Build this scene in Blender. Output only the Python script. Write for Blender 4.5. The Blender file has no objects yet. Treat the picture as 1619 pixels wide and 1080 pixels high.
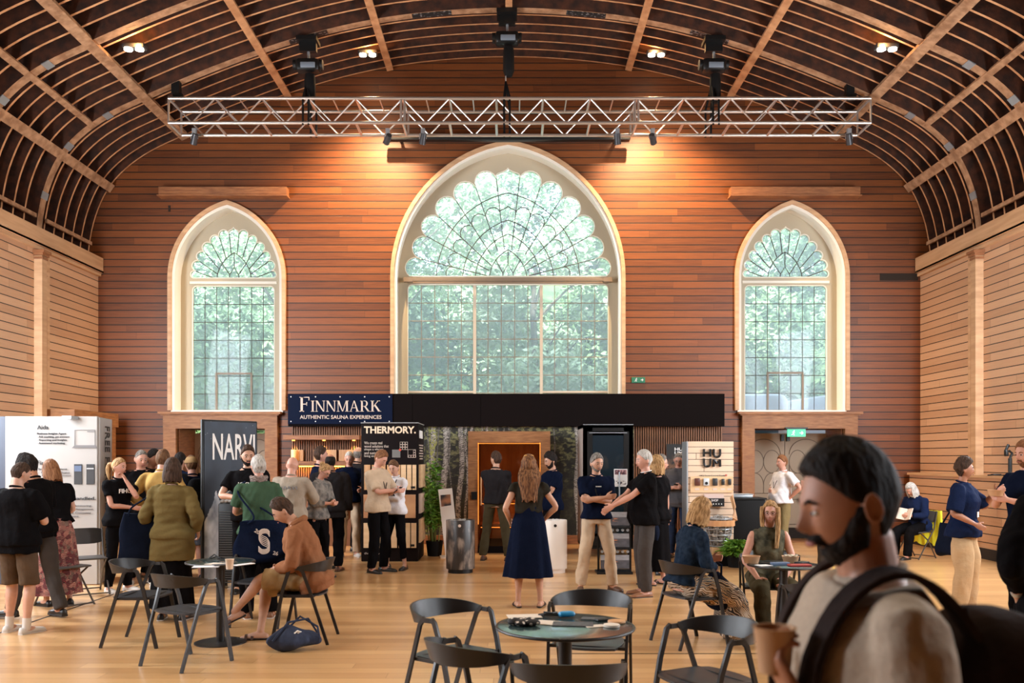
import bpy, bmesh, math, random
import numpy as np
from mathutils import Vector, Matrix, Euler, Quaternion

SC = bpy.context.scene
COL = SC.collection
R = math.radians
F, CX, HY, EYE = 1400.0, 809.5, 725.0, 1.68      # focal length in px of a 1619 frame, axis column, horizon row, lens height

# ------------------------------------------------------------------ camera
cam = bpy.data.cameras.new('camera')
cam.sensor_width = 36.0
cam.lens = F / 1619 * 36
cam.shift_y = (HY - 540) / 1619
cam.clip_start = 0.05
cam.clip_end = 200
cam.dof.use_dof = True
cam.dof.focus_distance = 12.0
cam.dof.aperture_fstop = 3.2
camo = bpy.data.objects.new('camera', cam)
COL.objects.link(camo)
camo.location = (0, 0, EYE)
camo.rotation_euler = (R(90), 0, 0)
SC.camera = camo

# ------------------------------------------------------------------ exposure
SC.view_settings.view_transform = 'Standard'
SC.view_settings.look = 'None'
SC.view_settings.exposure = -0.08
SC.view_settings.gamma = 1.0
SC.view_settings.use_curve_mapping = False
SC.cycles.use_denoising = True
SC.cycles.max_bounces = 7
SC.cycles.diffuse_bounces = 4
SC.cycles.glossy_bounces = 3
SC.cycles.transmission_bounces = 6
SC.cycles.transparent_max_bounces = 12
SC.cycles.sample_clamp_indirect = 4.0
SC.cycles.caustics_reflective = False
SC.cycles.caustics_refractive = False

# ------------------------------------------------------------------ sky
world = bpy.data.worlds.new('sky')
SC.world = world
world.use_nodes = True
_n = world.node_tree.nodes; _l = world.node_tree.links
_sky = _n.new('ShaderNodeTexSky')
_sky.sky_type = 'NISHITA'
_sky.sun_disc = False
_sky.sun_elevation = R(48)
_sky.sun_rotation = R(200)
_sky.dust_density = 2.0
_hs = _n.new('ShaderNodeHueSaturation'); _hs.inputs['Saturation'].default_value = 0.40
_l.new(_sky.outputs[0], _hs.inputs['Color']); _l.new(_hs.outputs[0], _n['Background'].inputs[0])
_n['Background'].inputs[1].default_value = 1.6

def lamp(kind, name, loc, target=None, energy=100, color=(1,1,1), **kw):
    d = bpy.data.lights.new(name, kind)
    d.energy = energy; d.color = color
    for k, v in kw.items(): setattr(d, k, v)
    o = bpy.data.objects.new(name, d)
    COL.objects.link(o)
    o.location = loc
    if target is not None:
        o.rotation_euler = (Vector(target) - Vector(loc)).to_track_quat('-Z', 'Y').to_euler()
    return o

# sun over the roof, on the trees beyond the end wall
lamp('SUN', 'sun', (0, -10, 30), (3, 22, 0), 19.0, (1.0, 0.96, 0.88), angle=R(1.0))
DAY = (0.86, 0.93, 1.0)
# assumed side daylight: added area lights without window openings, nearer than the frame shows
for sx in (-1, 1):
    for y, e_ in ((3.2, 400), (7.4, 450), (11.6, 800)):
        lamp('AREA', 'assumed_side_daylight', (sx*8.0, y, 3.5), (0, y+(0.6 if y < 10 else 3.4), 2.2), e_, DAY, shape='RECTANGLE', size=1.5, size_y=3.4)
# sky portals in the end-wall windows
for x, w, h, z in ((-0.08, 4.3, 6.2, 5.9), (-5.7, 2.1, 4.0, 4.7), (5.6, 2.1, 4.0, 4.7)):
    o = lamp('AREA', 'window_portal', (x, 18.35, z), (x, 10, z), 1, (1,1,1), shape='RECTANGLE', size=w, size_y=h)
    o.data.cycles.is_portal = True
# warm downlights added overhead in the vault, above the frame; no fixtures
WARM = (1.0, 0.74, 0.46)
for x in (-4.5, 0, 4.5):
    for y in (4.0, 9.0):
        lamp('SPOT', 'added_downlight', (x, y, 8.4), (x*1.1, y+0.8, 0), 360, WARM, spot_size=R(110), spot_blend=0.8, shadow_soft_size=0.15)
# truss lamps washing the end wall, and the small twin lamps up in the vault
TRUSS_LAMPS = ((612, 222, (560, 350), 800), (668, 222, (600, 620), 60), (977, 222, (1010, 620), 60), (1033, 222, (1062, 350), 800), (305, 214, (250, 500), 50), (1345, 214, (1370, 500), 50))
for x_, y_, (tx_, ty_), e_ in TRUSS_LAMPS:
    if e_ > 100: continue
    p_ = Vector(((x_-CX)*16.3/F, 16.3, 7.42)); q_ = Vector(((tx_-CX)*17.7/F, 17.72, EYE+(HY-ty_)*17.7/F))
    lamp('SPOT', 'truss_lamp_light', p_, q_, e_, (1.0, 0.70, 0.40), spot_size=R(95), spot_blend=0.7, shadow_soft_size=0.04)
for x_ in (-2.42, 2.42):
    lamp('SPOT', 'wall_wash_light', (x_, 16.45, 8.75), (x_*1.35, 17.72, 5.2), 2300, (1.0, 0.70, 0.40), spot_size=R(100), spot_blend=0.9, shadow_soft_size=0.04)
VAULT_LAMPS = ((-6.05, 14.2, 8.22), (-2.75, 16.9, 9.36), (2.75, 16.9, 9.36), (6.0, 14.2, 8.22))
for p_ in VAULT_LAMPS:
    lamp('SPOT', 'vault_lamp_light', p_, (p_[0]*0.9, p_[1]-1.0, 0), 110, (1.0, 0.80, 0.55), spot_size=R(120), spot_blend=0.6, shadow_soft_size=0.05)
    lamp('POINT', 'vault_lamp_spill', (p_[0]*0.985, p_[1]-0.12, p_[2]+0.05), None, 28, (1.0, 0.50, 0.16), shadow_soft_size=0.04)

# ================================================================== library
def px(x, y, d):
    """photo pixel at depth d -> point of the hall"""
    return Vector(((x-CX)*d/F, d, EYE + (HY-y)*d/F))
def gnd(x, y, z=0.0):
    d = F*(EYE-z)/(y-HY)
    return Vector(((x-CX)*d/F, d, z))

def mat(name, col, rough=0.6, metal=0.0, col2=None, scale=8.0, bump=0.0, bscale=30.0, stretch=(1,1,1), emit=None, estr=0.0, sheen=0.0, coat=0.0, detail=3.0, spec=0.5, lo=0.35, hi=0.65):
    m = bpy.data.materials.new(name); m.use_nodes = True
    nt = m.node_tree; n = nt.nodes; l = nt.links
    b = n['Principled BSDF']
    b.inputs['Base Color'].default_value = (*col, 1)
    b.inputs['Roughness'].default_value = rough
    b.inputs['Metallic'].default_value = metal
    b.inputs['Specular IOR Level'].default_value = spec
    if sheen: b.inputs['Sheen Weight'].default_value = sheen
    if coat: b.inputs['Coat Weight'].default_value = coat
    if emit:
        b.inputs['Emission Color'].default_value = (*emit, 1); b.inputs['Emission Strength'].default_value = estr
    if col2 or bump:
        tc = n.new('ShaderNodeTexCoord'); mp = n.new('ShaderNodeMapping')
        mp.inputs['Scale'].default_value = stretch
        l.new(tc.outputs['Object'], mp.inputs[0])
    if col2:
        t = n.new('ShaderNodeTexNoise'); t.inputs['Scale'].default_value = scale; t.inputs['Detail'].default_value = detail
        l.new(mp.outputs[0], t.inputs['Vector'])
        cr = n.new('ShaderNodeValToRGB')
        cr.color_ramp.elements[0].position = lo; cr.color_ramp.elements[0].color = (*col, 1)
        cr.color_ramp.elements[1].position = hi; cr.color_ramp.elements[1].color = (*col2, 1)
        l.new(t.outputs['Fac'], cr.inputs[0]); l.new(cr.outputs[0], b.inputs['Base Color'])
    if bump:
        t2 = n.new('ShaderNodeTexNoise'); t2.inputs['Scale'].default_value = bscale; t2.inputs['Detail'].default_value = 4
        l.new(mp.outputs[0], t2.inputs['Vector'])
        bp = n.new('ShaderNodeBump'); bp.inputs['Strength'].default_value = bump; bp.inputs['Distance'].default_value = 0.02
        l.new(t2.outputs['Fac'], bp.inputs['Height']); l.new(bp.outputs[0], b.inputs['Normal'])
    return m

def vcol_mat(name, rough=0.6, coat=0.0):
    m = bpy.data.materials.new(name); m.use_nodes = True
    n = m.node_tree.nodes; l = m.node_tree.links
    a = n.new('ShaderNodeVertexColor'); a.layer_name = 'print'
    b = n['Principled BSDF']; b.inputs['Roughness'].default_value = rough
    b.inputs['Coat Weight'].default_value = coat
    l.new(a.outputs[0], b.inputs['Base Color'])
    return m

def plank_mat(name, run, c_lo, c_hi, pitch=0.1455, offset=0.0, seg=3.1, rough=0.55, groove=0.075, across='Z', c_groove=(0.012,0.006,0.003), grain=0.5, bump=0.35):
    """boards laid along axis `run`, stacked along `across`; every board has its own tone"""
    m = bpy.data.materials.new(name); m.use_nodes = True
    nt = m.node_tree; n = nt.nodes; l = nt.links
    b = n['Principled BSDF']; b.inputs['Roughness'].default_value = rough
    tc = n.new('ShaderNodeTexCoord'); sp = n.new('ShaderNodeSeparateXYZ'); l.new(tc.outputs['Object'], sp.inputs[0])
    def M(op, a, bb=None, c=None):
        k = n.new('ShaderNodeMath'); k.operation = op
        for i, v in enumerate((a, bb, c)):
            if v is None: continue
            if isinstance(v, (int, float)): k.inputs[i].default_value = v
            else: l.new(v, k.inputs[i])
        return k.outputs[0]
    U = sp.outputs[run]; V = sp.outputs[across]
    v = M('DIVIDE', M('ADD', V, offset), pitch)
    row = M('FLOOR', v); fr = M('FRACT', v)
    wn = n.new('ShaderNodeTexWhiteNoise'); wn.noise_dimensions = '1D'; l.new(row, wn.inputs['W'])
    u = M('ADD', M('DIVIDE', U, seg), M('MULTIPLY', wn.outputs['Value'], 7.3))
    sgi = M('FLOOR', u); sfr = M('FRACT', u)
    cb = n.new('ShaderNodeCombineXYZ'); l.new(row, cb.inputs[0]); l.new(sgi, cb.inputs[1])
    w2 = n.new('ShaderNodeTexWhiteNoise'); w2.noise_dimensions = '2D'; l.new(cb.outputs[0], w2.inputs['Vector'])
    # grain stretched along the board
    gv = n.new('ShaderNodeCombineXYZ')
    l.new(M('MULTIPLY', U, 1.3), gv.inputs[0]); l.new(M('MULTIPLY', V, 26.0), gv.inputs[1]); l.new(M('MULTIPLY', w2.outputs['Value'], 40.0), gv.inputs[2])
    nz = n.new('ShaderNodeTexNoise'); nz.inputs['Scale'].default_value = 1.6; nz.inputs['Detail'].default_value = 5; nz.inputs['Distortion'].default_value = 0.6
    l.new(gv.outputs[0], nz.inputs['Vector'])
    f = M('ADD', M('MULTIPLY', w2.outputs['Value'], 1-grain), M('MULTIPLY', nz.outputs['Fac'], grain))
    mx = n.new('ShaderNodeMix'); mx.data_type = 'RGBA'
    l.new(f, mx.inputs['Factor']); mx.inputs['A'].default_value = (*c_lo, 1); mx.inputs['B'].default_value = (*c_hi, 1)
    g = M('LESS_THAN', fr, groove)
    g2 = M('LESS_THAN', sfr, 0.0016)
    gg = M('MAXIMUM', g, M('MULTIPLY', g2, 0.6))
    m2 = n.new('ShaderNodeMix'); m2.data_type = 'RGBA'
    l.new(gg, m2.inputs['Factor']); l.new(mx.outputs['Result'], m2.inputs['A']); m2.inputs['B'].default_value = (*c_groove, 1)
    l.new(m2.outputs['Result'], b.inputs['Base Color'])
    bp = n.new('ShaderNodeBump'); bp.inputs['Strength'].default_value = bump; bp.inputs['Distance'].default_value = 0.01
    l.new(M('SUBTRACT', M('MULTIPLY', nz.outputs['Fac'], 0.25), gg), bp.inputs['Height']); l.new(bp.outputs[0], b.inputs['Normal'])
    return m

def frame_from(d):
    d = d.normalized()
    u = d.cross(Vector((0,0,1)))
    if u.length < 1e-4: u = Vector((1,0,0))
    u.normalize()
    return u, d.cross(u).normalized()

class MB:
    """collects shapes, then builds ONE mesh object"""
    def __init__(s): s.v = []; s.f = []; s.mi = []; s.cur = 0
    def add(s, vs, fs):
        b = len(s.v); s.v += [tuple(v) for v in vs]
        for f in fs: s.f.append(tuple(i+b for i in f)); s.mi.append(s.cur)
        return s
    def box(s, c, size, M=None):
        x, y, z = (k/2 for k in size)
        vs = [Vector((sx*x, sy*y, sz*z)) for sx in (-1,1) for sy in (-1,1) for sz in (-1,1)]
        if M is not None: vs = [M @ v for v in vs]
        vs = [v + Vector(c) for v in vs]
        return s.add(vs, [(0,1,3,2),(4,6,7,5),(0,4,5,1),(2,3,7,6),(0,2,6,4),(1,5,7,3)])
    def rbox(s, c, size, r=0.01, M=None, seg=3):
        """box with rounded vertical-profile (superellipse) edges"""
        x, y, z = (k/2 for k in size); r = min(r, x, y, z)
        ring = []
        for qx, qy, a0 in ((1,1,0),(-1,1,90),(-1,-1,180),(1,-1,270)):
            for k in range(seg+1):
                a = R(a0 + 90*k/seg); ring.append((qx*(x-r)+r*math.cos(a), qy*(y-r)+r*math.sin(a)))
        def rg(z, sh): return [Vector(((px_-math.copysign(min(sh,abs(px_)),px_)), (py_-math.copysign(min(sh,abs(py_)),py_)), z)) for px_, py_ in ring]
        rings = [rg(-z, r), rg(-z+r*.3, r*.3), rg(-z+r, 0), rg(z-r, 0), rg(z-r*.3, r*.3), rg(z, r)]
        if M is not None: rings = [[M @ v for v in q] for q in rings]
        return s.loftrings([[v+Vector(c) for v in q] for q in rings])
    def loftrings(s, rings, caps=True, close=False):
        n = len(rings[0]); vs = [v for r_ in rings for v in r_]; fs = []
        for i in range(len(rings)-1):
            for k in range(n):
                fs.append((i*n+k, i*n+(k+1)%n, (i+1)*n+(k+1)%n, (i+1)*n+k))
        if close:
            i = len(rings)-1
            for k in range(n): fs.append((i*n+k, i*n+(k+1)%n, (k+1)%n, k))
        elif caps:
            fs.append(tuple(range(n-1,-1,-1))); fs.append(tuple((len(rings)-1)*n+k for k in range(n)))
        return s.add(vs, fs)
    def cyl(s, a, b, r1, r2=None, n=12):
        a = Vector(a); b = Vector(b); r2 = r1 if r2 is None else r2
        u, w = frame_from(b-a)
        return s.loftrings([[p + u*r*math.cos(t*math.tau/n) + w*r*math.sin(t*math.tau/n) for t in range(n)] for p, r in ((a,r1),(b,r2))])
    def bar(s, a, b, w, h, up=(0,0,1)):
        """rectangular bar; w across, h along the up side"""
        a = Vector(a); b = Vector(b); d = (b-a).normalized(); u = d.cross(Vector(up))
        if u.length < 1e-4: u = Vector((1,0,0))
        u.normalize(); v = u.cross(d).normalized()
        return s.loftrings([[p + u*(i*w/2) + v*(j*h/2) for i, j in ((-1,-1),(1,-1),(1,1),(-1,1))] for p in (a, b)])
    def tube(s, pts, r, n=8, close=False):
        pts = [Vector(p) for p in pts]; rings = []; N = len(pts); u = None
        rr = r if isinstance(r, (list, tuple)) else [r]*N
        for i, p in enumerate(pts):
            if close: d = pts[(i+1)%N] - pts[i-1]
            else: d = pts[min(i+1,N-1)] - pts[max(i-1,0)]
            d.normalize()
            if u is None: u = frame_from(d)[0]
            else:
                u = u - d*u.dot(d)
                if u.length < 1e-5: u = frame_from(d)[0]
                u.normalize()
            w = d.cross(u)
            rings.append([p + u*rr[i]*math.cos(t*math.tau/n) + w*rr[i]*math.sin(t*math.tau/n) for t in range(n)])
        return s.loftrings(rings, close=close)
    def sweep(s, pts, section, ups, close=False):
        """section: list of (a,b) offsets; a along side, b along up vector at each point"""
        pts = [Vector(p) for p in pts]; N = len(pts); rings = []
        for i, p in enumerate(pts):
            d = (pts[(i+1)%N] - pts[i-1]) if close else (pts[min(i+1,N-1)] - pts[max(i-1,0)])
            d.normalize(); up = Vector(ups[i] if isinstance(ups, list) else ups)
            sd = d.cross(up).normalized(); up2 = sd.cross(d).normalized()
            rings.append([p + sd*a + up2*b for a, b in section])
        return s.loftrings(rings, close=close)
    def ell(s, c, rad, nu=20, nv=12, M=None, fn=None):
        vs = [Vector((0,0,-1))]
        for j in range(1, nv):
            t = math.pi*j/nv
            for i in range(nu):
                a = math.tau*i/nu; vs.append(Vector((math.sin(t)*math.cos(a), math.sin(t)*math.sin(a), -math.cos(t))))
        vs.append(Vector((0,0,1)))
        if fn: vs = [fn(v) for v in vs]
        vs = [Vector((v.x*rad[0], v.y*rad[1], v.z*rad[2])) for v in vs]
        if M is not None: vs = [M @ v for v in vs]
        vs = [v + Vector(c) for v in vs]
        fs = [(0, 1+(i+1)%nu, 1+i) for i in range(nu)]
        for j in range(nv-2):
            for i in range(nu): fs.append((1+j*nu+i, 1+j*nu+(i+1)%nu, 1+(j+1)*nu+(i+1)%nu, 1+(j+1)*nu+i))
        L = len(vs)-1; b = 1+(nv-2)*nu
        fs += [(L, b+i, b+(i+1)%nu) for i in range(nu)]
        return s.add(vs, fs)
    def lathe(s, prof, c=(0,0,0), n=32, M=None):
        rings = [[Vector((r*math.cos(t*math.tau/n), r*math.sin(t*math.tau/n), z)) for t in range(n)] for r, z in prof]
        if M is not None: rings = [[M @ v for v in q] for q in rings]
        return s.loftrings([[v+Vector(c) for v in q] for q in rings])
    def poly(s, pts): return s.add(pts, [tuple(range(len(pts)))])
    def prism(s, pts, d):
        n = len(pts); d = Vector(d); vs = [Vector(p) for p in pts] + [Vector(p)+d for p in pts]
        return s.add(vs, [tuple(range(n-1,-1,-1)), tuple(range(n,2*n))] + [(i,(i+1)%n,n+(i+1)%n,n+i) for i in range(n)])
    def build(s, name, m, parent=None, smooth=35, fix=True):
        me = bpy.data.meshes.new(name)
        me.from_pydata(s.v, [], s.f)
        ms = m if isinstance(m, (list, tuple)) else [m]
        for k in ms: me.materials.append(k)
        if len(ms) > 1: me.polygons.foreach_set('material_index', s.mi)
        if fix:
            bm = bmesh.new(); bm.from_mesh(me); bmesh.ops.recalc_face_normals(bm, faces=bm.faces); bm.to_mesh(me); bm.free()
        if smooth:
            me.polygons.foreach_set('use_smooth', [True]*len(me.polygons))
            me.set_sharp_from_angle(angle=R(smooth))
        me.update()
        return link(name, me, parent)

def link(name, data, parent=None):
    o = bpy.data.objects.new(name, data); COL.objects.link(o)
    if parent is not None: o.parent = parent
    return o
def empty(name, loc=(0,0,0), rz=0.0, label=None, cat=None, group=None, kind=None, parent=None):
    o = link(name, None, parent); o.location = loc; o.rotation_euler = (0,0,rz); o.empty_display_size = 0.1
    tag(o, label, cat, group, kind); return o
def tag(o, label=None, cat=None, group=None, kind=None):
    if label: o['label'] = label
    if cat: o['category'] = cat
    if group: o['group'] = group
    if kind: o['kind'] = kind
    return o
def struct(o): o['kind'] = 'structure'; return o
def children(o): return [c for c in COL.objects if c.parent is o]
def copy_tree(o, parent=None):
    ch = children(o)
    c = o.copy(); COL.objects.link(c); c.parent = parent
    for k in ch: copy_tree(k, c)
    return c
def ev_mesh(o):
    dg = bpy.context.evaluated_depsgraph_get(); dg.update()
    return bpy.data.meshes.new_from_object(o.evaluated_get(dg))

def shape(name, loops, thick, m, M=None, parent=None, smooth=0, bevel=0.0):
    """flat shape (even-odd loops of 2D points) with a thickness; M places its XY plane in space"""
    cu = bpy.data.curves.new(name, 'CURVE'); cu.dimensions = '2D'; cu.fill_mode = 'BOTH'; cu.extrude = thick/2
    cu.bevel_depth = bevel
    for lp in loops:
        sp = cu.splines.new('POLY'); sp.points.add(len(lp)-1)
        for i, p in enumerate(lp): sp.points[i].co = (p[0], p[1], 0, 1)
        sp.use_cyclic_u = True
    t = link('tmp', cu); me = ev_mesh(t)
    bpy.data.objects.remove(t); bpy.data.curves.remove(cu)
    me.materials.clear(); me.materials.append(m)
    if M is not None: me.transform(M)
    if smooth:
        me.polygons.foreach_set('use_smooth', [True]*len(me.polygons)); me.set_sharp_from_angle(angle=R(smooth))
    me.name = name
    return link(name, me, parent)

def XZ(y=0.0, flip=False):
    """matrix: 2D (x, z) drawn in the plane Y=y, front face to the camera"""
    return Matrix(((1,0,0,0),(0,0,-1,y),(0,1,0,0),(0,0,0,1)))

def text_mesh(s, size, thick=0.004, align='LEFT', bold=0.0, sx=1.0, space=1.0):
    cu = bpy.data.curves.new('t', 'FONT'); cu.body = s; cu.size = size; cu.extrude = thick/2; cu.align_x = align; cu.offset = bold
    cu.resolution_u = 3; cu.space_character = space
    t = link('tmp', cu); me = ev_mesh(t)
    bpy.data.objects.remove(t); bpy.data.curves.remove(cu)
    if sx != 1.0: me.transform(Matrix.Diagonal((sx,1,1,1)))
    return me
def text(name, s, size, m, M, parent=None, **kw):
    me = text_mesh(s, size, **kw); me.transform(M); me.materials.clear(); me.materials.append(m); me.name = name
    return link(name, me, parent)
def text_fit(name, s, w, h, m, M, parent=None, thick=0.004, bold=0.0):
    """lettering scaled so that it fills w x h, lower left corner at the origin of M"""
    me = text_mesh(s, 1.0, thick=thick, bold=bold)
    co = np.empty(len(me.vertices)*3); me.vertices.foreach_get('co', co); co = co.reshape(-1,3)
    lo, hi = co.min(0), co.max(0)
    me.transform(Matrix.Diagonal((w/(hi[0]-lo[0]), h/(hi[1]-lo[1]), 1, 1)) @ Matrix.Translation((-lo[0], -lo[1], 0)))
    me.transform(M); me.materials.clear(); me.materials.append(m); me.name = name
    return link(name, me, parent)

def printed(name, w, h, nx, ny, fn, m, M=None, parent=None, thick=0.004):
    """flat print: a fine grid whose ink colours come from fn(u, v) arrays; lower left corner at origin, in XY"""
    u = np.linspace(0, 1, nx); v = np.linspace(0, 1, ny)
    uu, vv = np.meshgrid(u, v)
    co = np.stack([uu*w, vv*h, np.zeros_like(uu)], -1).reshape(-1, 3)
    idx = np.arange(nx*ny).reshape(ny, nx)
    q = np.stack([idx[:-1,:-1], idx[:-1,1:], idx[1:,1:], idx[1:,:-1]], -1).reshape(-1, 4)
    me = bpy.data.meshes.new(name)
    me.from_pydata(co.tolist(), [], q.tolist())
    ca = me.color_attributes.new('print', 'FLOAT_COLOR', 'POINT')
    c = np.ones((ny, nx, 4)); c[..., :3] = fn(uu, vv)
    ca.data.foreach_set('color', c.reshape(-1))
    if M is not None: me.transform(M)
    me.materials.append(m)
    return link(name, me, parent)

def fbm(x, y, seed=0, octv=4):
    rs = np.random.RandomState(seed); out = np.zeros_like(x); amp = 1.0; tot = 0
    for o in range(octv):
        g = rs.rand(64, 64); f = 2**o
        X = x*f + 13.7*o; Y = y*f + 7.1*o
        xi = np.floor(X).astype(int); yi = np.floor(Y).astype(int); xf = X-xi; yf = Y-yi
        xf = xf*xf*(3-2*xf); yf = yf*yf*(3-2*yf)
        a = g[yi%64, xi%64]; b = g[yi%64, (xi+1)%64]; c_ = g[(yi+1)%64, xi%64]; d = g[(yi+1)%64, (xi+1)%64]
        out += amp*((a*(1-xf)+b*xf)*(1-yf) + (c_*(1-xf)+d*xf)*yf); tot += amp; amp *= .5
    return out/tot
def mixc(a, b, t): t = t[..., None]; return np.asarray(a)*(1-t) + np.asarray(b)*t

# ================================================================== the hall
WY = 17.72                      # front face of the end wall
XL, XR, XC = -8.28, 8.17, -0.055
S79 = F/WY
def wx(x): return (x-CX)/S79
def wz(y): return EYE + (HY-y)/S79

m_end  = plank_mat('cedar_boards', 'X', (0.046,0.010,0.0025), (0.285,0.083,0.017), offset=0.02, rough=0.5, groove=0.13, grain=0.6)
m_side = plank_mat('daylit_boards', 'Y', (0.44,0.23,0.12), (0.68,0.42,0.25), offset=0.02, seg=3.6, rough=0.55, groove=0.10)  # same wood as the end wall, with strong daylight put into the colour
m_floor = plank_mat('oak_floor', 'X', (0.46,0.235,0.09), (0.76,0.455,0.205), pitch=0.165, seg=2.2, rough=0.24, groove=0.02, across='Y', c_groove=(0.16,0.075,0.03), grain=0.45, bump=0.08)
m_oak = mat('oak_trim', (0.36,0.155,0.055), 0.55, col2=(0.24,0.095,0.032), scale=5, stretch=(1,1,6), bump=0.15)
m_cedar = mat('cedar_trim', (0.34,0.135,0.05), 0.5, col2=(0.22,0.08,0.03), scale=4, stretch=(1,1,7), bump=0.15)
m_corn = mat('pale_cornice', (0.50,0.29,0.15), 0.55, col2=(0.62,0.38,0.21), scale=2.5, stretch=(1,0.4,5))
m_cream = mat('cream_paint_backlit', (0.46,0.39,0.28), 0.6)  # backlit shade of the window panels put into the cream
m_creamw = mat('cream_paint_light', (0.80,0.76,0.66), 0.5)
m_raft = mat('rafter_timber_shaded', (0.085,0.024,0.008), 0.8, col2=(0.028,0.009,0.004), scale=6, bump=0.3, bscale=18)  # rafter and rib sides: their shadow is put into the colour
m_raftb = mat('rafter_edge_lit', (0.66,0.35,0.17), 0.7, col2=(0.46,0.21,0.09), scale=5, bump=0.2)  # paler raw wood, with light from below put into the colour
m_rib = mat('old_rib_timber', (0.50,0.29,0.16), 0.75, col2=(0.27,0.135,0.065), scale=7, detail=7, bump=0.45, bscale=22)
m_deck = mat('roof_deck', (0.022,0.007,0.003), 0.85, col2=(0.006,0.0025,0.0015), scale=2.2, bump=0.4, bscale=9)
m_steel = mat('galvanised_steel', (0.42,0.45,0.48), 0.45, 0.7)
m_black = mat('black_metal', (0.007,0.007,0.007), 0.42, spec=0.35)
m_blackm = mat('matt_black', (0.005,0.0045,0.0045), 0.7, spec=0.2)
m_lead = mat('lead_bar', (0.05,0.042,0.038), 0.6)
m_brownbar = mat('bronze_frame', (0.20,0.145,0.10), 0.5)
m_dark = mat('dark_void', (0.02,0.012,0.008), 0.9)

m_floor.node_tree.nodes['Principled BSDF'].inputs['Coat Weight'].default_value = 0.35
m_floor.node_tree.nodes['Principled BSDF'].inputs['Coat Roughness'].default_value = 0.28
# --- floor
f = MB(); f.box((0, 6.2, -0.05), (17.6, 26, 0.1)); floor = struct(f.build('floor', m_floor, smooth=0))
t = MB(); t.box((-4.93, 8.2, 0.001), (0.022, 9.5, 0.004)); floor_strip = t.build('floor_joint', m_dark, floor, smooth=0)
t = MB(); t.box((4.0, 7.62, 0.001), (7.2, 0.012, 0.003)); t.build('floor_joint', m_dark, floor, smooth=0)

# --- vault profile (half): |x| from the hall's centre line, z
HALF = [(8.40,5.60),(8.38,5.95),(8.26,6.50),(8.02,7.04),(7.66,7.46),(7.15,7.82),(6.45,8.15),(5.5,8.56),(4.4,8.97),(3.3,9.30),(2.2,9.53),(1.1,9.655),(0,9.70)]
def catmull(P, n=5, closed=False):
    out = []; N = len(P)
    for i in range(N-1):
        p0 = P[max(i-1,0)]; p1 = P[i]; p2 = P[i+1]; p3 = P[min(i+2,N-1)]
        for k in range(n):
            t = k/n
            out.append(tuple(0.5*((2*p1[j]) + (-p0[j]+p2[j])*t + (2*p0[j]-5*p1[j]+4*p2[j]-p3[j])*t*t + (-p0[j]+3*p1[j]-3*p2[j]+p3[j])*t**3) for j in range(len(p1))))
    out.append(P[-1]); return out
_full = [(-x, z) for x, z in HALF] + [(x, z) for x, z in HALF[-2::-1]]
PROF = [(x+XC, z) for x, z in catmull(_full, 4)]
def norm_at(i):
    a = PROF[max(i-1,0)]; b = PROF[min(i+1,len(PROF)-1)]
    dx, dz = b[0]-a[0], b[1]-a[1]; L = math.hypot(dx, dz); return (-dz/L, dx/L)     # outward/up
def off(i, d):
    nx, nz = norm_at(i)
    return (PROF[i][0]+nx*d, PROF[i][1]+nz*d)
def arch_band(mb, y0, y1, d0, d1, i0=0, i1=None):
    i1 = len(PROF)-1 if i1 is None else i1
    rings = []
    for i in range(i0, i1+1):
        a = off(i, d0); b = off(i, d1)
        rings.append([Vector((a[0],y0,a[1])), Vector((a[0],y1,a[1])), Vector((b[0],y1,b[1])), Vector((b[0],y0,b[1]))])
    mb.loftrings(rings)
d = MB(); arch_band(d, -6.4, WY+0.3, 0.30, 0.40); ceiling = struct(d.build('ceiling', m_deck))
SP = 0.335
RIBS = [15.73, 13.70, 11.67, 9.64]
y = WY-0.03; raf_y = []
while y > 8.6:
    if min(abs(y-0.02-r) for r in RIBS) > 0.17: raf_y.append(y)
    y -= SP
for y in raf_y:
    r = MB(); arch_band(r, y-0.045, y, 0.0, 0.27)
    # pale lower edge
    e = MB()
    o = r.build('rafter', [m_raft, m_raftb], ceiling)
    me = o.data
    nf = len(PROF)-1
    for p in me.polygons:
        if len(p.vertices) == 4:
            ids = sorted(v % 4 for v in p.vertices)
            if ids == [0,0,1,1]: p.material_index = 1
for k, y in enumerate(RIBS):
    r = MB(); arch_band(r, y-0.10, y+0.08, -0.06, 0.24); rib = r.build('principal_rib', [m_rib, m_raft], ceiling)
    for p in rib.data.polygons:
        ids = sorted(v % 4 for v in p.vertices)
        p.material_index = 0 if (len(p.vertices) == 4 and ids == [0,0,1,1]) else 1  # rib sides take the shaded rafter colour
    # steel straps
    for i in (7, 14, 20, len(PROF)-21, len(PROF)-15, len(PROF)-8):
        s_ = MB(); arch_band(s_, y-0.108, y+0.088, -0.068, 0.15, i, i); 
        a = off(i, -0.064); nx, nz = norm_at(i); ang = math.atan2(nx, nz)
        s_ = MB(); s_.box((a[0], y-0.01, a[1]), (0.13, 0.20, 0.012), Matrix.Rotation(ang, 3, 'Y')); s_.build('steel_strap', m_steel, rib, smooth=0)
    # punched nail plates near the crown and haunch
    for i in (len(PROF)//2-13, len(PROF)//2-5, len(PROF)//2+5, len(PROF)//2+13):
        a = off(i, -0.066); nx, nz = norm_at(i); ang = math.atan2(nx, nz)
        s_ = MB(); s_.box((a[0], y-0.01, a[1]), (0.70, 0.15, 0.006), Matrix.Rotation(ang, 3, 'Y'))
        s_.build('nail_plate', mat('nail_plate', (0.03,0.03,0.032), 0.5, 0.5, col2=(0.25,0.26,0.27), scale=22, detail=0, lo=.62, hi=.66) if 'nail_plate' not in bpy.data.materials else bpy.data.materials['nail_plate'] if 'nail_plate' in bpy.data.materials else m_steel, rib, smooth=0)
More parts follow.
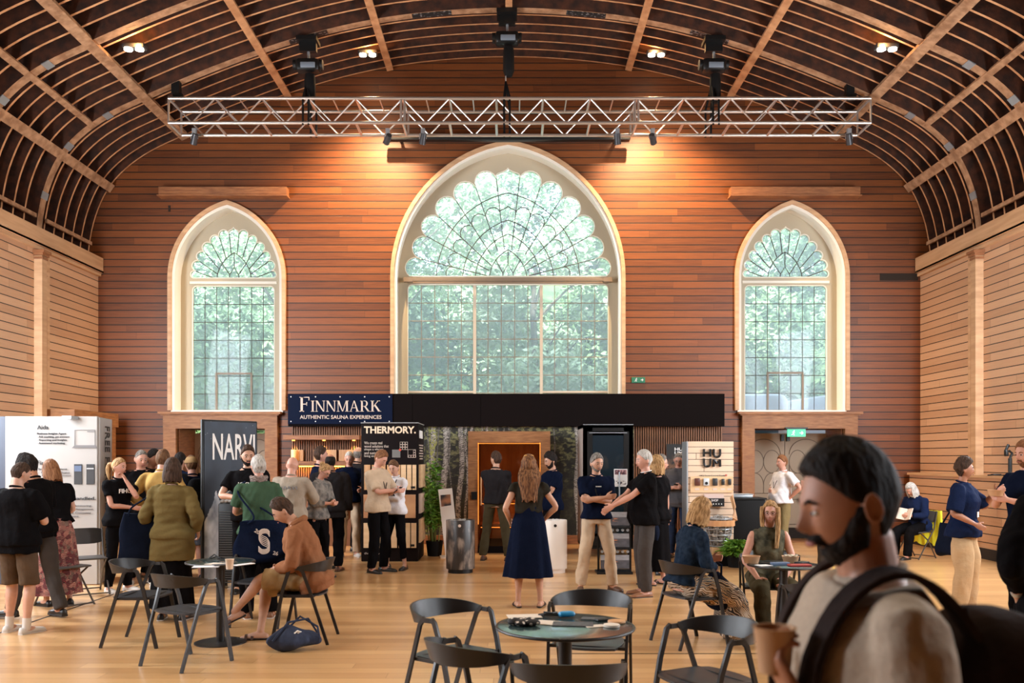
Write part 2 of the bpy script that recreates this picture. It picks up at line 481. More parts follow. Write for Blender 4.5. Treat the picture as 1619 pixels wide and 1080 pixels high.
# purlins run the length of the hall on the underside of the rafters
for xw, w, h in ((-7.98,0.17,0.09),(-7.43,0.10,0.08),(-6.49,0.17,0.10),(-4.43,0.13,0.09),(-2.39,0.13,0.09),(0,0.12,0.09)):
    for sg in ((-1, 1) if xw else (1,)):
        X = XC + (xw*sg)
        i = min(range(len(PROF)), key=lambda q: abs(PROF[q][0]-X) + (0 if PROF[q][1] > 6.4 else 9))
        # interpolate z
        zz = np.interp(X, [p[0] for p in PROF[8:-8]], [p[1] for p in PROF[8:-8]])
        nx, nz = norm_at(i); ang = math.atan2(nx, nz)
        y1 = RIBS[0] if abs(xw) in (7.43, 0) else WY-0.05
        s_ = MB(); s_.box((X-nx*0.035, (8.6+y1)/2, zz-nz*0.035), (w, y1-8.6, h), Matrix.Rotation(ang, 3, 'Y')); s_.build('purlin', m_rib if abs(xw) > 6 else m_raftb, ceiling, smooth=0)
# thin battens at the foot of the vault
for sg in (-1, 1):
    X = XC + sg*8.33
    for y0, y1 in ((13.9, 15.55), (15.9, 17.6)):
        s_ = MB(); s_.box((X-sg*0.02, (y0+y1)/2, 5.95), (0.04, y1-y0, 0.07)); s_.build('batten', m_rib, ceiling, smooth=0)
# stone patches seen between rafters: old wall head behind the vault foot
for sg in (-1, 1):
    s_ = MB(); s_.box((XC+sg*8.60, 13, 6.0), (0.03, 9.4, 0.9)); s_.build('wall_head', mat('old_masonry', (0.16,0.12,0.09), 0.9, col2=(0.03,0.025,0.02), scale=4, detail=6, bump=0.6), ceiling, smooth=0)

# --- pointed arch outline
def arch_pts(cx, hw, z0, zs, rise, n=18):
    c = (rise*rise - hw*hw)/(2*hw); r = hw + c
    out = [(cx-hw, z0)]
    a1 = math.atan2(rise, -c)
    for k in range(n+1):                      # left side: centre at +c
        a = math.pi + (math.atan2(rise, -c) - math.pi)*k/n
        out.append((cx + c + r*math.cos(a), zs + r*math.sin(a)))
    for k in range(n-1, -1, -1):
        a = math.pi + (math.atan2(rise, -c) - math.pi)*k/n
        out.append((cx - c - r*math.cos(a), zs + r*math.sin(a)))
    out.append((cx+hw, z0))
    return out
WIN = {1: dict(cx=wx(803.0), hw=181/S79, z0=wz(640), zs=wz(438), rise=210/S79),
       2: dict(cx=wx(359.6), hw=88.6/S79, z0=wz(649), zs=wz(439.6), rise=117/S79),
       3: dict(cx=wx(1251.5), hw=86/S79, z0=wz(649), zs=wz(438.5), rise=116/S79)}
# --- end wall with its openings
T = 0.40
DX = {1: (wx(1191), wx(1333)), 2: (wx(281), wx(421))}
DTOP = wz(678)
loops = [[(-9.4,-0.1),(9.4,-0.1),(9.4,10.6),(-9.4,10.6)]]
for k, w in WIN.items(): loops.append(arch_pts(w['cx'], w['hw'], w['z0'], w['zs'], w['rise']))
for k, (a, b) in DX.items(): loops.append([(a,0.0),(b,0.0),(b,DTOP),(a,DTOP)])
wall_end = struct(shape('wall_end', loops, T, m_end, XZ(WY+T/2)))

m_glass = bpy.data.materials.new('hazed_glass'); m_glass.use_nodes = True
_nt = m_glass.node_tree; _n = _nt.nodes; _l = _nt.links; _n.clear()
_o = _n.new('ShaderNodeOutputMaterial'); _t = _n.new('ShaderNodeBsdfTransparent'); _t.inputs[0].default_value = (0.88,0.95,1.0,1)
_d = _n.new('ShaderNodeBsdfTranslucent'); _d.inputs[0].default_value = (0.93,0.97,1.0,1)
_g = _n.new('ShaderNodeBsdfGlossy'); _g.inputs['Roughness'].default_value = 0.05
_m1 = _n.new('ShaderNodeMixShader'); _m1.inputs[0].default_value = 0.20  # milky share puts bright window haze into the glass
_m2 = _n.new('ShaderNodeMixShader'); _m2.inputs[0].default_value = 0.006
_l.new(_t.outputs[0], _m1.inputs[1]); _l.new(_d.outputs[0], _m1.inputs[2]); _l.new(_m1.outputs[0], _m2.inputs[1]); _l.new(_g.outputs[0], _m2.inputs[2]); _l.new(_m2.outputs[0], _o.inputs[0])

CUSP1 = [(18.6,162),(51,147),(83,127),(109,100),(128.7,69.4),(137,33.3)]
CUSP2 = [(12,107.4),(35,101),(55,85.5),(70,64.4),(80,43),(87.4,22.2)]
CUSPS = [(7.8,75),(23,68.7),(35.6,59),(46,45),(54.8,31.4),(59.6,15.2)]
def scallop(cusps, tip, foot, n=9):
    """half outline from the tip down the right side; semicircle over every chord; foot = (x, y) of the last petal's end"""
    out = [(0, tip)]
    a = cusps[0]
    # ogee of the centre petal
    Hh = tip - a[1]
    out += catmull([(0.0, tip), (0.14*a[0], tip-0.20*Hh), (0.48*a[0], tip-0.40*Hh), (0.86*a[0], tip-0.58*Hh), (1.03*a[0], tip-0.80*Hh), a], 3)[1:-1]
    pts = list(cusps) + [foot]
    for p, q in zip(pts[:-1], pts[1:]):
        mx, my = (p[0]+q[0])/2, (p[1]+q[1])/2; r = math.hypot(q[0]-p[0], q[1]-p[1])/2
        a0 = math.atan2(p[1]-my, p[0]-mx)
        for k in range(n):
            a = a0 - math.pi*k/n; out.append((mx + r*math.cos(a), my + r*math.sin(a)))
    out.append(foot)
    return out
def full(half): return [(-x, y) for x, y in half[::-1]] + [p for p in half[1:]]
def parc(hw, rise, n=14):
    """pointed arc polyline centred at 0 standing on y=0"""
    if rise <= hw: rise = hw*1.001
    return [p for p in arch_pts(0, hw, 0, 0, rise, n)[1:-1]]

def tracery(win, polys, parent, S, cx, zs, yy, r=0.0095, m=None, name='glazing_bar'):
    b = MB()
    for pl in polys:
        b.tube([(cx + p[0]/S, yy, zs + p[1]/S) for p in pl], r, 6)
    return b.build(name, m or m_lead, parent)

for k, w in WIN.items():
    cx0, hw, z0, zs, rise = w['cx'], w['hw'], w['z0'], w['zs'], w['rise']
    wroot = struct(empty('window_%d' % k, (cx0, WY, z0)))
    off_ = Vector((-cx0, -WY, -z0))
    outer = arch_pts(cx0, hw, z0, zs, rise)
    # mouldings round the opening
    def mould(name, dx0, dx1, ya, yb, m):
        o_ = arch_pts(cx0, hw+dx1, z0, zs, rise+dx1*1.12); i_ = arch_pts(cx0, hw+dx0, z0, zs, rise+dx0*1.12)
        me = shape(name, [o_ + i_[::-1]], yb-ya, m, XZ((ya+yb)/2), wroot, smooth=30); me.location = off_
    mould('outer_moulding', -0.02, 0.055, WY-0.07, WY+0.02, m_corn)
    mould('inner_moulding', -0.075, -0.02, WY-0.03, WY+0.10, m_creamw)
    mould('reveal_lining', -0.045, -0.002, WY+0.08, WY+0.47, m_creamw)
    # pierced panel set back in the reveal
    yp = WY + 0.42; S = F/(yp)
    big = (k == 1)
    hp = hw - 0.03
    if big:
        pw = 158.0/S; top_h = scallop(CUSP1, 177, (155, 6)); rows = 28.5; ncol = 15
    else:
        pw = 64.6/S; top_h = scallop(CUSPS, 84, (64, 4)); rows = 28.3; ncol = 7
    fan = [(cx0 + x/S, zs + (y+ (1 if big else 2))/S) for x, y in full(top_h)]
    rt = zs - (6 if big else 7)/S
    rc = 0.09
    rect = [(cx0-pw, z0)] + [(cx0-pw+rc-rc*math.cos(a*R(90)/5), rt-rc+rc*math.sin(a*R(90)/5)) for a in range(6)] + [(cx0+pw-rc+rc*math.sin(a*R(90)/5), rt-rc+rc*math.cos(a*R(90)/5)) for a in range(6)] + [(cx0+pw, z0)]
    panel_out = arch_pts(cx0, hp, z0-0.02, zs, rise-0.03)
    pn = shape('pierced_panel', [panel_out, fan, [(x, max(z, z0+0.03)) for x, z in rect]], 0.07, m_cream, XZ(yp), wroot); pn.location = off_
    if True:
        rim = MB()
        for lp in (fan, rect):
            rim.tube([(x, yp-0.035, z) for x, z in lp], 0.012, 6, close=True)
        o = rim.build('panel_bead', m_creamw, wroot); o.location = off_
    # glazing bars
    yb = yp + 0.01; zl = []
    polys = []
    if big:
        for (x, y), (x2, y2) in zip(CUSP1, CUSP2):
            for sg in (-1, 1):
                L = math.hypot(x, y); e = 50 if x < 100 else 34
                polys.append([(sg*x, y+1), (sg*x*e/L, y*e/L)])
        polys.append(parc(113.6, 139)); polys.append(parc(72, 96)); polys.append(parc(52, 74)); polys.append(parc(30, 49))
        polys.append(full(scallop(CUSP2, 118.5, (90, 3), 6)))
        polys.append([(0,49),(0,26)]); polys.append([(-9,0),(-8,12),(0,26),(8,12),(9,0)])
        for sg in (-1, 1): polys.append([(sg*20,34),(sg*8,12)])
        zoff = 1
    else:
        arc = parc(27.5, 46)
        polys.append(arc)
        ends = [(10,40),(18.5,31),(23,23),(25.5,14),(27,7),(27,4)]
        for i, (x, y) in enumerate(CUSPS):
            ex, ey = [(4.5,43),(13,37.5),(19,29),(23.5,20),(26,12),(27.3,4)][i]
            for sg in (-1, 1): polys.append([(sg*x, y+1), (sg*ex, ey)])
        polys.append([(0,46),(0,23)]); polys.append([(-8.5,0),(-7,11),(0,23),(7,11),(8.5,0)])
        for sg in (-1, 1): polys.append([(sg*19,29),(sg*7,11)])
    tr = tracery(k, polys, wroot, S, cx0, zs+0.01, yb); tr.location = off_
    g = MB()
    for i in range(1, ncol):
        if big and i in (5, 10): continue
        x = cx0 - pw + 2*pw*i/ncol
        g.tube([(x, yb, z0), (x, yb, rt)], 0.0075, 6)
    z = rt - rows/S
    while z > z0 + 0.05:
        g.tube([(cx0-pw, yb, z), (cx0+pw, yb, z)], 0.008, 6); z -= rows/S
    o = g.build('glazing_grid', m_lead if not big else m_brownbar, wroot); o.location = off_
    g = MB()
    if big:
        for i in (5, 10):
            x = cx0 - pw + 2*pw*i/ncol
            g.box((x, yb, (z0+rt)/2), (0.06, 0.06, rt-z0))
        zc = zs - (1010-560)/2.571/S
        for a, b in ((-pw, -pw/3), (pw/3, pw)): g.box((cx0+(a+b)/2, yb, zc), (b-a, 0.05, 0.035))
    else:
        zc = zs - 144.5/S; x0, x1 = cx0 - pw + 2*pw*2/7, cx0 - pw + 2*pw*5/7
        for x in (x0, x1): g.box((x, yb-0.01, (z0+zc)/2), (0.035, 0.05, zc-z0+0.03))
        g.box(((x0+x1)/2, yb-0.01, zc), (x1-x0, 0.05, 0.035))
    o = g.build('casement_frame', m_brownbar if not big else mat('stone_mullion', (0.50,0.42,0.33), 0.6), wroot); o.location = off_
    # transom at the spring line
    g = MB()
    if big:
        g.box((cx0, WY+0.22, zs-0.01), (3.95, 0.07, 0.06)); 
        g.box((cx0, yp-0.01, zs-0.02), (2*pw, 0.12, 0.07))
        for sg in (-1,1): g.box((cx0+sg*2.02, WY+0.24, zs-0.01), (0.18, 0.12, 0.09))
    else:
        g.box((cx0, yp-0.01, zs-0.02), (2*pw+0.10, 0.10, 0.05))
    o = g.build('transom', m_brownbar if big else m_creamw, wroot, smooth=0); o.location = off_
    # glass
    gl = shape('glass_pane', [arch_pts(cx0, hp-0.01, z0, zs, rise-0.05)], 0.004, m_glass, XZ(yb+0.015), wroot); gl.location = off_
    # sill behind
    sl = MB(); sl.box((cx0, WY+0.22, z0-0.02), (2*hw, 0.5, 0.05)); o = sl.build('sill', m_creamw, wroot, smooth=0); o.location = off_

# --- door cases
def door_case(n, sg):
    a, b = DX[n]
    root = struct(empty('door_%d' % n, ((a+b)/2, WY, 0)))
    O = Vector((-(a+b)/2, -WY, 0))
    def P(mb, name, m, sm=0):
        o = mb.build(name, m, root, smooth=sm); o.location = O; return o
    for x in (a-0.125, b+0.125):
        j = MB(); j.box((x, WY-0.04, DTOP/2), (0.25, 0.14, DTOP)); P(j, 'jamb', m_oak)
    j = MB(); j.box(((a+b)/2, WY-0.045, DTOP+0.145), (b-a+0.5, 0.15, 0.29)); P(j, 'lintel', m_oak)
    j = MB(); j.box(((a+b)/2, WY-0.07, DTOP+0.31), (b-a+0.66, 0.24, 0.045)); j.box(((a+b)/2, WY-0.06, DTOP+0.275), (b-a+0.58, 0.18, 0.03)); P(j, 'lintel_cap', m_oak)
    # lobby lining
    D = 0.9
    for x in (a+0.012, b-0.012):
        j = MB(); j.box((x, WY+D/2+0.03, DTOP/2), (0.03, D, DTOP)); P(j, 'lobby_side', m_cedar)
    j = MB(); j.box(((a+b)/2, WY+D/2+0.02, DTOP+0.02), (b-a, D, 0.04)); P(j, 'lobby_ceiling', m_cedar)
    j = MB(); j.box(((a+b)/2, WY+D/2+0.02, -0.02), (b-a, D, 0.05)); P(j, 'threshold', m_oak)
    yd = WY + D
    xm = a + (b-a)*0.5 - sg*0.0
    mdoor = mat('door_paint', (0.36,0.27,0.18), 0.55)
    mline = mat('door_moulding', (0.17,0.12,0.08), 0.6)
    W = (b-a)/2 - 0.02
    for s2 in (-1, 1):
        xc = xm + s2*(W/2+0.005)
        lf = MB(); lf.box((xc, yd, DTOP*0.485), (W, 0.05, DTOP*0.97)); leaf = P(lf, 'door_leaf', mdoor)
        mo = MB(); z1 = DTOP*0.93
        def L(pts, r=0.008): mo.tube([(p[0], yd-0.03, p[1]) for p in pts], r, 5)
        w2 = W*0.40
        for sx in (-1, 1):
            L([(xc+sx*w2, 0.95), (xc+sx*w2, 1.55)])
        # pair of interlaced pointed arches over two roundels
        def arcline(c, r_, a0, a1, kx=1.0, kz=1.0, n_=12): L([(c[0]+kx*r_*math.cos(R(a0+(a1-a0)*q/n_)), c[1]+kz*r_*math.sin(R(a0+(a1-a0)*q/n_))) for q in range(n_+1)])
        for sx in (-1, 1):
            arcline((xc+sx*w2*0.0, z1-0.35), w2, 90-90*sx if sx > 0 else 180, 90, 1, 0.32/w2)
            arcline((xc+sx*w2*.5, z1-0.50), w2*.5, 0, 360, 1, 0.24/(w2*.5), 20)
            arcline((xc+sx*w2*.5, z1-1.0), w2*.5, 0, 180, 1, 0.26/(w2*.5), 12)
        L([(xc, 0.95), (xc, z1-1.0)])
        L([(xc-w2, 0.95), (xc+w2, 0.95)]); L([(xc-w2, 0.30), (xc+w2, 0.30)]); L([(xc-w2, 0.82), (xc+w2, 0.82)])
        o = mo.build('door_moulding', mline, leaf, smooth=30)
        h = MB(); h.box((xm+s2*0.07, yd-0.05, 1.05), (0.03, 0.05, 0.18)); h.build('door_handle', m_black, leaf, smooth=0)
        kp = MB(); kp.box((xc, yd-0.032, 0.12), (W, 0.012, 0.22)); kp.build('kick_plate', m_dark, leaf, smooth=0)
    cl = MB(); 
    for s2 in (-1, 1): cl.box((xm+s2*0.06, yd-0.06, DTOP*0.93), (0.06, 0.06, 0.14))
    P(cl, 'door_closer', m_black)
    return root
door_case(1, 1); door_case(2, -1)

# --- side walls with cornice, pilasters, dado
for name, X, sg in (('wall_left', XL, -1), ('wall_right', XR, 1)):
    w = MB(); w.box((X+sg*0.15, 6, 2.8), (0.3, 24.4, 5.7)); wall = struct(w.build(name, m_side, smooth=0))
    c = MB(); c.box((X-sg*0.03, 6, 5.53), (0.16, 23.4, 0.30)); c.box((X-sg*0.045, 6, 5.40), (0.13, 23.4, 0.035)); c.box((X-sg*0.02, 6, 5.345), (0.10, 23.4, 0.06))
    c.build('cornice', m_corn, wall, smooth=0)
    for yp_ in (15.42, 11.0, 6.6, 2.2):
        p = MB(); p.box((X-sg*0.06, yp_, 2.65), (0.16, 0.16, 5.30)); p.box((X-sg*0.02, yp_+0.20, 2.65), (0.08, 0.26, 5.30))
        pil = p.build('pilaster', m_corn, wall, smooth=0)
        q = MB(); q.box((X-sg*0.075, yp_, 5.27), (0.24, 0.26, 0.05)); q.box((X-sg*0.07, yp_, 5.22), (0.20, 0.22, 0.05)); q.box((X-sg*0.065, yp_, 5.16), (0.18, 0.19, 0.04)); q.build('capital', m_cedar, pil, smooth=0)
        q = MB(); q.box((X-sg*0.062, yp_+0.20, 2.2), (0.012, 0.05, 4.3)); q.box((X-sg*0.062, yp_+0.2, 4.9), (0.012, 0.05, 0.05), Matrix.Rotation(R(45), 3, 'X')); q.box((X-sg*0.062, yp_+0.2, 4.98), (0.012, 0.05, 0.05), Matrix.Rotation(R(45), 3, 'X'))
        q.build('sunk_panel', m_cedar, pil, smooth=0)
    b = MB(); b.box((X-sg*0.015, 6, 0.07), (0.03, 23.4, 0.14)); struct(b.build('baseboard_' + name[5:], m_dark, smooth=0))
# dado with its shelf along the right-hand wall
d = MB(); d.box((8.04, 10.9, 0.68), (0.28, 13.4, 1.36)); dado = struct(d.build('trim_1', m_side, smooth=0))
d = MB(); d.box((8.02, 10.9, 1.38), (0.34, 13.4, 0.045)); d.build('dado_shelf', m_corn, dado, smooth=0)
d = MB(); d.box((7.89, 10.9, 0.09), (0.02, 13.4, 0.18)); d.build('plinth', m_dark, dado, smooth=0)
# back wall behind the camera
w = MB(); w.box((0, -6.3, 5.1), (18.6, 0.3, 10.4)); struct(w.build('wall_back', m_end, smooth=0))
# porch case on the left wall, near the corner
root = struct(empty('door_3', (XL+0.2, 16.3, 0)))
for yy in (15.75, 17.2):
    j = MB(); j.box((XL+0.28-(XL+0.2), yy-16.3, 1.15), (0.52, 0.20, 2.30)); j.build('jamb', m_oak, root, smooth=0)
j = MB(); j.box((0.08, 0.2, 2.42), (0.56, 1.75, 0.26)); j.build('lintel', m_oak, root, smooth=0)
j = MB(); j.box((-0.1, 0.2, 1.15), (0.05, 1.3, 2.3)); j.build('door_leaf', m_cedar, root, smooth=0)

# ledge boards high on the end wall, over the side windows
for n_, (x0, x1, lab) in enumerate(((257, 457, 'long cedar ledge box on the end wall above the left arched window'), (1152, 1354, 'long cedar ledge box on the end wall above the right arched window'))):
    xa, xb = wx(x0), wx(x1)
    l_ = MB(); l_.box(((xa+xb)/2, WY-0.105, wz(306)), (xb-xa, 0.20, 0.15)); l_.box(((xa+xb)/2, WY-0.125, wz(314)), (xb-xa+0.04, 0.24, 0.025))
    tag(l_.build('ledge_box', m_cedar, smooth=0), lab, 'ledge', 'ledge boxes over the side windows')
# dark gap in the boarding at the right
l_ = MB(); l_.box((wx(1421), WY-0.004, wz(438)), (wx(1451)-wx(1391), 0.03, 0.14)); l_.build('missing_board', m_dark, wall_end, smooth=0)
l_ = MB(); l_.box((wx(268), WY-0.004, wz(330)), (0.04, 0.03, 0.12)); l_.build('missing_board', m_dark, wall_end, smooth=0)

# ================================================================== trees and ground beyond the end wall
m_leafs = [mat('leaf_%s' % n, c, 0.55, col2=c2, scale=0.9, detail=2) for n, c, c2 in (
    ('mid', (0.16,0.27,0.10), (0.34,0.46,0.22)), ('dark', (0.07,0.13,0.06), (0.16,0.27,0.12)), ('pale', (0.30,0.42,0.22), (0.52,0.62,0.40)))]
m_bark = mat('bark', (0.12,0.09,0.06), 0.9, col2=(0.05,0.04,0.03), scale=6, bump=0.5)
m_turf = mat('hill_turf', (0.05,0.09,0.03), 0.9, col2=(0.10,0.16,0.05), scale=1.5)
g = MB(); g.add([(-30,19,-0.3),(30,19,-0.3),(30,26,0.5),(-30,26,0.5),(30,40,10),(-30,40,10)], [(0,1,2,3),(3,2,4,5)])
tag(struct(g.build('ground', m_turf, smooth=0)))
rng = np.random.RandomState(5)
def leaf_mesh(name, blobs, n, size, seed):
    rs = np.random.RandomState(seed)
    w = np.array([b[3]*b[4] for b in blobs]); w = w/w.sum()
    k = rs.choice(len(blobs), n, p=w); B = np.array(blobs)[k]
    d = rs.normal(size=(n,3)); d /= np.linalg.norm(d, axis=1)[:,None]
    rad = 0.72 + 0.33*rs.rand(n)
    c = B[:,:3] + d*rad[:,None]*np.stack([B[:,3],B[:,3]*0.9,B[:,4]],1)
    a = rs.normal(size=(n,3)); a[:,2] *= .6; a /= np.linalg.norm(a,axis=1)[:,None]
    b_ = np.cross(a, rs.normal(size=(n,3))); b_ /= np.linalg.norm(b_,axis=1)[:,None]
    s = size*(0.6+0.8*rs.rand(n))[:,None]
    P = np.stack([c-a*s, c+b_*s*.45, c+a*s, c-b_*s*.45], 1).reshape(-1,3)
    me = bpy.data.meshes.new(name); me.vertices.add(4*n); me.vertices.foreach_set('co', P.reshape(-1))
    me.loops.add(4*n); me.loops.foreach_set('vertex_index', np.arange(4*n)); me.polygons.add(n)
    me.polygons.foreach_set('loop_start', np.arange(0,4*n,4)); me.polygons.foreach_set('loop_total', np.full(n,4)); me.update(calc_edges=True)
    return me
def tree(x, y, z0, h, r, li, seed, label, cat='tree', n=12000, size=0.10):
    root = empty('tree', (x, y, z0), 0, label, cat, 'trees on the bank beyond the windows')
    rs = np.random.RandomState(seed)
    blobs = [(rs.uniform(-r,r)*.7, rs.uniform(-r,r)*.5, h*rs.uniform(.18,.95), r*rs.uniform(.3,.55), r*rs.uniform(.25,.45)) for _ in range(16)]
    me = leaf_mesh('foliage', blobs, n, size, seed); me.materials.append(m_leafs[li]); link('foliage', me, root)
    t = MB(); t.tube([(0,0,-0.5),(0.08,0,h*.35),(-0.05,0.05,h*.7),(0.05,0,h*.92)], [0.16,0.12,0.08,0.03], 8)
    for q in range(7):
        a = rs.uniform(0, 6.28); zz = h*rs.uniform(.3,.75); t.tube([(0,0,zz),(math.cos(a)*r*.4, math.sin(a)*r*.4, zz+h*.12),(math.cos(a)*r*.75, math.sin(a)*r*.6, zz+h*.2)], [0.05,0.035,0.012], 6)
    t.build('trunk', m_bark, root)
    return root
TR = [(-9.6,24.5,1.2,8.5,2.6,1,'dark leafy tree seen at the far left of the left arched window'),
      (-6.6,26.0,1.5,9.0,2.5,0,'mid green tree filling the right of the left arched window'),
      (-3.6,24.0,1.0,9.5,2.5,1,'dark tree at the left edge of the big centre window'),
      (-1.2,27.0,1.8,10.5,2.6,2,'pale green tree left of centre behind the big window'),
      (0.6,23.6,1.0,6.6,2.0,2,'low bright tree in the middle of the big centre window'),
      (2.2,26.2,1.6,10.5,2.6,0,'tall mid green tree right of centre behind the big window'),
      (4.4,24.4,1.2,9.0,2.4,2,'pale tree between the big window and the right arched window'),
      (7.0,27.2,1.6,9.6,2.7,0,'full mid green tree filling the right arched window'),
      (10.2,25.6,1.2,9.0,2.5,1,'dark tree at the far right of the right arched window'),
      (-5.0,30.5,3.5,10.0,3.2,0,'tall back row tree between the left and centre windows'),
      (0.2,31.5,4.0,11.0,3.4,1,'tall dark back row tree behind the centre window'),
      (5.2,30.5,3.5,10.5,3.2,1,'tall dark back row tree between the centre and right windows'),
      (9.6,31.0,3.5,10.0,3.2,2,'tall pale back row tree behind the right arched window'),
      (-9.8,31.0,3.5,10.0,3.2,2,'tall pale back row tree behind the left arched window')]
for i, (x, y, z0, h, r, li, lab) in enumerate(TR): tree(x, y, z0, h, r, li, 100+i, lab)
# pale vans parked beyond the right window
m_van = mat('van_paint', (0.5,0.52,0.55), 0.4)
for i, (x0, y0, lab) in enumerate(((5.1, 21.2, 'white van roof seen low in the left corner of the right arched window'), (7.75, 21.0, 'white van roof seen low on the right of the right arched window'))):
    r_ = empty('van', (x0, y0, 0), R(8 if i else -4), lab, 'van', 'vans parked outside')
    b = MB(); b.rbox((0,0,1.85), (2.1,4.0,2.5), 0.18); b.build('body', m_van, r_)
    b = MB(); b.box((0,-2.01,2.3), (1.6,0.02,0.6)); b.build('rear_window', mat('van_glass', (0.05,0.09,0.14), 0.1), r_, smooth=0)
    for sx in (-1,1):
        for yy in (-1.2,1.3):
            b = MB(); b.cyl((sx*0.95-0.1,yy,0.33),(sx*0.95+0.1,yy,0.33),0.33,n=20); b.build('wheel', m_black, r_)

# ================================================================== lighting truss, hoists, lamps
m_alu = mat('truss_aluminium', (0.66,0.60,0.55), 0.32, 0.85)
tr = empty('lighting_truss', (0.13, 15.85, 7.79), 0, 'long silver box truss hanging across the hall in front of the end wall', 'truss')
x0, x1 = -6.16, 6.17; H = 0.215; Dp = 0.30
for zz in (-H, H):
    for yy in (-Dp, Dp):
        b = MB(); b.cyl((x0, yy, zz), (x1, yy, zz), 0.030, n=12); b.build('chord', m_alu, tr)
N = 15; L = (x1-x0)/N
br = MB()
for i in range(N+1):
    x = x0 + i*L
    for zz in (-H, H): br.cyl((x, -Dp, zz), (x, Dp, zz), 0.024, n=8)
    if i < N and i not in ():
        for zz in (-H, H): br.cyl((x+L/2, -Dp, zz), (x+L/2, Dp, zz), 0.013, n=6) if zz > 0 else None
    for yy in (-Dp, Dp):
        if i < N:
            br.cyl((x, yy, H), (x+L/2, yy, -H), 0.014, n=6); br.cyl((x+L/2, yy, -H), (x+L, yy, H), 0.014, n=6)
for i in (0, 5, 10, 15):
    x = x0 + i*L
    for yy in (-Dp, Dp):
        for dx in ((-0.03, 0.03) if 0 < i < 15 else (0,)): br.cyl((x+dx, yy, -H), (x+dx, yy, H), 0.020, n=8)
br.build('lattice_brace', m_alu, tr)
def hoist(x, ztop, label):
    r = empty('chain_hoist', (x, 15.85, ztop), 0, label, 'hoist', 'chain hoists holding the truss')
    drop = ztop - 8.01
    b = MB(); b.box((0,-0.12,-0.03), (0.36,0.34,0.07)); b.box((0,-0.12,-0.14), (0.30,0.10,0.16)); b.build('beam_clamp', m_black, r, smooth=0)
    b = MB(); b.tube([(0,-0.12,-0.1),(0.01,-0.12,-0.36)], 0.025, 6); b.build('hook', m_steel, r)
    b = MB(); b.rbox((0,-0.12,-0.47), (0.42,0.24,0.22), 0.05); b.cyl((-0.26,-0.12,-0.45),(0.26,-0.12,-0.45),0.09,n=14); mo = b.build('motor', m_black, r)
    b = MB(); b.rbox((0.02,-0.25,-0.50), (0.26,0.02,0.10), 0.008); b.build('motor_plate', mat('motor_plate', (0.25,0.30,0.36), 0.4, 0.3), mo)
    b = MB(); b.lathe([(0.085,0.0),(0.10,-0.1),(0.10,-0.42),(0.07,-0.5),(0.0,-0.51)][::-1], (0.03,-0.12,-0.62), 14); b.build('chain_bag', m_blackm, r)
    b = MB(); b.tube([(-0.02,-0.12,-0.6),(-0.02,-0.12,-drop+0.35)], 0.010, 6); b.build('chain', m_steel, r)
    b = MB()
    for sx in (-1,1):
        for sy in (-1,1): b.tube([(-0.02,-0.12,-drop+0.36),(sx*0.05,sy*0.30,-drop+0.02),(sx*0.05,sy*0.31,-drop-0.47)], 0.020, 6)
    b.build('sling', m_blackm, r)
hoist(-3.62, 9.12, 'black chain hoist holding the truss on the left, with a long chain bag')
hoist(-0.09, 9.60, 'black chain hoist hanging from the crown of the vault over the truss middle')
hoist(3.58, 9.12, 'black chain hoist holding the truss on the right, with a long chain bag')
for xx, zz, lab in ((-5.95, 8.42, 'small black bracket under the old rib above the left truss end'), (5.98, 8.42, 'small black bracket under the old rib above the right truss end')):
    b = MB(); b.box((xx,15.7,zz-0.12), (0.14,0.12,0.34)); b.box((xx+0.03,15.7,zz-0.33), (0.16,0.10,0.10)); tag(b.build('ceiling_bracket', m_black, smooth=0), lab, 'bracket', 'brackets above the truss ends')
sc_ = MB(); sc_.rbox((-0.08, 17.42, 7.99), (4.80, 0.16, 0.13), 0.02); sc_.box((-2.2,17.59,7.99),(0.05,0.22,0.05)); sc_.box((2.05,17.59,7.99),(0.05,0.22,0.05))
tag(sc_.build('screen_housing', m_black), 'long black roller blind housing on the end wall above the big window', 'screen housing')
m_lampb = mat('lamp_body', (0.05,0.05,0.055), 0.4, 0.3)
m_lens = mat('lamp_lens', (1,0.9,0.7), 0.3, emit=(1.0,0.85,0.6), estr=6.0)
names = ('second truss lamp from the left, just left of the screen housing', 'third truss lamp from the left, at the left end of the screen housing', 'fourth truss lamp from the left, at the right end of the screen housing', 'fifth truss lamp from the left, just right of the screen housing', 'leftmost truss lamp, at the left end of the truss', 'rightmost truss lamp, at the right end of the truss')
for (x_, y_, (tx_, ty_), e_), lab in zip(TRUSS_LAMPS, names):
    p = Vector(((x_-CX)*15.9/F, 15.98, 7.45))
    q = Vector(((tx_-CX)*17.7/F, 17.72, EYE+(HY-ty_)*17.7/F))
    r = empty('truss_lamp', p, 0, lab, 'spotlight', 'spotlights under the truss')
    b = MB(); b.box((0,0,0.13), (0.07,0.07,0.10)); b.tube([(-0.06,0,0.0),(-0.06,0,0.09),(0.06,0,0.09),(0.06,0,0.0)], 0.010, 6); b.build('clamp', m_steel, r)
    dr = (q-p).normalized()
    b = MB(); b.cyl(-dr*0.09, dr*0.10, 0.05, 0.062, n=14); b.build('lamp_head', m_lampb, r)
